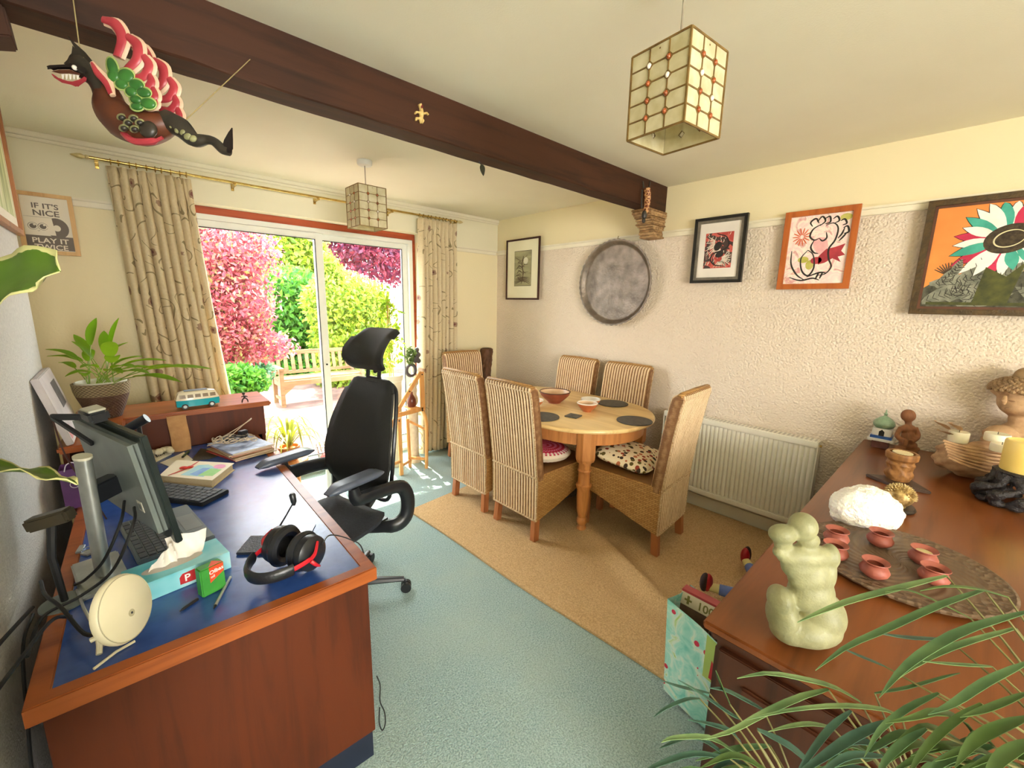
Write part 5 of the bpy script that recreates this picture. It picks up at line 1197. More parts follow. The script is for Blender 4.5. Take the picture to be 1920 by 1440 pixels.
# cables behind the monitor
def cable(label, pts, r, mat, cat='cable', group=None, name='cable'): 
    return single(name, label, cat, MB().tube(smoothpath(pts, max(12, len(pts)*6)), r, 7), mat, group, smooth=True, base=tuple(pts[-1]))
cable('black cable looping down from the monitor to the laptop keyboard', [mf(Wm*.55, .10, -.034), (-.07, 1.66, .93), (-.115, 1.63, .84), (-.16, 1.64, .79), (-.19, 1.69, DT+.006)], .0042, BLACK)
cable('black cable sagging from the monitor towards the wall', [mf(Wm*.7, .10, -.034), (-.04, 1.58, .95), (-.095, 1.55, .84), (-.165, 1.53, .80), (-.235, 1.50, .79), (-.255, 1.40, DT+.006)], .0042, BLACK)
cable('dark cable loop hanging out past the left edge of the desk', [(-.255, 1.55, .80), (-.285, 1.30, .85), (-.29, 1.15, .86), (-.27, 1.12, .855), (-.25, 1.25, .83), (-.215, 1.45, .80), (-.19, 1.52, DT+.005)], .0045, BLACK)
cable('silver sleeved cable curling beside the white disc', [(-.185, 1.66, DT+.004), (-.17, 1.55, .79), (-.155, 1.45, .80), (-.135, 1.37, .785), (-.12, 1.33, DT+.004)], .0035, SIL)
cable('thin black cable falling behind the left desk edge', [(-.265, 1.60, DT+.004), (-.272, 1.48, .74), (-.268, 1.36, .62), (-.270, 1.30, .45), (-.27, 1.28, .006)], .0035, BLACK)
single('key_ring', 'bunch of small silver keys beside the monitor stand', 'keys', MB().box((-.16, 1.90, DT+.004), (.05, .03, .006), Matrix.Rotation(.6, 3, 'Z')).box((-.19, 1.94, DT+.004), (.05, .014, .006), Matrix.Rotation(1.4, 3, 'Z')).tube([(-.175+.012*math.cos(a), 1.92+.012*math.sin(a), DT+.008) for a in [i*.6 for i in range(12)]], .0015, 5), SIL)
# ------------------------------------------------------------------ headset
hs_ = Thing('headset', 'black and red gaming headset with boom microphone', 'headset', (.29, 1.34, DT))
Ea, Eb = Vector((.268, 1.437, .820)), Vector((.352, 1.272, .820)); mid = (Ea+Eb)/2; axn = Vector((.86, .51, 0)).normalized(); sdn = (Eb-Ea).normalized()
axn = (axn-sdn*axn.dot(sdn)).normalized(); hwid = (Eb-Ea).length/2
def U(t, r=1.0, z=0): a = math.pi*t; return mid-sdn*math.cos(a)*hwid*r-axn*(math.sin(a)*.128*r)+Vector((0, 0, z-.010*math.sin(a)))
LEA = M('padded_leather', (32, 34, 38), (22, 24, 28), 40, .32, .1); REDP = M('red_plastic', (206, 34, 46), (180, 26, 38), 14, .35)
def band(fn, wd, th, n, t0, t1):
    V = []; F = []
    for i in range(n):
        t = lerp(t0, t1, i/(n-1)); p = fn(t); q = fn(t+.01); d = (q-p).normalized(); x = Vector((0, 0, 1)); y = d.cross(x).normalized()
        for k_ in range(10): a = 2*math.pi*k_/10; V.append(p+x*math.cos(a)*wd/2+y*math.sin(a)*th/2)
    for i in range(n-1):
        for k_ in range(10): F.append((i*10+k_, i*10+(k_+1) % 10, (i+1)*10+(k_+1) % 10, (i+1)*10+k_))
    F += [tuple(range(10)), tuple((n-1)*10+k_ for k_ in range(10))]; return MB().add(V, F)
hs_.part('headband', band(lambda t: U(t), .038, .018, 40, .16, .84), LEA, smooth=50)
for end, s in ((Ea, 1), (Eb, -1)):
    tt = (0, .18) if s > 0 else (.82, 1)
    yk = hs_.part('yoke', band(lambda t: U(t, 1.0), .016, .007, 10, *tt), REDP, smooth=50)
    cc = end+axn*.016+sdn*s*.028; kc = 1.22; qr = Vector((0, 0, 1)).rotation_difference(sdn*s).to_matrix()
    ec = hs_.part('ear_cup', MB().lathe([(0, -.022*kc), (.030*kc, -.020*kc), (.043*kc, -.010*kc), (.045*kc, .002*kc), (.044*kc, .008*kc)], cc, 30, qr, 1, 1.08), BLK2, smooth=40)
    hs_.part('ear_pad', MB().lathe([(a_*kc, b2*kc) for a_, b2 in ((.022, .006), (.030, .006), (.046, .010), (.050, .020), (.046, .030), (.036, .034), (.026, .028), (.022, .010))], cc, 30, qr, 1, 1.08, False), LEA, ec, smooth=40)
    hs_.part('driver_cloth', MB().lathe([(0, .015), (.03, .015)], cc, 20, qr), MESHB, ec)
    fk = MB()
    for s2 in (-1, 1): fk.tube(smoothpath([end-axn*.012-sdn*s*.006+Vector((0, 0, .004*s2)), end-axn*.002-sdn*s*.014+Vector((0, 0, .02*s2)), cc-sdn*s*.029+Vector((0, 0, .042*s2))+axn*.006], 8), [.006, .006, .006, .0055, .005, .005, .0045, .004], 6)
    hs_.part('fork', fk, REDP, smooth=True)
mtip = Vector((.348, 1.415, .952)); mb0 = Ea+axn*.035+Vector((0, 0, .03))
bmn = hs_.part('microphone_boom', MB().tube([mb0, mb0.lerp(mtip, .5)+Vector((.004, 0, .004)), mtip], [.0032, .0024, .0024], 7), BLACK, smooth=True)
hs_.part('microphone_tip', MB().tube([mtip-Vector((0, 0, .012)), mtip, mtip+Vector((-.002, .003, .024)), mtip+Vector((-.002, .003, .030))], [.004, .009, .010, .006], 10), BLK2, bmn, smooth=True)
hs_.part('lead', MB().tube(smoothpath([Eb+axn*.04+Vector((0, 0, .02)), (.43, 1.34, .835), (.49, 1.33, .80), (.527, 1.318, .752), (.536, 1.316, .60), (.53, 1.31, .45)], 26), .0022, 6), BLACK, smooth=True)
# coasters, pens, clear plate
cs = [onz(x, y, DT) for x, y in ((443, 1041), (505, 1040), (525, 1008), (470, 1008))]
single('slate_coaster', 'rough edged square slate coaster behind the headset', 'coaster', MB().prism([(p.x+random.uniform(-.003, .003), p.y) for p in cs], lambda u, v, w_: (u, v, w_), (DT, DT+.009)), M('slate_blue', (46, 52, 64), (34, 38, 48), 40, .5, .3), bevel=.002)
cs = [onz(x, y, DT) for x, y in ((533, 1008), (580, 1008), (592, 984), (550, 984))]
single('acrylic_plate', 'thin smoked acrylic plate lying behind the headset microphone', 'plate', MB().prism([(p.x, p.y) for p in cs], lambda u, v, w_: (u, v, w_), (DT, DT+.003)), M('smoked_acrylic', (116, 112, 136), (100, 98, 124), 6, .1))
def pen(label, a, b_, r, mat, tipm):
    a, b_ = Vector(a), Vector(b_); t = Thing('pen', label, 'pen', (a.x, a.y, DT)); d = (b_-a).normalized()
    t.part('barrel', MB().cyl(a+d*.012, b_, r, None, 10), mat, smooth=35); t.part('tip', MB().tube([a, a+d*.012], [r*.3, r], 10), tipm, smooth=35); return t
p1, p2 = onz(401, 1141, DT+.004), onz(432, 1082, DT+.004); pen('silver metal pen leaning past the green pocket pack', p1, p2, .0042, SIL, BLACK)
p1, p2 = onz(337, 1146, DT+.004), onz(371, 1123, DT+.004); pen('short black pen in front of the tissue box', p1, p2, .0042, BLACK, BLK2)
# ------------------------------------------------------------------ books and papers at the far end
bk_c = [onz(x, y, .76) for x, y in ((300, 902), (399, 911), (440, 878), (332, 872))]
gb = Thing('gift_book', 'thick cream gift book with a red ribbon and painted cover', 'book', (.19, 2.42, DT))
def quad(t, Q, a, b_): return MB().prism([(p.x, p.y) for p in Q], lambda u, v, w_: (u, v, w_), (a, b_))
def qmap(Q): return lambda u, v, w_: ((Q[0].lerp(Q[1], u)).lerp(Q[3].lerp(Q[2], u), v)+Vector((0, 0, 0))).to_2d().to_3d()+Vector((0, 0, w_))
gb.part('back_board', quad(gb, bk_c, DT, DT+.003), M('kraft', (222, 202, 160), (206, 184, 140), 8, .7))
ins = [bk_c[i].lerp((bk_c[0]+bk_c[1]+bk_c[2]+bk_c[3])/4, .05) for i in range(4)]
gb.part('pages', quad(gb, ins, DT+.003, DT+.034), M('cream_pages', (226, 206, 166), (196, 172, 128), 60, .8, .4, stretch=(1, 1, 30)))
gb.part('front_cover', quad(gb, bk_c, DT+.034, DT+.037), M('cover_cream', (244, 232, 206), (238, 222, 192), 5, .6))
gm = qmap(bk_c); zt_ = DT+.0372
def art(name, pts, mat, dz=0): gb.part(name, MB().prism([(0, 0)], lambda *a: (0, 0, 0), (0, 0)) if False else MB().add([gm(u, v, zt_+dz) for u, v in pts], [tuple(range(len(pts)))]), mat)
art('sky_wash', [(.36, .12), (.78, .12), (.86, .62), (.62, .82), (.46, .74)], M('wash_blue', (150, 205, 226), (190, 222, 220), 20, .7), .0002)
art('green_wash', [(.66, .16), (.92, .2), (.94, .58), (.74, .6)], M('wash_green', (150, 210, 126), (176, 222, 150), 20, .7), .0004)
art('blue_wash', [(.5, .2), (.66, .14), (.72, .62), (.6, .6)], M('wash_deep', (112, 150, 220), (150, 190, 230), 20, .7), .0006)
art('pink_wash', ell(.84, .74, .10, .13, 18), M('wash_pink', (236, 150, 190), (240, 176, 206), 20, .7), .0008)
rb = MB(); stroke(rb, [(.16, .02), (.34, .5), (.40, .98)], .045, lambda u, v, w_: gm(u, v, zt_+w_), .0012); rb.ball(gm(.33, .5, zt_+.004), (.012, .01, .006), 10, 6)
for s in (-1, 1): rb.ball(gm(.33+.05*s, .52+.03*s, zt_+.005), (.016, .009, .006), 10, 6)
gb.part('ribbon', rb, M('ribbon_red', (222, 72, 62), (200, 54, 48), 20, .4), smooth=True)
mags = [onz(x, y, .76) for x, y in ((385, 842), (440, 866), (525, 843), (455, 824))]; mctr = (mags[0]+mags[1]+mags[2]+mags[3])/4
axm = (mags[2]-mags[1]).to_2d().normalized(); zz = DT; rr = random.Random(8)
MAGC = [M('mag_red', (214, 92, 84), (190, 70, 64), 9, .4), M('mag_cream', (226, 208, 176), (206, 186, 150), 20, .5), M('mag_pink', (222, 178, 168), (200, 150, 140), 9, .4), M('mag_tan', (196, 164, 122), (172, 140, 100), 9, .5)]
for i in range(9):
    h = rr.uniform(.004, .0075); a = math.atan2(axm.y, axm.x)+rr.uniform(-.10, .10)
    c = (.425+rr.uniform(-.012, .012)-.004*i*0, 2.70+rr.uniform(-.015, .015))
    t = Thing('magazine', ('bottom', 'second lowest', 'third lowest', 'fourth lowest', 'middle', 'fourth from top', 'third from top', 'second from top')[i]+' magazine of the stack under the coiled cable', 'magazine', (c[0], c[1], zz), a, 'stacked magazines', world=False) if i < 8 else Thing('magazine', 'blue and white topmost magazine of the stack on the desk', 'magazine', (c[0], c[1], zz), a, 'stacked magazines', world=False)
    t.part('pages', MB().bx(-.104, .104, -.146, .146, .0006, h-.0008), MAGC[1])
    t.part('cover', MB().bx(-.105, .105, -.147, .147, h-.0008, h).bx(-.1055, -.1045, -.147, .147, 0, h).bx(-.105, .105, -.147, .147, 0, .0006), MAGC[i % 4] if i < 8 else M('mag_blue', (186, 198, 226), (120, 132, 170), 26, .4)); zz += h+.0005
cc_ = Vector((.40, 2.71, zz+.004)); loops = []
for i in range(90): a = i*.36; r = .075+.02*math.sin(i*.9); loops.append(cc_+Vector((r*math.cos(a)*1.15, r*.9*math.sin(a), .004+.0009*(i % 17)+.030*abs(math.sin(a*.5))*(1 if i % 3 == 0 else .35))))
cl = Thing('coiled_cable', 'pale coiled cable with black plug lying on the magazines', 'cable', cc_)
cl.part('cable_coil', MB().tube(smoothpath(loops, 330), .0022, 6), M('pale_cable', (208, 190, 164), (180, 160, 132), 30, .5), smooth=True)
loops = [cc_+Vector((.05*math.cos(i*.5)*1.2, .045*math.sin(i*.5), .008+.0008*i)) for i in range(40)]
cl.part('black_lead', MB().tube(smoothpath(loops, 160), .0028, 6), BLACK, smooth=True)
cl.part('plug', MB().box(cc_+Vector((.035, -.01, .055)), (.045, .03, .022), Matrix.Rotation(.5, 3, 'Z')), BLK2, bevel=.004)
cl.part('stray_loop', MB().tube(smoothpath([cc_+Vector((-.13, .03, .0)), cc_+Vector((-.05, -.02, .035)), cc_+Vector((.06, .06, .085)), cc_+Vector((.10, .10, .10)), cc_+Vector((.09, .11, .085)), cc_+Vector((-.02, .07, .04)), cc_+Vector((-.10, .06, .01))], 40), .0024, 6), M('pale_cable', (208, 190, 164)), smooth=True)
pbg = Thing('paper_bag', 'small brown paper bag leaning on the raised shelf', 'paper bag', (.17, 2.925, DT), 0, world=False)
KR = M('brown_paper', (196, 150, 100), (172, 126, 80), 20, .85, .3)
def bagfn(u, v):
    x = lerp(-.043, .043, u); z = lerp(0, .195, v); return (x+.003*math.sin(5*v), .028*v-.020*(1-v)*math.sin(math.pi*u)+.002*math.sin(7*v+4*u), z)
gq = MB().grid(bagfn, 8, 10); pbg.part('front', gq, KR, smooth=True)
pbg.part('back', MB().grid(lambda u, v: (lerp(-.043, .043, u)+.003*math.sin(5*v), .033*v+.004, lerp(0, .197, v)), 4, 6), KR, smooth=True)
pbg.part('fold', MB().bx(-.043, .043, .028, .033, .190, .198), KR)
Q = [onz(x, y, DT) for x, y in ((282, 872), (322, 852), (310, 842), (272, 852))]
ev = Thing('envelope', 'white envelope with printed marks beside the paper bag', 'envelope', (Q[0].x, Q[0].y, DT))
ev.part('paper', quad(ev, Q, DT, DT+.004), M('white_paper', (246, 240, 228), (238, 230, 214), 9, .7))
qm = qmap(Q); mk = MB()
for i, (u, w_) in enumerate(((.38, .05), (.47, .02), (.55, .05), (.64, .02), (.72, .05))): mk.add([qm(u, .3, DT+.0045), qm(u+w_, .3, DT+.0045), qm(u+w_, .6, DT+.0045), qm(u, .6, DT+.0045)], [(0, 1, 2, 3)])
mk_ = ev.part('printed_marks', mk, INK); mk_['kind'] = 'stuff'
Q = [onz(x, y, DT) for x, y in ((300, 868), (345, 848), (362, 862), (330, 880))]
single('loose_paper', 'loose white paper sheet under the gift book', 'paper', quad(None, Q, DT, DT+.0015), M('white_paper', (246, 240, 228)))
Q = [onz(x, y, DT) for x, y in ((365, 862), (400, 858), (430, 848), (384, 838), (360, 845))]
single('leather_folder', 'dark olive leather folder half under the magazines', 'folder', quad(None, [Vector((p.x-.02, p.y-.012, 0)) for p in Q][:4], DT, DT+.0006), M('olive_leather', (66, 60, 40), (48, 44, 30), 30, .5, .3))
p1, p2 = onz(341, 858, DT+.006), onz(354, 846, DT+.006); pen('green marker lying beside the paper bag', p1, p2, .006, M('marker_green', (90, 104, 70)), BLACK)
plb = MB(); rr = random.Random(3)
for i in range(7): plb.ball((.085+rr.uniform(-.04, .045), 2.90+rr.uniform(-.02, .02), DT+.018+rr.uniform(0, .012)), (rr.uniform(.016, .03), rr.uniform(.012, .02), rr.uniform(.012, .02)), 8, 6)
single('plastic_bag', 'crumpled pale plastic bag beside the paper bag', 'bag', fuse(plb, .005, 1), M('milky_plastic', (232, 224, 196), (214, 204, 172), 30, .25, .4), smooth=True)
# purple gift bag between the desk and the wall
pg = Thing('purple_gift_bag', 'purple gift bag with a pale swirl beside the left wall', 'bag', (-.215, 2.40, DT))
pg.part('bag', MB().add([(-.25, 2.36, DT), (-.175, 2.36, DT), (-.175, 2.46, DT), (-.25, 2.46, DT), (-.252, 2.365, DT+.165), (-.172, 2.365, DT+.165), (-.172, 2.455, DT+.165), (-.252, 2.455, DT+.165)], [(0, 1, 2, 3), (0, 1, 5, 4), (1, 2, 6, 5), (2, 3, 7, 6), (3, 0, 4, 7)]), M('purple_card', (112, 62, 124), (84, 44, 100), 12, .4))
sw = MB(); stroke(sw, [(.012+.022*(1-i/14)*math.cos(i*.75), .10+.022*(1-i/14)*math.sin(i*.75)) for i in range(15)], .003, lambda u, v, w_: Vector((-.222+u, 2.359-w_, DT+v)), .001, 60)
pg.part('swirl', sw, M('swirl_white', (232, 222, 236)))
pg.part('ribbon_handle', MB().tube(smoothpath([(-.235, 2.362, DT+.16), (-.225, 2.35, DT+.19), (-.205, 2.35, DT+.195), (-.19, 2.362, DT+.16)], 12), .002, 6), M('swirl_white', (232, 222, 236)))
# ------------------------------------------------------------------ on the raised shelf
HZ = .9655
cvs = Thing('leaning_canvas', 'pale canvas print leaning against the left wall on the shelf', 'canvas', (-.23, 2.7, HZ))
def cf(u, v, w_): lean = R(13); return Vector((-.208-v*math.sin(lean)-w_*math.cos(lean), 2.545+u, HZ+.002+v*math.cos(lean)-w_*math.sin(lean)+.006))
cvs.part('stretched_canvas', MB().prism([(0, 0), (.40, 0), (.40, .30), (0, .30)], cf, (0, .025)), M('canvas_pale', (216, 208, 206), (196, 188, 190), 9, .8, .2), bevel=.003)
cvs.part('dark_strip', MB().prism([(.20, .13), (.34, .13), (.34, .25), (.20, .25)], cf, (-.0008, 0)), M('strip_dark', (66, 60, 54), (96, 84, 76), 30, .7))
cvs.part('pink_patch', MB().prism([(.02, .02), (.1, .02), (.1, .07), (.02, .07)], cf, (-.0008, 0)), M('patch_pink', (222, 130, 130), (206, 180, 176), 20, .7))
# toy camper van
van = Thing('toy_camper_van', 'turquoise and cream toy camper van on the desk shelf', 'toy van', (.281, 3.05, HZ), R(2), world=False)
TEAL = M('van_teal', (40, 178, 190), (30, 160, 174), 6, .25, coat=.5); CREAM = M('van_cream', (236, 224, 196), (228, 214, 184), 6, .3, coat=.4)
def hull(z0, z1, L0, L1, w0, w1, n=7):
    V = []; F = []; ring_n = 16
    for j in range(n):
        t = j/(n-1); z = lerp(z0, z1, t); L = lerp(L0, L1, t**1.5); w = lerp(w0, w1, t**1.5)
        for k_ in range(ring_n):
            a = 2*math.pi*(k_+.5)/ring_n; ca, sa = math.cos(a), math.sin(a); p = (abs(ca)**6+abs(sa)**6)**(-1/6); V.append((L/2*ca*p, w/2*sa*p, z))
    for j in range(n-1):
        for k_ in range(ring_n): F.append((j*ring_n+k_, j*ring_n+(k_+1) % ring_n, (j+1)*ring_n+(k_+1) % ring_n, (j+1)*ring_n+k_))
    F += [tuple(range(ring_n)), tuple((n-1)*ring_n+k_ for k_ in range(ring_n))]; return MB().add(V, F)
van.part('lower_body', hull(.014, .052, .208, .210, .082, .084), TEAL, smooth=40)
van.part('cream_belt', hull(.0522, .058, .2105, .2095, .0845, .083), CREAM, smooth=40)
ub = van.part('upper_body', hull(.058, .094, .204, .176, .08, .064), CREAM, smooth=40)
van.part('roof', hull(.094, .101, .172, .130, .062, .044), CREAM, smooth=40)
van.part('roof_rack', MB().bx(-.06, .05, -.024, .024, .101, .104), M('rack_grey', (120, 126, 134)))
for i in range(5):
    x = -.072+i*.036
    for s in (-1, 1): van.part('window', MB().prism([(x-.014, .064), (x+.014, .064), (x+.013, .083), (x-.013, .083)], lambda u, v, w_, s=s: (u, s*(.0405-(v-.058)*.21+w_), v), (-.003, .0008)), M('window_tint', (150, 126, 96), (120, 100, 78), 9, .2), ub)
for x in (-.066, .062):
    for s in (-1, 1):
        wh = van.part('wheel', MB().cyl((x, s*.030, .016), (x, s*.044, .016), .016, None, 20), BLACK, smooth=35)
        van.part('hub_cap', MB().cyl((x, s*.044, .016), (x, s*.0455, .016), .009, None, 16), SIL, wh, smooth=35)
for s in (-1, 1): van.part('headlight', MB().cyl((.1045, s*.024, .038), (.107, s*.024, .038), .008, None, 12), SIL)
# bendy little figure
fg = Thing('tiny_figure', 'tiny dark bent wire figure at the right end of the desk shelf', 'figurine', (.512, 3.0, HZ))
F0 = Vector((.512, 3.0, HZ)); DB = M('dark_bronze', (58, 40, 34), (40, 28, 24), 20, .5)
fg.part('body', fuse(MB().tube(smoothpath([F0+Vector((-.016, 0, .002)), F0+Vector((-.012, 0, .02)), F0+Vector((0, 0, .028)), F0+Vector((.012, 0, .02)), F0+Vector((.016, 0, .002))], 12), .0042, 8).tube([F0+Vector((0, 0, .026)), F0+Vector((-.002, 0, .045))], .006, 8).tube(smoothpath([F0+Vector((-.018, -.003, .038)), F0+Vector((-.002, 0, .043)), F0+Vector((.016, -.004, .036))], 8), .0035, 8).ball(F0+Vector((-.004, 0, .057)), .009, 10, 8), .0016, 1), DB, smooth=True)
# ================================================================== things on the sideboard
SZ0 = SZ+.0006
def lump(mb, d, px_, py_, rx, ry, rd=None, dd=0, rot=0):
    """ellipsoid given by its place and radii in the photograph's pixels at distance d"""
    k_ = (d+dd)/CAM_F; c = dep(px_, py_, d+dd)
    Rm = Matrix((rt*math.cos(rot)+up*math.sin(rot), -rt*math.sin(rot)+up*math.cos(rot), -fw)).transposed()
    return mb.ball(c, (rx*k_, ry*k_, (rd or min(rx, ry))*k_), 16, 11, Rm)
# stone lovers
dl = depth((1.131, .17, .95)); q = MB()
for a in ((1512, 1176, 62, 34, 46), (1536, 1152, 43, 46, 42), (1462, 1126, 20, 28, 28), (1466, 1154, 25, 38, 34), (1482, 1180, 36, 27, 36), (1520, 1112, 42, 40, 30), (1519, 1078, 43, 40, 25), (1511, 1044, 56, 23, 22), (1500, 1060, 36, 30, 22), (1557, 1044, 14, 24, 18), (1550, 1072, 15, 36, 18), (1462, 1036, 13, 12, 13), (1515, 1014, 21, 16, 16), (1468, 1021, 17, 11, 13), (1488, 1006, 12, 9, 10), (1505, 988, 25, 26, 25), (1467, 1003, 25, 19, 22), (1446, 1002, 6, 5, 5)):
    lump(q, dl, *a, -.055*(1195-a[1])/230)
q2 = fuse(q, .0034, 9)
a_ = np.array(q2.v); zmin = a_[:, 2].min(); q2.v = [(x, y, SZ0+max(0, z-zmin-.0)*(1) if True else z) for x, y, z in q2.v]
q2.v = [(x, y, max(z, SZ0)) for x, y, z in q2.v]
STN = M('sage_stone', (158, 156, 118), (128, 128, 94), 26, .5, .15, bscale=200)
single('lovers_sculpture', 'sage green stone sculpture of two embracing figures', 'sculpture', q2, STN, smooth=True)
# white crystal rock
rr = random.Random(12); cr = MB(); cc = onz(1618, 985, SZ); cdp = depth(cc)
for a in ((1612, 952, 50, 40, 40, 0), (1640, 960, 44, 38, 40, 0), (1592, 958, 30, 30, 30, 0), (1625, 935, 40, 26, 30, 0)): lump(cr, cdp, *a[:5], a[5])
from mathutils import noise as mnoise
q2 = fuse(cr, .006, 1, lambda p: .006*mnoise.noise(p*38)+.003*mnoise.noise(p*110))
q2.v = [(x, y, max(z, SZ0)) for x, y, z in q2.v]
single('crystal_rock', 'rough white crystal rock standing behind the carved platter', 'crystal', q2, M('white_crystal', (252, 248, 240), (240, 234, 224), 40, .35, .5, sss=.3), smooth=False)
# carved platter with clay pots
PLC = (1.695, .045); PLR = .24
mt, nt, b = nodes('carved_platter'); v = coords(nt); s = xyz(nt, v)
r2 = math_(nt, 'SQRT', math_(nt, 'ADD', math_(nt, 'MULTIPLY', s[0], s[0]), math_(nt, 'MULTIPLY', s[1], s[1])))
an = math_(nt, 'ARCTAN2', s[1], s[0]); sw_ = math_(nt, 'SINE', math_(nt, 'ADD', math_(nt, 'MULTIPLY', an, 22), math_(nt, 'MULTIPLY', r2, 240)))
bandm = math_(nt, 'GREATER_THAN', r2, .185)
vo = nt.nodes.new('ShaderNodeTexVoronoi'); vo.inputs['Scale'].default_value = 60; link(nt, v, vo.inputs['Vector'])
hgt = math_(nt, 'ADD', math_(nt, 'MULTIPLY', math_(nt, 'MULTIPLY', bandm, vo.outputs['Distance']), 1.5), math_(nt, 'MULTIPLY', sw_, .12))
link(nt, mixc(nt, noise(nt, coords(nt, 'Object', (3, 24, 3)), 3, 4), srgb((76, 58, 42)), srgb((122, 98, 74))), b.inputs['Base Color']); b.inputs['Roughness'].default_value = .5
bump(nt, b, hgt, .8, .006)
single('carved_platter', 'round carved wooden platter holding six little clay pots', 'platter', MB().lathe([(0, 0), (PLR*.8, 0), (PLR, .010), (PLR+.003, .016), (PLR-.004, .019), (PLR-.012, .017), (PLR*.78, .014), (0, .013)], (PLC[0], PLC[1], SZ0), 72), mt, smooth=30)
CPOT = M('pink_clay', (170, 96, 78), (136, 68, 54), 14, .55, .15); pz = SZ0+.0145
pots = ((1566, 1018, 'clay pot on the platter, behind the lovers sculpture'), (1648, 1022, 'clay pot on the platter, closest to the white crystal'), (1728, 1056, 'clay pot holding a cream candle stub on the platter'), (1637, 1080, 'clay pot on the platter, nearest the camera at the centre'), (1748, 1092, 'clay pot on the platter partly covered by a long leaf'), (1563, 1046, 'clay pot mostly hidden behind the right shoulder of the sculpture'))
proto = None
for px_, py_, lb in pots:
    c = onz(px_, py_, pz)
    if proto is None:
        t = Thing('clay_pot', lb, 'pot', (c.x, c.y, pz), 0, 'clay pots on the platter', world=False); proto = t.o
        k_ = .036
        t.part('bowl', MB().lathe([(0, 0), (.52*k_, 0), (.9*k_, .3*k_), (1.0*k_, .6*k_), (.82*k_, .95*k_), (.66*k_, 1.08*k_), (.7*k_, 1.2*k_), (.92*k_, 1.32*k_), (.90*k_, 1.38*k_), (.74*k_, 1.3*k_), (.55*k_, 1.1*k_), (.7*k_, .8*k_), (.6*k_, .5*k_), (0, .4*k_)], (0, 0, 0), 26), CPOT, smooth=50)
    else: dup(proto, (c.x, c.y, pz), 0, lb)
c = onz(1728, 1056, pz); single('candle_stub', 'cream candle stub inside a clay pot on the platter', 'candle', MB().lathe([(0, 0), (.02, 0), (.02, .02), (0, .022)], (c.x, c.y, pz+.019), 16), M('cream_wax', (236, 220, 170), None, 9, .4, sss=.3))
# brass hedgehog
hg = Thing('brass_hedgehog', 'small brass hedgehog figure on a dark oval base', 'figurine', onz(1690, 955, SZ))
hb = onz(1690, 955, SZ); dh = depth(hb)
hg.part('base', MB().lathe([(0, 0), (.052, 0), (.055, .006), (.048, .014), (0, .014)], (hb.x, hb.y, SZ0), 26, None, 1.1, .8), M('ebony', (52, 40, 30), (34, 26, 20), 20, .4), smooth=40)
GILT = M('antique_gilt', (206, 176, 116), (120, 92, 50), 60, .4, metal=.6)
hc = Vector((hb.x-.012, hb.y+.012, SZ0+.058)); bq = fuse(MB().ball(hc, (.05, .046, .043), 16, 12).ball(hc+Vector((-.04, .022, -.012)), (.022, .016, .016), 10, 8).tube([hc+Vector((-.01, -.01, -.03)), hc+Vector((-.02, -.02, -.04))], .008, 8).tube([hc+Vector((.015, -.015, -.03)), hc+Vector((.015, -.02, -.04))], .008, 8), .003, 1)
hg.part('body', bq, GILT, smooth=True)
sp_ = MB(); rr = random.Random(2)
for i in range(150):
    z_ = 1-1.15*(i+.5)/150; a = i*2.399963; r_ = math.sqrt(max(0, 1-z_*z_)); d = Vector((r_*math.cos(a), r_*math.sin(a), z_))
    if d.x < -.75: continue
    p = hc+Vector((d.x*.049, d.y*.045, d.z*.042)); sp_.tube([p, p+d*.008], [.0032, .0012], 5)
o = hg.part('spines', sp_, M('spine_gilt', (226, 206, 150), (150, 120, 70), 60, .4, metal=.5)); o['kind'] = 'stuff'
# carved candle cup on diamond board
cp = onz(1678, 905, SZ); cu_t = Thing('carved_candle_cup', 'carved wooden cup with a tealight on a dark diamond board', 'candle holder', (cp.x, cp.y, SZ0))
Q = [onz(x, y, SZ) for x, y in ((1622, 893), (1668, 912), (1746, 928), (1700, 900))]
cu_t.part('board', MB().prism([(p.x, p.y) for p in Q], lambda u, v, w_: (u, v, w_), (SZ0, SZ0+.014)), M('dark_board', (78, 54, 40), (54, 36, 26), 20, .45), bevel=.003)
CUPW = wood('cup_wood', (150, 104, 58), (104, 68, 36), 'z', 1.6, .5, 0, .3)
pr = [(0, .014), (.05, .014), (.058, .03), (.064, .05), (.056, .075), (.060, .095), (.064, .105), (.056, .118), (.062, .128), (.072, .135), (.074, .160), (.070, .168), (.056, .168), (.054, .15), (0, .148)]
cpp = Vector((cp.x+.02, cp.y-.005, SZ0))
def cupfn(u, v):
    x = v*(len(pr)-1); k_ = min(int(x), len(pr)-2); t_ = x-k_; r, z = lerp(pr[k_][0], pr[k_+1][0], t_), lerp(pr[k_][1], pr[k_+1][1], t_); a = 2*math.pi*u
    if .03 < z < .12 and r > .04: r += .004*math.sin(a*6)*math.sin(z*120)+.002*math.sin(a*13+z*200)
    return cpp+Vector((r*math.cos(a)*.8, r*math.sin(a)*.8, z*.85))
cu_t.part('cup', MB().grid(cupfn, 48, 57, True), CUPW, smooth=50)
cu_t.part('tealight', MB().lathe([(0, .130), (.036, .130), (.036, .143), (0, .141)], cpp, 22), M('cream_wax', (236, 220, 170)), smooth=30)
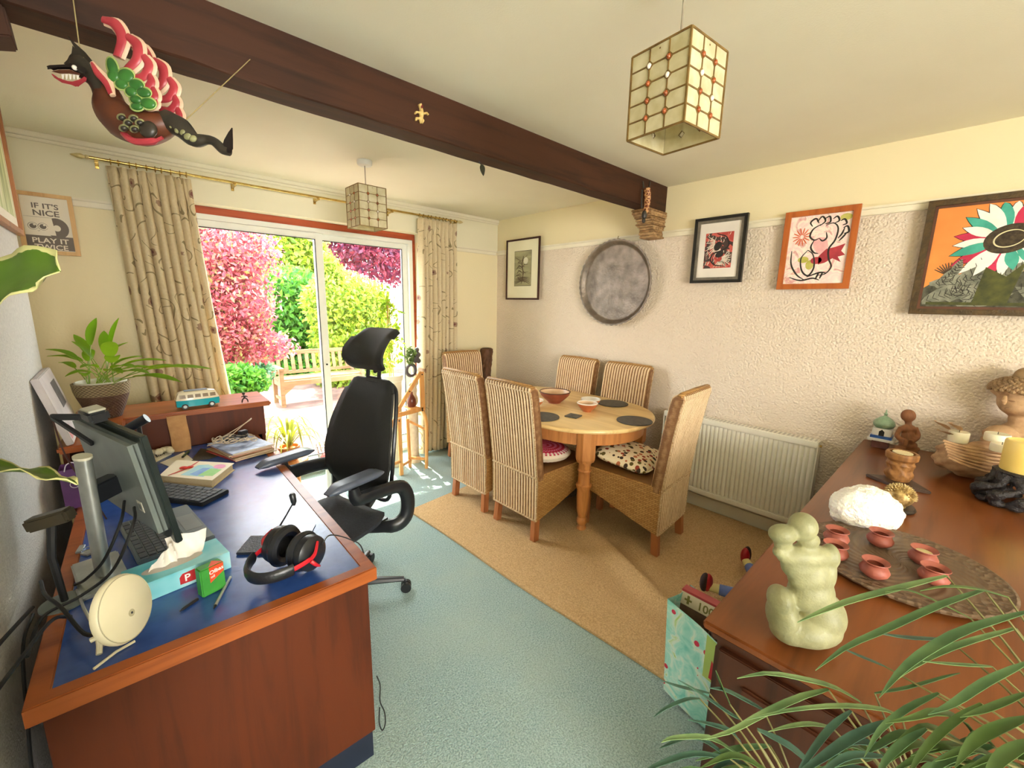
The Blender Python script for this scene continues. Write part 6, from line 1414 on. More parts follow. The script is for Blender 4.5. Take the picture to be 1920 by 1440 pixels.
# seated carved man
mp = onz(1702, 850, SZ); mp.x = 3.12; dm = depth((3.12, mp.y, .9)); q = MB()
for a in ((1700, 795, 11, 12, 11), (1700, 808, 5, 7, 5), (1699, 820, 15, 9, 8), (1699, 834, 11, 15, 9), (1699, 850, 15, 9, 12), (1684, 856, 12, 6, 8), (1708, 857, 12, 6, 8), (1697, 864, 19, 5, 13)): lump(q, dm, *a)
kd = dm/CAM_F
for P_ in (((1686, 817), (1679, 832), (1690, 843)), ((1713, 817), (1718, 834), (1704, 845))): q.tube(smoothpath([dep(P_[0][0], P_[0][1], dm), dep(P_[1][0], P_[1][1], dm-.01), dep(P_[2][0], P_[2][1], dm-.035)], 8), 4.2*kd, 8)
q.box(dep(1691, 843, dm-.035), (.05, .02, .034), Matrix.Rotation(.5, 3, 'Z'))
q2 = fuse(q, .0042, 1); a_ = np.array(q2.v); q2.v = [(x, y, z-(a_[:, 2].min()-SZ0)) for x, y, z in q2.v]
single('seated_man_carving', 'small brown carving of a seated man reading', 'carving', q2, wood('carved_brown', (136, 90, 60), (96, 60, 40), 'z', 1.5, .6), smooth=True)
# mosque ornament
hp = Vector((3.16, .262, SZ0)); msq = Thing('mosque_ornament', 'little blue and white mosque ornament with a green dome', 'ornament', hp)
msq.part('foot', MB().box(hp+Vector((0, 0, .022)), (.075, .075, .044)), M('plum_glaze', (126, 84, 80), (96, 60, 62), 30, .3), bevel=.004)
msq.part('terrace', MB().box(hp+Vector((0, 0, .052)), (.115, .115, .014)), M('white_china', (236, 234, 230), None, 9, .25), bevel=.003)
msq.part('blue_band', MB().box(hp+Vector((0, 0, .067)), (.094, .094, .016)), M('cobalt', (60, 110, 190), (44, 84, 160), 30, .3))
bd_ = msq.part('building', MB().box(hp+Vector((0, 0, .095)), (.086, .086, .042)), M('white_china', (236, 234, 230)), bevel=.003)
msq.part('doorway', MB().prism([(-.012, .075), (.012, .075), (.012, .100), (0, .112), (-.012, .100)], lambda u, v, w_: hp+Vector((-.0435-w_, u, v)), (0, .001)), BLACK, bd_)
msq.part('dome', MB().lathe([(.034, .116), (.046, .125), (.05, .14), (.044, .158), (.026, .174), (.01, .184), (.006, .19), (.010, .198), (.004, .206), (.003, .22), (0, .226)], hp, 24), M('celadon', (150, 176, 146), (120, 150, 122), 40, .3, .3), smooth=50)
# buddha
bu = Thing('buddha_statue', 'sandstone coloured seated buddha statue against the right wall', 'statue', (3.05, -.2, SZ0))
db = 2.03; q = MB()
for a in ((1913, 752, 28, 31, 32, 0), (1903, 765, 15, 12, 18, -.01), (1918, 730, 42, 20, 42, .01), (1924, 708, 18, 15, 18, .02), (1916, 787, 18, 18, 18, .01), (1926, 832, 62, 46, 38, .03), (1876, 818, 24, 22, 24, .0), (1860, 840, 17, 26, 20, -.01), (1836, 838, 34, 10, 14, -.05), (1905, 872, 88, 28, 58, -.02), (1800, 862, 36, 24, 40, -.02), (1842, 876, 52, 24, 46, -.03), (1795, 842, 28, 13, 30, -.02), (1890, 856, 40, 14, 26, -.08)): lump(q, db, *a)
q.tube([dep(1886, 742, db-.055), dep(1882, 752, db-.068), dep(1883, 758, db-.06)], [.007, .012, .009], 8)
q2 = fuse(q, .0065, 1, lambda p: .0035*math.sin(p.x*70+p.z*140+p.y*40) if p.z < 1.03 else 0)
q2.v = [(min(x, XR-.02), y, max(z, SZ0)) for x, y, z in q2.v]
SAND = M('sandstone', (198, 162, 122), (160, 124, 90), 24, .75, .25)
bu.part('figure', q2, SAND, smooth=True)
hq = MB(); rr = random.Random(1)
hcv = dep(1918, 732, db+.01); kk_ = db/CAM_F
for i in range(220):
    z_ = 1-1.05*(i+.5)/220; a = i*2.399963; r_ = math.sqrt(max(0, 1-z_*z_)); d = Vector((r_*math.cos(a), r_*math.sin(a), z_)); p = hcv+Vector((d.x*43*kk_, d.y*43*kk_, d.z*23*kk_)) if d.z > -.15 else hcv; hq.ball(p, 4.2*kk_, 6, 4)
o = bu.part('hair_curls', hq.ball(hcv+Vector((.01, 0, 26*kk_)), 17*kk_, 10, 8), M('sand_hair', (168, 138, 100), (130, 102, 72), 24, .8), smooth=True); o['kind'] = 'stuff'
q = MB()
for i, (x0, y0_, x1, y1) in enumerate(((1768, 800, 1750, 788), (1775, 812, 1755, 806), (1790, 802, 1782, 792))): q.add(blade([dep(x0+10, y0_+5, db-.02), dep((x0+x1)/2, (y0_+y1)/2, db-.03), dep(x1, y1, db-.02)], .05, n=6).v, blade([dep(x0+10, y0_+5, db-.02), dep((x0+x1)/2, (y0_+y1)/2, db-.03), dep(x1, y1, db-.02)], .05, n=6).f)
bu.part('lotus_petals', q, SAND)
q = MB()
for k_ in range(7):
    t_ = k_/6; q.tube(smoothpath([dep(1768+t_*10, 826+t_*32, db-.10), dep(1810, 838+t_*34, db-.13), dep(1860, 846+t_*40, db-.14), dep(1905, 852+t_*34, db-.12)], 14), .006, 6)
bu.part('robe_folds', q, SAND, smooth=True)
fr_ = MB()   # face: eyes, brow, lips
lump(fr_, db, 1897, 752, 6, 1.5, 3, -.072, -.2); lump(fr_, db, 1889, 766, 5, 1.6, 3, -.052)
bu.part('eyes_and_mouth', fr_, M('sand_shadow', (140, 104, 74), None, 24, .8), smooth=True)
lump_ = None
bu.part('base', MB().prism([(p.x, p.y) for p in [onz(x, y, SZ) for x, y in ((1765, 862), (1800, 882), (1850, 898), (1915, 905), (1975, 880), (1960, 850), (1850, 845))]], lambda u, v, w_: (min(u, XR-.01), v, w_), (SZ0, SZ0+.012)), M('dark_base', (92, 66, 46), (66, 46, 32), 20, .6))
WAX = M('white_wax', (244, 238, 214), (236, 228, 198), 9, .4, sss=.4)
def votive(label, px_, py_, d, r, h, group='white votive candles'):
    c = dep(px_, py_, d); t = Thing('votive_candle', label, 'candle', c, 0, group, world=False)
    t.part('wax', MB().lathe([(0, 0), (r*.96, 0), (r, .004), (r, h-.004), (r*.95, h), (r*.5, h-.003), (0, h-.004)], (0, 0, 0), 24), WAX, smooth=40)
    t.part('wick', MB().cyl((0, 0, h-.006), (.001, 0, h+.008), .0012, None, 6), BLACK); return t
votive('white candle in the lotus leaf at the left hand of the buddha', 1795, 828, db-.03, .036, .05)
votive('white candle on the lap of the buddha, the higher of two', 1868, 827, db-.11, .042, .036)
votive('white candle on the lap of the buddha, the lower of two', 1876, 846, db-.17, .036, .034)
# pillar candle on a black twisted stand
cs_ = Vector((2.63, -.225, SZ0)); ds = depth(cs_+Vector((0, 0, .1)))
st = Thing('candle_stand', 'black twisted root candle stand in front of the buddha', 'candle stand', cs_)
IRON = M('black_root', (46, 40, 40), (26, 22, 24), 40, .5, .6); q = MB(); rr = random.Random(4)
top = .145
q.lathe([(0, top-.012), (.07, top-.010), (.085, top-.004), (.085, top), (0, top)], cs_, 24)
for i in range(9):
    a = i*.7; r0 = .075+.03*rr.random(); P = [cs_+Vector((r0*1.2*math.cos(a), r0*1.2*math.sin(a), .012)), cs_+Vector((r0*1.45*math.cos(a+.5), r0*1.45*math.sin(a+.5), .05)), cs_+Vector((.085*math.cos(a+1.1), .085*math.sin(a+1.1), .09)), cs_+Vector((.06*math.cos(a+.6), .06*math.sin(a+.6), top-.01))]
    q.tube(smoothpath(P, 12), [.016+.006*math.sin(k_*1.3+i) for k_ in range(12)], 8)
for i in range(12): a = i*.52; q.ball(cs_+Vector((.1*math.cos(a), .1*math.sin(a), .016)), (.026, .026, .016), 8, 6)
q2 = fuse(q, .006, 0, lambda p: .003*mnoise.noise(p*70)); q2.v = [(x, y, max(z, SZ0)) for x, y, z in q2.v]
st.part('root', q2, IRON, smooth=True)
pc = Thing('pillar_candle', 'thick yellow pillar candle on the black root stand', 'candle', cs_+Vector((0, 0, top+.001)))
pc.part('wax', MB().lathe([(0, 0), (.064, 0), (.066, .004), (.066, .118), (.064, .124), (.058, .126), (.05, .118), (0, .112)], cs_+Vector((0, 0, top+.001)), 32), M('yellow_wax', (240, 216, 130), (230, 200, 106), 6, .4, sss=.4), smooth=40)
pc.part('wick', MB().tube([cs_+Vector((0, 0, top+.11)), cs_+Vector((.002, 0, top+.132))], .0016, 6), BLACK)
# ================================================================== gift bag, puzzle box and doll beside the sideboard
gbm, nt, b = nodes('teal_floral_paper'); v = coords(nt)
f1 = noise(nt, v, 14, 3, .6, 1); c = ramp(nt, f1, [(.3, srgb((120, 214, 206))), (.5, srgb((176, 236, 228))), (.62, srgb((228, 248, 240))), (.72, srgb((180, 220, 130)))])
vo = nt.nodes.new('ShaderNodeTexVoronoi'); vo.inputs['Scale'].default_value = 20; link(nt, v, vo.inputs['Vector'])
c = mixc(nt, math_(nt, 'LESS_THAN', vo.outputs['Distance'], .22), c, srgb((214, 48, 84))); link(nt, c, b.inputs['Base Color']); b.inputs['Roughness'].default_value = .4
gbt = Thing('gift_bag', 'teal floral gift bag standing against the end of the sideboard', 'bag', (1.53, .53, .0))
B0 = [Vector((1.50, .665)), Vector((1.455, .395)), Vector((1.60, .378)), Vector((1.645, .64))]; zb0 = .0165
tops = [.44, .385, .40, .445]
def bagwall(i):
    a, b_ = B0[i], B0[(i+1) % 4]; za, zb_ = tops[i], tops[(i+1) % 4]; cen = (B0[0]+B0[1]+B0[2]+B0[3])/4
    def fn(u, v): p = a.lerp(b_, u); p = cen.lerp(p, lerp(.92, 1.04, v)); dn_ = (p-cen).normalized()*(.012*math.sin(math.pi*u)*math.sin(3*v+1)); return (p.x+dn_.x, p.y+dn_.y, lerp(zb0, lerp(za, zb_, u), v))
    return MB().grid(fn, 9, 9)
for i in range(4): gbt.part('side', bagwall(i), gbm, smooth=True)
gbt.part('bottom', MB().prism([(p.x, p.y) for p in [B0[k_].lerp((B0[0]+B0[1]+B0[2]+B0[3])/4, .08) for k_ in range(4)]], lambda u, v, w_: (u, v, w_), (zb0, zb0+.003)), gbm)
def face0(u, v, w_=.0):
    cen = (B0[0]+B0[1]+B0[2]+B0[3])/4; p = cen.lerp(B0[0].lerp(B0[1], u), lerp(.92, 1.04, v)); d_ = (p-cen).normalized()*(.012*math.sin(math.pi*u)*math.sin(3*v+1)+.0016+w_); return (p.x+d_.x, p.y+d_.y, lerp(zb0, lerp(tops[0], tops[1], u), v))
gbt.part('lime_label', MB().grid(lambda u, v: face0(lerp(.62, .995, u), lerp(.55, .99, v)), 6, 6), M('lime_label', (190, 216, 124), (170, 200, 104), 9, .5), smooth=True)
gbt.part('red_flag', MB().add([face0(*p, .001) for p in ((.70, .58), (.96, .56), (.97, .70), (.84, .68), (.72, .78))], [(0, 1, 2, 3, 4)]), M('flag_red', (206, 50, 66), (186, 38, 54), 9, .5))
pzb = Thing('puzzle_box', 'jigsaw puzzle box with a number on it inside the gift bag', 'box', (1.545, .53, .03))
def pzf(u, v, w_): return Vector((1.515+.07*v/.42+w_, .652-u, .03+v))
pzb.part('box', MB().prism([(0, 0), (.235, 0), (.235, .425), (0, .425)], pzf, (0, .035)), M('puzzle_brown', (120, 92, 72), (86, 62, 50), 22, .45), bevel=.002)
pzb.part('red_edge', MB().prism([(0, .417), (.235, .417), (.235, .4255), (0, .4255)], pzf, (-.0012, .0362)), M('puzzle_red', (176, 66, 70), None, 9, .4))
pzb.part('cream_band', MB().prism([(0, .365), (.235, .365), (.235, .416), (0, .416)], pzf, (-.0012, 0)), M('puzzle_cream', (232, 222, 196), None, 9, .5))
pzb.part('lettering', text_mb('1000', .045, lambda u, v, w_: pzf(u+.068, v+.374, -.0018-w_), .0003), M('olive_print', (132, 128, 70)))
pzb.part('jigsaw_mark', MB().prism([(.026, .374), (.036, .374), (.036, .386), (.046, .386), (.046, .394), (.036, .394), (.036, .408), (.026, .408), (.026, .394), (.016, .394), (.016, .386), (.026, .386)], pzf, (-.0020, -.0012)), M('olive_print', (132, 128, 70)))
pw = MB()
for k_, (u, v, r_) in enumerate(((.05, .30, .026), (.10, .28, .02), (.04, .24, .018), (.15, .31, .022), (.19, .27, .028))):
    stroke(pw, ell(u, v, r_, r_, 17), .004, pzf, -.0016, 40); stroke(pw, ell(u, v, r_*.5, r_*.5, 13), .004, pzf, -.0016, 30)
pzb.part('picture', pw, M('puzzle_lines', (176, 156, 130), None, 9, .5))
doll = Thing('rag_doll', 'rag doll with red shoes lying behind the sideboard corner', 'doll', (2.42, .62, .03))
DBL = M('blue_cloth', (120, 140, 200), (96, 116, 180), 20, .9); YEL = M('yellow_sock', (232, 220, 150)); RSH = M('red_shoe', (196, 36, 44), (160, 24, 32), 14, .4); SOLE = M('dark_sole', (56, 36, 34), None, 20, .7)
z0 = .07
doll.part('body', fuse(MB().ball((2.36, .53, z0+.03), (.11, .075, .055), 14, 10).ball((2.24, .50, z0+.03), (.06, .055, .055), 14, 10), .012, 1), DBL, smooth=True)
for hip, ft in (((2.42, .56, z0+.01), (2.655, .735, .085)), ((2.30, .58, z0+.01), (2.235, .785, .075))):
    h_, f_ = Vector(hip), Vector(ft); d = (f_-h_).normalized(); ls = h_.lerp(f_, .72)
    lgp = doll.part('leg', MB().tube([h_, h_.lerp(f_, .4), ls], [.036, .032, .028], 12), DBL, smooth=True)
    doll.part('sock', MB().tube([ls, f_-d*.01], [.025, .022], 12), YEL, lgp, smooth=True)
    qd = Vector((0, 0, 1)).rotation_difference(d).to_matrix()
    sh = doll.part('shoe', MB().ball(f_+Vector((0, 0, .022)), (.034, .026, .052), 14, 10), RSH, lgp, smooth=True)
    doll.part('shoe_sole', MB().ball(f_+Vector((-.012, .012, .024)) if ft[0] < 2.4 else f_+Vector((.014, -.004, .024)), (.033, .024, .055), 14, 10), SOLE, lgp, smooth=True)
# ================================================================== long leaved plant in the foreground
def wleaf(t, path, wd, mat, parent=None, upv=None, n=9, fold=.22, prof=None): return t.part('leaf', blade(path, wd, upv or Vector((0, 0, 1)), n, fold, prof), mat, parent, smooth=60)
L_FI = []
for i, (c1, c2) in enumerate((((104, 136, 88), (64, 98, 62)), ((136, 162, 106), (90, 122, 78)), ((80, 116, 96), (50, 82, 70)), ((92, 118, 60), (54, 80, 40)))):
    mt, nt, b = nodes('willow_leaf_%d' % i); v = coords(nt)
    c = ramp(nt, noise(nt, v, 14, 3), [(.3, srgb(c2)), (.7, srgb(c1))]); link(nt, c, b.inputs['Base Color']); b.inputs['Roughness'].default_value = .38
    t_ = nt.nodes.new('ShaderNodeBsdfTranslucent'); link(nt, c, t_.inputs[0]); mx_ = nt.nodes.new('ShaderNodeMixShader'); mx_.inputs[0].default_value = .25
    link(nt, b.outputs[0], mx_.inputs[1]); link(nt, t_.outputs[0], mx_.inputs[2]); link(nt, mx_.outputs[0], nt.nodes['Material Output'].inputs[0]); L_FI.append(mt)
fp = Thing('willow_leaf_plant', 'tall potted plant with long narrow drooping leaves in the foreground', 'plant', (.74, -.30, 0))
fp.part('pot', MB().lathe(pot_profile(.10, .15, .28), (.74, -.30, 0), 28), M('glazed_pot', (70, 76, 70), (50, 56, 52), 10, .3), smooth=40)
fp.part('soil', MB().lathe([(0, .225), (.132, .222)], (.74, -.30, 0), 20, cap=False), M('soil', (62, 46, 34), (40, 30, 22), 40, .95, .8))
STEM = M('stem_olive', (132, 128, 78), (96, 92, 54), 20, .6)
# each entry: pixel path (root first), distance from the camera, width in metres, tint
LV = [([(1775, 1080), (1694, 1101), (1602, 1125), (1541, 1147), (1495, 1167)], .74, .021, 1), ([(1846, 1106), (1755, 1138), (1663, 1180), (1587, 1214), (1529, 1257)], .70, .021, 0),
      ([(1925, 1148), (1816, 1180), (1740, 1220), (1688, 1260), (1648, 1309)], .64, .024, 0), ([(1905, 1178), (1786, 1214), (1709, 1251), (1660, 1290)], .67, .018, 1),
      ([(1613, 1316), (1565, 1290), (1510, 1275), (1440, 1263), (1382, 1272)], .74, .020, 1), ([(1691, 1345), (1651, 1330), (1572, 1324), (1480, 1332), (1400, 1350)], .70, .015, 1),
      ([(1553, 1293), (1498, 1309), (1430, 1340), (1370, 1372), (1315, 1387)], .72, .020, 1), ([(1925, 1243), (1847, 1281), (1786, 1321), (1740, 1340)], .60, .020, 0),
      ([(1672, 1351), (1602, 1382), (1541, 1422), (1470, 1470)], .68, .026, 2), ([(1596, 1333), (1556, 1367), (1514, 1422), (1490, 1460)], .70, .018, 2),
      ([(1737, 1367), (1694, 1394), (1660, 1428), (1640, 1470)], .62, .018, 0), ([(1830, 1385), (1801, 1349), (1755, 1336), (1715, 1346), (1660, 1356)], .62, .022, 3),
      ([(1925, 1346), (1862, 1370), (1820, 1398), (1790, 1440)], .58, .026, 3), ([(1930, 1390), (1878, 1422), (1840, 1470)], .55, .026, 3), ([(1860, 1400), (1810, 1410), (1755, 1437), (1720, 1475)], .60, .022, 0),
      ([(1390, 1350), (1362, 1335), (1312, 1300), (1272, 1275)], .80, .018, 2), ([(1368, 1320), (1350, 1282), (1342, 1257)], .80, .016, 3), ([(1432, 1332), (1400, 1315), (1360, 1295), (1330, 1290)], .82, .022, 2),
      ([(1312, 1310), (1287, 1312), (1250, 1327), (1225, 1345)], .84, .012, 2), ([(1392, 1402), (1375, 1375), (1337, 1360), (1288, 1349)], .80, .020, 2), ([(1330, 1300), (1275, 1288), (1240, 1276)], .84, .012, 2),
      ([(1380, 1412), (1330, 1384), (1264, 1384), (1240, 1392)], .78, .017, 1), ([(1368, 1422), (1300, 1414), (1240, 1432), (1200, 1450)], .76, .018, 2), ([(1420, 1368), (1480, 1400), (1520, 1436), (1545, 1470)], .74, .026, 2),
      ([(1560, 1364), (1520, 1358), (1480, 1362), (1440, 1372)], .74, .014, 1), ([(1640, 1300), (1700, 1290), (1770, 1270), (1800, 1262)], .72, .010, 0), ([(1860, 1250), (1790, 1246), (1730, 1240)], .66, .010, 1),
      ([(1820, 1160), (1760, 1130), (1700, 1106), (1660, 1110)], .72, .010, 3), ([(1890, 1120), (1830, 1104), (1770, 1100), (1725, 1108)], .70, .010, 3), ([(1780, 1200), (1700, 1196), (1640, 1186)], .74, .014, 2), ([(1660, 1250), (1610, 1230), (1580, 1216)], .74, .014, 2),
      ([(1925, 1300), (1850, 1330), (1800, 1345)], .58, .016, 3), ([(1760, 1300), (1700, 1330), (1650, 1370), (1620, 1420)], .64, .016, 0), ([(1840, 1320), (1780, 1360), (1730, 1410), (1700, 1460)], .60, .018, 3)]
rr = random.Random(21)
for i in range(46):   # dense mass at the bottom edge
    x0, y0_ = rr.uniform(1330, 1940), rr.uniform(1395, 1480); L = rr.uniform(70, 170); a = rr.uniform(2.5, 3.9) if rr.random() < .7 else rr.uniform(-.6, .6)
    LV.append(([(x0, y0_), (x0+math.cos(a)*L*.5, y0_-math.sin(a)*L*.3-12), (x0+math.cos(a)*L, y0_-math.sin(a)*L*.3+rr.uniform(0, 40))], lerp(.80, .56, (x0-1330)/600)+rr.uniform(-.02, .05), rr.uniform(.014, .022), rr.choice((0, 2, 3, 3))))
nodes_ = []
for pts, d, wd, k_ in LV:
    P = [dep(x, y, d*(1-.015*i)) for i, (x, y) in enumerate(pts)]
    if any(p.x > SX0-.012 and p.z < SZ+.03 and p.y < SY1+.02 for p in P): 
        P = [Vector((min(p.x, SX0-.015), p.y, p.z)) if (p.z < SZ+.03 and p.y < SY1+.02) else p for p in P]
    wleaf(fp, P, wd*.58, L_FI[k_], n=10, fold=.28); nodes_.append(P[0])
base = Vector((.74, -.30, .22)); forks = [base+Vector((.06, .06, .55)), base+Vector((.10, .22, .50)), base+Vector((.12, .05, .70)), base+Vector((.02, .35, .46))]
for f_ in forks: fp.part('stem', MB().tube(smoothpath([base, base.lerp(f_, .5)+Vector((.01, .01, .05)), f_], 10), [lerp(.010, .005, i/9) for i in range(10)], 7), STEM, smooth=True)
tw = MB()
for p in nodes_:
    f_ = min(forks, key=lambda q: (q-p).length); tw.tube(smoothpath([f_, f_.lerp(p, .5)+Vector((0, 0, .03)), p], 7), [.003, .0027, .0024, .0021, .0019, .0017, .0015], 5)
o = fp.part('twigs', tw, STEM, smooth=True); o['kind'] = 'stuff'
# ================================================================== variegated rubber plant by the left wall
rp = Thing('rubber_plant', 'variegated rubber plant with broad leaves by the left wall', 'plant', (-.155, .60, 0))
BASK = M('woven_basket', (150, 104, 62), (104, 68, 38), 90, .8, .6); 
rp.part('plant_stand', MB().lathe([(0, .70), (.09, .70), (.09, .73), (0, .73)], (-.16, .62, 0), 20).cyl((-.16, .62, 0), (-.16, .62, .70), .03, .022, 12).lathe([(0, 0), (.1, 0), (.09, .02), (0, .03)], (-.16, .62, 0), 20), CLEG)
rp.part('basket_pot', MB().lathe([(0, .731), (.075, .731), (.10, .80), (.105, .92), (.098, .96), (.09, .96), (.088, .90), (0, .89)], (-.16, .62, 0), 28), BASK, smooth=40)
rp.part('stem', MB().tube(smoothpath([(-.16, .62, .88), (-.18, .66, 1.2), (-.20, .72, 1.5), (-.21, .76, 1.75)], 12), [.012]*6+[.009]*6, 8), STEM, smooth=True)
mt, nt, b = nodes('variegated_leaf'); uvn = nt.nodes.new('ShaderNodeUVMap'); s = xyz(nt, uvn.outputs[0])
e_ = math_(nt, 'ABSOLUTE', math_(nt, 'SUBTRACT', s[0], .5)); fz_ = noise(nt, uvn.outputs[0], 9, 3)
edge = math_(nt, 'GREATER_THAN', math_(nt, 'ADD', math_(nt, 'ADD', e_, math_(nt, 'MULTIPLY', math_(nt, 'MAXIMUM', math_(nt, 'SUBTRACT', s[1], .7), 0), .8)), math_(nt, 'MULTIPLY', fz_, .14)), .50)
c = mixc(nt, edge, mixc(nt, noise(nt, uvn.outputs[0], 3, 2), srgb((60, 96, 24)), srgb((98, 128, 36))), srgb((206, 204, 140))); link(nt, c, b.inputs['Base Color']); b.inputs['Roughness'].default_value = .35
t_ = nt.nodes.new('ShaderNodeBsdfTranslucent'); link(nt, c, t_.inputs[0]); mx_ = nt.nodes.new('ShaderNodeMixShader'); mx_.inputs[0].default_value = .3
link(nt, b.outputs[0], mx_.inputs[1]); link(nt, t_.outputs[0], mx_.inputs[2]); link(nt, mx_.outputs[0], nt.nodes['Material Output'].inputs[0]); VAR = mt
def bigleaf(t, path, wd, upv, n=18, m_=9):
    P = smoothpath(path, n); V = []; UV = []
    for i, p in enumerate(P):
        tt = i/(n-1); d = (P[min(i+1, n-1)]-P[max(i-1, 0)]).normalized(); x = d.cross(upv).normalized(); u = x.cross(d)
        w = wd*.5*(math.sin(math.pi*min(1, (tt*.9+.06)))**.62 if tt < .93 else max(.02, (1-tt)/.07*.42))
        for j in range(m_): s_ = j/(m_-1)*2-1; V.append(p+x*w*s_+u*(abs(s_)**1.5*w*.22+.004*math.sin(tt*22)*abs(s_))); UV.append((j/(m_-1), tt))
    F = [(i*m_+j, i*m_+j+1, (i+1)*m_+j+1, (i+1)*m_+j) for i in range(n-1) for j in range(m_-1)]
    me = bpy.data.meshes.new('leaf'); me.from_pydata([v-t.off for v in V], [], F); uv = me.uv_layers.new(name='UVMap')
    for lp in me.loops: uv.data[lp.index].uv = UV[lp.vertex_index]
    me.polygons.foreach_set('use_smooth', [True]*len(me.polygons)); o = mo('leaf', me, VAR, t.o); md = o.modifiers.new('thickness', 'SOLIDIFY'); md.thickness = .0012; return o
bigleaf(rp, [dep(-150, 590, .50), dep(-80, 560, .505), dep(10, 530, .50), dep(80, 508, .49), dep(112, 508, .485)], .072, (up*.35-fw).normalized())
bigleaf(rp, [dep(-140, 860, .50), dep(-60, 868, .50), dep(20, 880, .50), dep(90, 892, .495), dep(146, 908, .49)], .030, (up*1.0+fw*.10).normalized())
bigleaf(rp, [Vector((-.19, .70, 1.35)), Vector((-.17, .60, 1.42)), Vector((-.18, .50, 1.40)), Vector((-.20, .42, 1.34))], .09, Vector((0, 0, 1)))
# ================================================================== potted peace lily on the desk shelf
pl_ = Thing('peace_lily', 'bright green peace lily in a woven pot on the desk shelf', 'plant', (-.114, 3.08, HZ))
PB = Vector((-.114, 3.08, HZ)); 
mt, nt, b = nodes('woven_grey'); v = coords(nt); s = xyz(nt, v); aa = math_(nt, 'ARCTAN2', s[1], s[0])
wv = math_(nt, 'MULTIPLY', math_(nt, 'SINE', math_(nt, 'MULTIPLY', aa, 34)), math_(nt, 'SINE', math_(nt, 'MULTIPLY', s[2], 420)))
upz = math_(nt, 'GREATER_THAN', s[2], .125)
link(nt, mixc(nt, upz, mixc(nt, noise(nt, v, 26, 3), srgb((112, 84, 66)), srgb((86, 62, 50))), mixc(nt, math_(nt, 'ADD', math_(nt, 'MULTIPLY', wv, .5), .5), srgb((104, 88, 64)), srgb((176, 158, 120)))), b.inputs['Base Color']); b.inputs['Roughness'].default_value = .85
bump(nt, b, wv, .6, .004)
pl_.part('pot', MB().lathe([(0, 0), (.062, 0), (.085, .06), (.106, .125), (.112, .15), (.116, .188), (.108, .190), (.10, .16), (0, .15)], PB, 36), mt, smooth=40)
pl_.part('white_liner', MB().lathe([(.0, .151), (.1, .165), (.104, .195), (.098, .197), (.09, .172), (0, .158)], PB, 24), M('liner_white', (236, 230, 214)), smooth=40)
L_LI = leafmat('lily_leaf', [(196, 222, 70), (212, 230, 86), (160, 204, 66), (226, 236, 120)], .4, .65)  # sunlit glow put into the leaf colours, no sun reaches them
def lp_(x, y, d=0): return dep(x, y, depth(PB+Vector((0, 0, .25)))+d)
tips = [((85, 655), -.05, 1.0), ((88, 668), .05, .9), ((181, 596), 0, 1.1), ((223, 596), .08, .9), ((398, 692), -.12, 1.15), ((338, 716), -.2, 1.1), ((312, 676), .0, .9), ((268, 668), .05, .9), ((138, 627), .02, .8), ((134, 640), -.05, .7), ((122, 706), -.1, 1.0), ((150, 690), -.12, .9), ((240, 642), .1, .8), ((205, 640), -.08, 1.2), ((280, 700), -.15, 1.0), ((300, 692), .08, .9), ((170, 655), .08, .9), ((230, 700), -.16, .9), ((255, 690), -.1, 1.0), ((110, 680), .08, .7), ((195, 620), .1, .8), ((350, 690), .04, .9), ((160, 706), -.14, .8), ((215, 668), -.05, 1.1)]
rr = random.Random(5)
for (tx, ty), dd, k_ in tips:
    r0 = PB+Vector((rr.uniform(-.05, .05), rr.uniform(-.05, .05), .155)); tip = lp_(tx, ty, dd); m1 = r0.lerp(tip, .45)+Vector((0, 0, .045+.02*rr.random()))
    st_ = r0.lerp(m1, .85)
    sm = pl_.part('stalk', MB().tube(smoothpath([r0, r0.lerp(m1, .5)+Vector((0, 0, .012)), m1], 6), .0022, 5), M('stalk_green', (150, 180, 60), (120, 150, 48), 20, .5), smooth=True)
    wleaf(pl_, [m1, m1.lerp(tip, .35)+Vector((0, 0, .012)), m1.lerp(tip, .7)+Vector((0, 0, .008)), tip], .058*k_, L_LI, sm, n=9, fold=.3)
# ================================================================== by the garden door: spider plant, planter, wooden rack, ornaments
spp = Thing('spider_plant', 'spider plant in an orange pot on a low stool by the door', 'plant', (.86, 3.50, .36)); sb_ = Vector((.86, 3.50, .36))
single('plant_stool', 'low pine stool carrying the spider plant', 'stool', MB().lathe([(0, .33), (.13, .33), (.135, .345), (.13, .359), (0, .359)], (.86, 3.50, 0), 24).cyl((.93, 3.55, 0), (.92, 3.54, .33), .016, .014, 8).cyl((.78, 3.55, 0), (.80, 3.54, .33), .016, .014, 8).cyl((.86, 3.41, 0), (.86, 3.43, .33), .016, .014, 8), PINE2)
spp.part('pot', MB().lathe(pot_profile(.055, .075, .11), sb_, 24), M('orange_pot', (226, 150, 84), (206, 126, 62), 8, .5), smooth=40)
L_SP = leafmat('spider_leaf', [(206, 214, 96), (226, 226, 140), (170, 190, 70)], .4, .5); rr = random.Random(9)
for i in range(34):
    a = 2*math.pi*i/34+rr.uniform(-.1, .1); L = rr.uniform(.20, .36); h = rr.uniform(.10, .26); d = Vector((math.cos(a), math.sin(a)*.8, 0))
    if (sb_+d*L).y > 3.74: L *= .6
    wleaf(spp, [sb_+Vector((0, 0, .09)), sb_+d*L*.35+Vector((0, 0, .09+h)), sb_+d*L*.75+Vector((0, 0, .09+h*.9)), sb_+d*L+Vector((0, 0, .05+h*.35))], .018, L_SP, n=9, fold=.3, prof=lambda t: max(.05, 1-t**2.2))
wb_ = Thing('wire_basket', 'small wire basket with a red cloth beside the spider plant', 'basket', (1.13, 3.42, 0)); WBc = Vector((1.13, 3.42, .0)); q = MB()
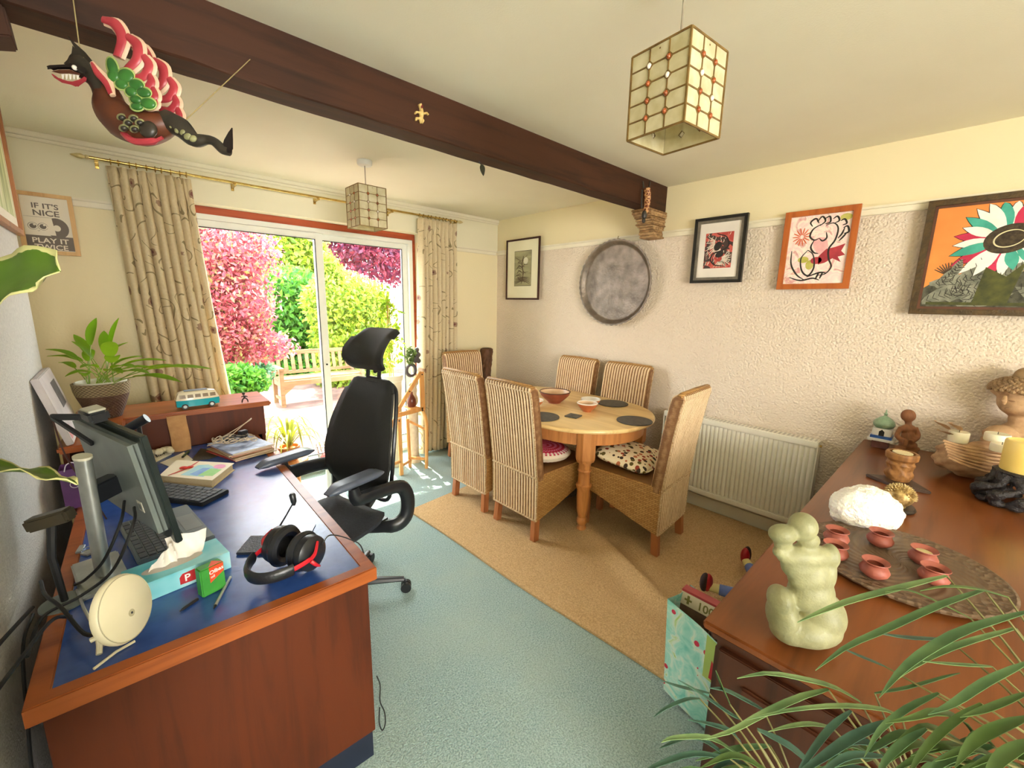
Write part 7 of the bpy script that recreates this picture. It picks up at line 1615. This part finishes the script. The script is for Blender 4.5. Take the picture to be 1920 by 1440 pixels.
wb_.part('stand', MB().cyl(WBc, WBc+Vector((0, 0, .30)), .04, .03, 12).lathe([(0, .30), (.10, .30), (.10, .315), (0, .315)], WBc, 20).lathe([(0, 0), (.1, 0), (.09, .02), (0, .025)], WBc, 20), UPVC)
for k_ in range(14):
    a = 2*math.pi*k_/14; q.tube([WBc+Vector((.07*math.cos(a), .07*math.sin(a), .316)), WBc+Vector((.095*math.cos(a+.3), .095*math.sin(a+.3), .45))], .0018, 5); q.tube([WBc+Vector((.07*math.cos(a), .07*math.sin(a), .316)), WBc+Vector((.095*math.cos(a-.3), .095*math.sin(a-.3), .45))], .0018, 5)
for r_, z_ in ((.07, .318), (.083, .385), (.095, .45)): q.tube([WBc+Vector((r_*math.cos(2*math.pi*i/24), r_*math.sin(2*math.pi*i/24), z_)) for i in range(25)], .002, 5)
wb_.part('wirework', q, M('grey_wire', (150, 146, 140), None, 9, .4, metal=.6)); wb_.part('red_cloth', MB().ball(WBc+Vector((0, 0, .345)), (.062, .062, .03), 14, 8), M('cloth_red', (196, 70, 66), (150, 48, 48), 20, .9), smooth=True)
tp_ = Thing('tall_planter', 'tall white planter with a bamboo staked plant beside the door', 'planter', (1.845, 3.70, 0)); TB = Vector((1.845, 3.70, 0))
tp_.part('planter', MB().lathe([(0, 0), (.075, 0), (.085, .4), (.098, .85), (.108, .86), (.112, .91), (.104, .912), (.098, .87), (0, .86)], TB, 32), M('white_ceramic', (228, 228, 208), (216, 216, 194), 5, .35), smooth=40)
for dx in (-.03, .0, .05): tp_.part('bamboo_cane', MB().tube([TB+Vector((dx*.5, 0, .85)), TB+Vector((dx*.25-.01, 0, 1.6))], .004, 6), M('cane', (206, 170, 90), (180, 140, 66), 20, .5))
me = leaves([((-.01, 0, 1.42), (.14, .05, .26)), ((.04, .0, 1.15), (.12, .05, .2)), ((-.03, 0, 1.62), (.08, .05, .12))], 340, .062, 31, aspect=.4); o = mo('foliage', me, leafmat('yellow_indoor', [(150, 186, 44), (196, 212, 66), (112, 156, 44)], .4, .5), tp_.o); o['kind'] = 'stuff'
# wooden folding rack
rk = Thing('folding_rack', 'pale wooden folding stand in front of the right curtain', 'stand', (2.0, 3.55, 0)); RKW = wood('beech_rack', (224, 164, 98), (196, 134, 74), 'z', .8, .4)
YF, YK = 3.42, 3.54
def RP(x, y, Y): p = ony(x, y, Y); p.z = max(p.z, .0); return p
def bar_(nm, a, b_, w=.030, th=.020): rk.part(nm, MB().bar(a, b_, w, th, (0, 1, 0)), RKW, bevel=.003)
A1, A2 = RP(790, 697, YF), RP(799, 850, YF); A2.z = 0
bar_('upright', A1, RP(793, 770, YF), .045); rk.part('curved_leg', MB().tube(smoothpath([RP(793, 770, YF), RP(799, 790, YF), RP(800, 825, YF), Vector((A2.x, YF, .0))], 12), .017, 8, True, 1), RKW, smooth=True)
bar_('diagonal_bar', RP(789, 697, YF-.02), RP(741, 778, YF-.02), .036); bar_('cross_bar', RP(741, 780, YF), RP(793, 766, YF), .040); bar_('diagonal_foot', RP(741, 782, YF-.02), RP(715, 840, YF-.02), .030)
f1 = RP(752, 862, YF); f1.z = 0; bar_('front_leg', RP(748, 785, YF), f1, .036)
k1 = RP(764, 785, YK); k2 = Vector((RP(768, 838, YK).x, YK, 0)); bar_('rear_leg', k1, k2, .028); bar_('stretcher', RP(768, 790, YK), RP(797, 805, YF+.02), .022); bar_('stretcher', Vector((k2.x, YK, .10)), Vector((A2.x, YF+.02, .09)), .026); bar_('stretcher', Vector((f1.x-.16, YF, .12)), Vector((f1.x, YF, .14)), .026); bar_('floor_rail', Vector((f1.x, YF+.02, .08)), Vector((k2.x, YK-.02, .08)), .024)
for p in (RP(791, 702, YF-.024), RP(792, 769, YF-.024), RP(768, 734, YF-.03), RP(748, 789, YF-.024)): rk.part('bolt', MB().cyl(p, p+Vector((0, -.006, 0)), .007, None, 10), BLACK)
vb = RP(772, 762, YF+.06); br_ = Thing('brown_bottle', 'small brown bottle standing on the folding stand', 'bottle', vb)
br_.part('bottle', MB().lathe([(0, 0), (.034, 0), (.042, .03), (.04, .07), (.022, .105), (.013, .12), (.013, .14), (0, .14)], vb, 18), M('brown_glaze', (122, 58, 36), (90, 40, 26), 14, .3), smooth=40)
br_.part('shelf_ledge', MB().box(vb+Vector((0, 0, -.006)), (.09, .12, .012)), RKW)
sg = Vector((2.05, 3.67, 0)); gst = Thing('garden_figure', 'pale stone garden figure with a grey ring beside the curtain', 'statue', sg)
gst.part('pedestal', MB().lathe([(0, 0), (.075, 0), (.07, .03), (.05, .06), (.05, .52), (.065, .55), (.06, .57), (0, .57)], sg, 24), M('pale_stone', (226, 214, 190), (200, 186, 160), 20, .8, .3), smooth=40)
gst.part('torso', fuse(MB().ball(sg+Vector((0, 0, .64)), (.055, .05, .08), 14, 10).ball(sg+Vector((0, 0, .74)), (.048, .045, .06), 14, 10).ball(sg+Vector((.02, -.02, .82)), (.036, .034, .04), 12, 9).ball(sg+Vector((-.03, -.03, .80)), (.022, .02, .03), 10, 8), .008, 1), M('pale_stone', (226, 214, 190)), smooth=True)
gst.part('ring', MB().tube([sg+Vector((-.02+.048*math.cos(a), -.02, .945+.055*math.sin(a))) for a in [2*math.pi*i/26 for i in range(27)]], .017, 8), M('grey_stone', (96, 92, 96), (70, 68, 74), 20, .6), smooth=True)
gst.part('flame_crest', fuse(MB().ball(sg+Vector((.03, -.02, 1.06)), (.04, .03, .05), 12, 9).ball(sg+Vector((.065, -.02, 1.09)), (.026, .02, .026), 10, 8).ball(sg+Vector((.065, -.02, 1.03)), (.026, .02, .026), 10, 8).ball(sg+Vector((.05, -.02, 1.14)), (.024, .02, .026), 10, 8), .006, 0), M('grey_stone', (96, 92, 96)), smooth=True)
me = leaves([((-.03, -.04, 1.09), (.055, .03, .085))], 220, .028, 41, aspect=.7); o = mo('trailing_leaves', me, leafmat('small_dark_leaf', [(84, 110, 50), (120, 146, 70), (58, 80, 44)], .4, .3), gst.o); o['kind'] = 'stuff'
# carved totem behind the dining chairs
tt_ = Vector((2.99, 3.66, 0)); TOT = wood('totem_wood', (104, 72, 50), (60, 40, 28), 'z', 1.2, .6, 0, .5)
pr2 = [(.07, 0), (.075, .05), (.05, .12), (.045, .3), (.05, .5), (.045, .62), (.05, .72), (.048, .85), (.055, .93), (.062, 1.0), (.068, 1.06), (.07, 1.10), (.066, 1.105), (.05, 1.10)]
tot = Thing('carved_totem', 'tall dark carved wooden totem in the room corner', 'carving', tt_)
def totfn(u, v):
    z = v*1.105; r = interp([p[1] for p in pr2], [p[0] for p in pr2], z); a = 2*math.pi*u
    r += .005*math.sin(a*5+z*30)*math.sin(z*60)+.003*math.sin(a*11-z*90); return tt_+Vector((r*math.cos(a), r*math.sin(a), z))
tot.part('column', MB().grid(totfn, 48, 110, True), TOT, smooth=60); tot.part('top', MB().lathe([(0, 1.08), (.062, 1.095)], tt_, 24, cap=False), TOT)
tot.part('side_loop', MB().tube(smoothpath([tt_+Vector((-.045, -.02, .93)), tt_+Vector((-.09, -.03, .90)), tt_+Vector((-.105, -.03, .86)), tt_+Vector((-.085, -.02, .88)), tt_+Vector((-.046, -.02, .91))], 14), .008, 7), TOT, smooth=True)
# ================================================================== carved winged dragon hanging from the beam
dd_ = 1.12; KD = dd_/CAM_F
def dp(x, y, o_=0): return dep(x, y, dd_+o_)
dr = Thing('winged_dragon', 'painted carved winged dragon hanging from the ceiling beam', 'carving', dp(260, 265))
DKG = M('dragon_dark', (58, 52, 42), (34, 30, 26), 30, .4); DBR = M('dragon_brown', (104, 56, 32), (70, 34, 22), 20, .4); DRD = M('dragon_red', (186, 66, 74), (150, 40, 52), 14, .35); DRC = M('dragon_pale', (226, 196, 168), (206, 170, 140), 14, .4)
DGR = M('dragon_green', (64, 124, 50), (40, 90, 38), 16, .35); DGL = M('dragon_lime', (178, 196, 120), (150, 172, 96), 16, .4); DTH = M('dragon_teeth', (244, 238, 226)); DBK = M('dragon_black', (32, 24, 22), (20, 14, 14), 20, .4); OLV = M('dragon_ring', (150, 148, 104), (120, 120, 80), 20, .4)
def px_tube(pts, rad, n=24, flat_=1.0, k_=10): P = smoothpath([dp(*p) for p in pts], n); rr_ = [interp(np.linspace(0, 1, len(rad)), rad, i/(n-1))*KD for i in range(n)]; return MB().tube(P, rr_, k_, True, flat_, fw)
bdy = dr.part('body', px_tube([(203, 172), (208, 200), (228, 226), (262, 240), (298, 236), (322, 228)], [19, 27, 32, 31, 25, 17]), DBR, smooth=True)
dr.part('tail', px_tube([(312, 226), (340, 240), (364, 262), (388, 262), (402, 266), (418, 280), (430, 284)], [19, 18, 13, 8, 8, 9, 8], 30), DKG, smooth=True)
dr.part('tail_fin', MB().prism([(416, 276), (420, 262), (428, 248), (436, 237), (437, 262), (437, 282), (430, 289)], lambda u, v, w_: dp(u, v, w_), (-.010, .010)), DBK, bevel=.003)
dr.part('neck', px_tube([(206, 190), (196, 166), (178, 146), (160, 130), (150, 118)], [22, 20, 17, 19, 16]), DKG, smooth=True)
dr.part('crest', MB().prism([(126, 66), (142, 82), (160, 98), (190, 134), (178, 142), (150, 130), (119, 119), (126, 112), (130, 104), (134, 100), (136, 85), (140, 90)], lambda u, v, w_: dp(u, v, w_), (-.014, .014)), DKG, bevel=.004)
hd = dr.part('upper_jaw', MB().prism([(83, 126), (92, 122), (118, 121), (145, 116), (164, 124), (168, 136), (158, 143), (148, 136), (130, 130), (108, 130), (96, 134)], lambda u, v, w_: dp(u, v, w_), (-.026, .026)), DBK, bevel=.006)
dr.part('lower_jaw', MB().prism([(94, 136), (104, 142), (116, 151), (136, 153), (150, 149), (160, 142), (164, 150), (150, 160), (145, 164), (134, 159), (116, 155), (102, 146)], lambda u, v, w_: dp(u, v, w_), (-.024, .024)), DRD, bevel=.004)
dr.part('gum', MB().prism([(96, 134), (110, 131), (132, 131), (150, 138), (150, 141), (130, 138), (112, 138)], lambda u, v, w_: dp(u, v, w_), (-.024, .024)), DBR)
for i in range(5): x = 115+i*7; dr.part('tooth', MB().prism([(x, 139), (x+6, 139), (x+4, 149), (x+2, 149)], lambda u, v, w_: dp(u, v, w_), (-.022, -.012)), DTH)
for s_ in (-1, 1): dr.part('eye', MB().ball(dp(140, 127, s_*.026), .006, 10, 8), DTH, hd, smooth=True)
def feather(o_, pts, wd, outm=DRC, inm=DRD):
    P = [(x, y) for x, y in pts]; f_ = dr.part('wing_feather', px_tube(P, [wd*.42, wd*.6, wd*.6, wd*.5], 16, .35), outm, smooth=True)
    f_.location += fw*o_
    q_ = dr.part('feather_stripe', px_tube([(x-1.0, y) for x, y in P], [wd*.28, wd*.43, wd*.43, wd*.34], 16, .45), inm, smooth=True); q_.location += fw*(o_-.006); return f_
for o_ in (-.03, .05):
    for pts, wd in (([(218, 58), (240, 66), (253, 92), (244, 126)], 21), ([(262, 88), (280, 104), (280, 130), (262, 150)], 21), ([(292, 124), (302, 142), (292, 162), (272, 166)], 19), ([(302, 158), (306, 174), (292, 188), (276, 184)], 18), ([(308, 182), (312, 198), (300, 206), (288, 208)], 17), ([(312, 200), (313, 212), (300, 216), (290, 214)], 12)):
        feather(o_, pts, wd)
for (x, y, rx, ry, a) in ((211, 126, 9, 19, .3), (213, 142, 11, 11, .6), (236, 142, 15, 13, -.2), (228, 158, 12, 9, -.2), (256, 159, 14, 10, -.3), (246, 172, 11, 9, -.3), (270, 174, 13, 9, -.2), (255, 187, 11, 8, -.2), (278, 194, 14, 10, -.2), (257, 200, 11, 7, -.1)):
    b1 = MB(); lump(b1, dd_, x, y, rx+3, ry+3, 4, -.040, a); sc = dr.part('green_scale', b1, DGL, smooth=True); b1 = MB(); lump(b1, dd_, x, y, rx, ry, 5, -.043, a); dr.part('scale_face', b1, DGR, sc, smooth=True)
dr.part('shoulder_band', px_tube([(202, 140), (214, 158), (232, 176), (240, 200)], [4, 8, 8, 5], 16, .6), DRC, smooth=True).location += -fw*.042
dr.part('shoulder_stripe', px_tube([(204, 142), (214, 160), (230, 178), (238, 198)], [2, 6, 6, 4], 16, .6), DRD, smooth=True).location += -fw*.046
for (x, y) in ((228, 220), (240, 230), (250, 222), (262, 230), (232, 240), (252, 242)): 
    b1 = MB(); lump(b1, dd_, x, y, 9, 7, 5, -.040, .3); sc = dr.part('belly_scale', b1, OLV, smooth=True); b1 = MB(); lump(b1, dd_, x+1, y+1, 6, 4.5, 5, -.0445, .3); dr.part('belly_scale_face', b1, DKG, sc, smooth=True)
b1 = MB(); lump(b1, dd_, 278, 243, 16, 16, 8, -.036); dr.part('haunch', b1, DKG, smooth=True)
for (x, y) in ((324, 236), (334, 244), (344, 248), (352, 256), (362, 260)): b1 = MB(); lump(b1, dd_, x, y, 7, 6, 4, -.016, .4); dr.part('tail_scale', b1, OLV, smooth=True)
dr.part('front_foot', MB().tube(smoothpath([dp(232, 250, -.02), dp(245, 262, -.03), dp(262, 266, -.03), dp(290, 264, -.03), dp(305, 258, -.03)], 12), [6*KD]*9+[3*KD]*3, 8), DRD, smooth=True)
CORD = M('hemp_cord', (176, 160, 110), None, 30, .8)
dr.part('cord', MB().tube([dp(341, 232), Vector((.425, 1.800, 2.40))], .0014, 6), CORD); dr.part('cord', MB().tube([dp(200, 186, -.03), dp(150, 95, -.01), Vector((.005, 1.800, 2.44))], .0014, 6), CORD); dr.part('screw_eye', MB().ball(dp(341, 232), .004, 8, 6), BRASS)
# ================================================================== small ornaments on the beam
gk = Thing('gecko_ornament', 'little spotted cream gecko ornament fixed to the beam face', 'ornament', ony(790, 232, 1.803)); GE = ony(789, 214, 1.797)
kx = 1.797/ray(789, 214).y*1.0
def gp2(x, y): p = ony(x, y, 1.797); return p
GKM = M('gecko_cream', (228, 200, 130), (196, 160, 90), 60, .6)
q = fuse(MB().tube([gp2(787, 195), gp2(789, 203)], [.014, .012], 10, True, .6).tube(smoothpath([gp2(789, 202), gp2(790, 214), gp2(789, 224), gp2(788, 232)], 10), [.012, .014, .016, .016, .016, .015, .014, .012, .008, .004], 10, True, .5).tube([gp2(790, 212), gp2(780, 210), gp2(778, 214)], .008, 8, True, .6).tube([gp2(791, 214), gp2(800, 212), gp2(803, 216)], .008, 8, True, .6).tube([gp2(788, 222), gp2(780, 222), gp2(780, 227)], .009, 8, True, .6).tube([gp2(790, 222), gp2(794, 226), gp2(791, 231)], .008, 8, True, .6), .003, 1)
gk.part('body', q, GKM, smooth=True); gk.part('red_back', MB().ball(gp2(789, 201)+Vector((0, -.009, 0)), (.006, .004, .012), 10, 8), M('gecko_red', (120, 30, 20)), smooth=True)
lf0 = ony(900, 306, 1.90); lo = Thing('hanging_leaf', 'dark leaf shaped ornament dangling under the beam', 'ornament', lf0+Vector((0, 0, -.06)))
lo.part('leaf', blade([lf0+Vector((.012, 0, -.004)), lf0+Vector((.016, 0, -.03)), lf0+Vector((.024, 0, -.058))], .034, Vector((0, -1, .1)), 8, .15, th=.0015), M('dark_leaf', (56, 58, 40), (40, 40, 28), 20, .5), smooth=60); lo.part('twig', MB().tube([lf0+Vector((-.012, 0, .014)), lf0+Vector((0, 0, 0)), lf0+Vector((.014, 0, -.008))], .003, 6), DBK)
gx = 3.0; gf_ = Thing('giraffe_carving', 'carved spotted giraffe hung head down at the corbel', 'carving', (gx, 1.775, 2.20)); 
mt, nt, b = nodes('giraffe_spots'); v = coords(nt); vo = nt.nodes.new('ShaderNodeTexVoronoi'); vo.feature = 'DISTANCE_TO_EDGE'; vo.inputs['Scale'].default_value = 46; link(nt, v, vo.inputs['Vector'])
link(nt, mixc(nt, math_(nt, 'LESS_THAN', vo.outputs['Distance'], .10), srgb((120, 62, 36)), srgb((206, 156, 104))), b.inputs['Base Color']); b.inputs['Roughness'].default_value = .5
def gp3(x, y): return ony(x, y, 1.772)
gf_.part('neck_and_body', fuse(MB().tube(smoothpath([gp3(1213, 352), gp3(1214, 372), gp3(1212, 392), gp3(1208, 404)], 10), [.026, .028, .028, .027, .026, .024, .023, .022, .02, .018], 10, True, .7), .006, 1), mt, smooth=True)
gf_.part('head', fuse(MB().ball(gp3(1208, 403), (.022, .02, .034), 12, 9).ball(gp3(1206, 412)+Vector((0, -.004, -.006)), (.015, .014, .02), 12, 9), .005, 1), DKG, smooth=True)
for dx in (-5, 5): gf_.part('horn', MB().tube([gp3(1212+dx, 352), gp3(1212+dx*1.3, 340)], [.007, .005], 8), DKG, smooth=True)
gf_.part('mane', MB().tube([gp3(1204, 356), gp3(1203, 372), gp3(1203, 390)], .006, 6), DKG, smooth=True)
# lead trailing on the carpet beside the desk
cable('thin black lead hanging beside the right end of the desk', [(.522, 1.24, .30), (.530, 1.235, .26), (.525, 1.23, .20), (.537, 1.225, .15), (.538, 1.225, .10), (.527, 1.228, .075), (.520, 1.235, .11), (.524, 1.235, .17)], .0022, BLACK)
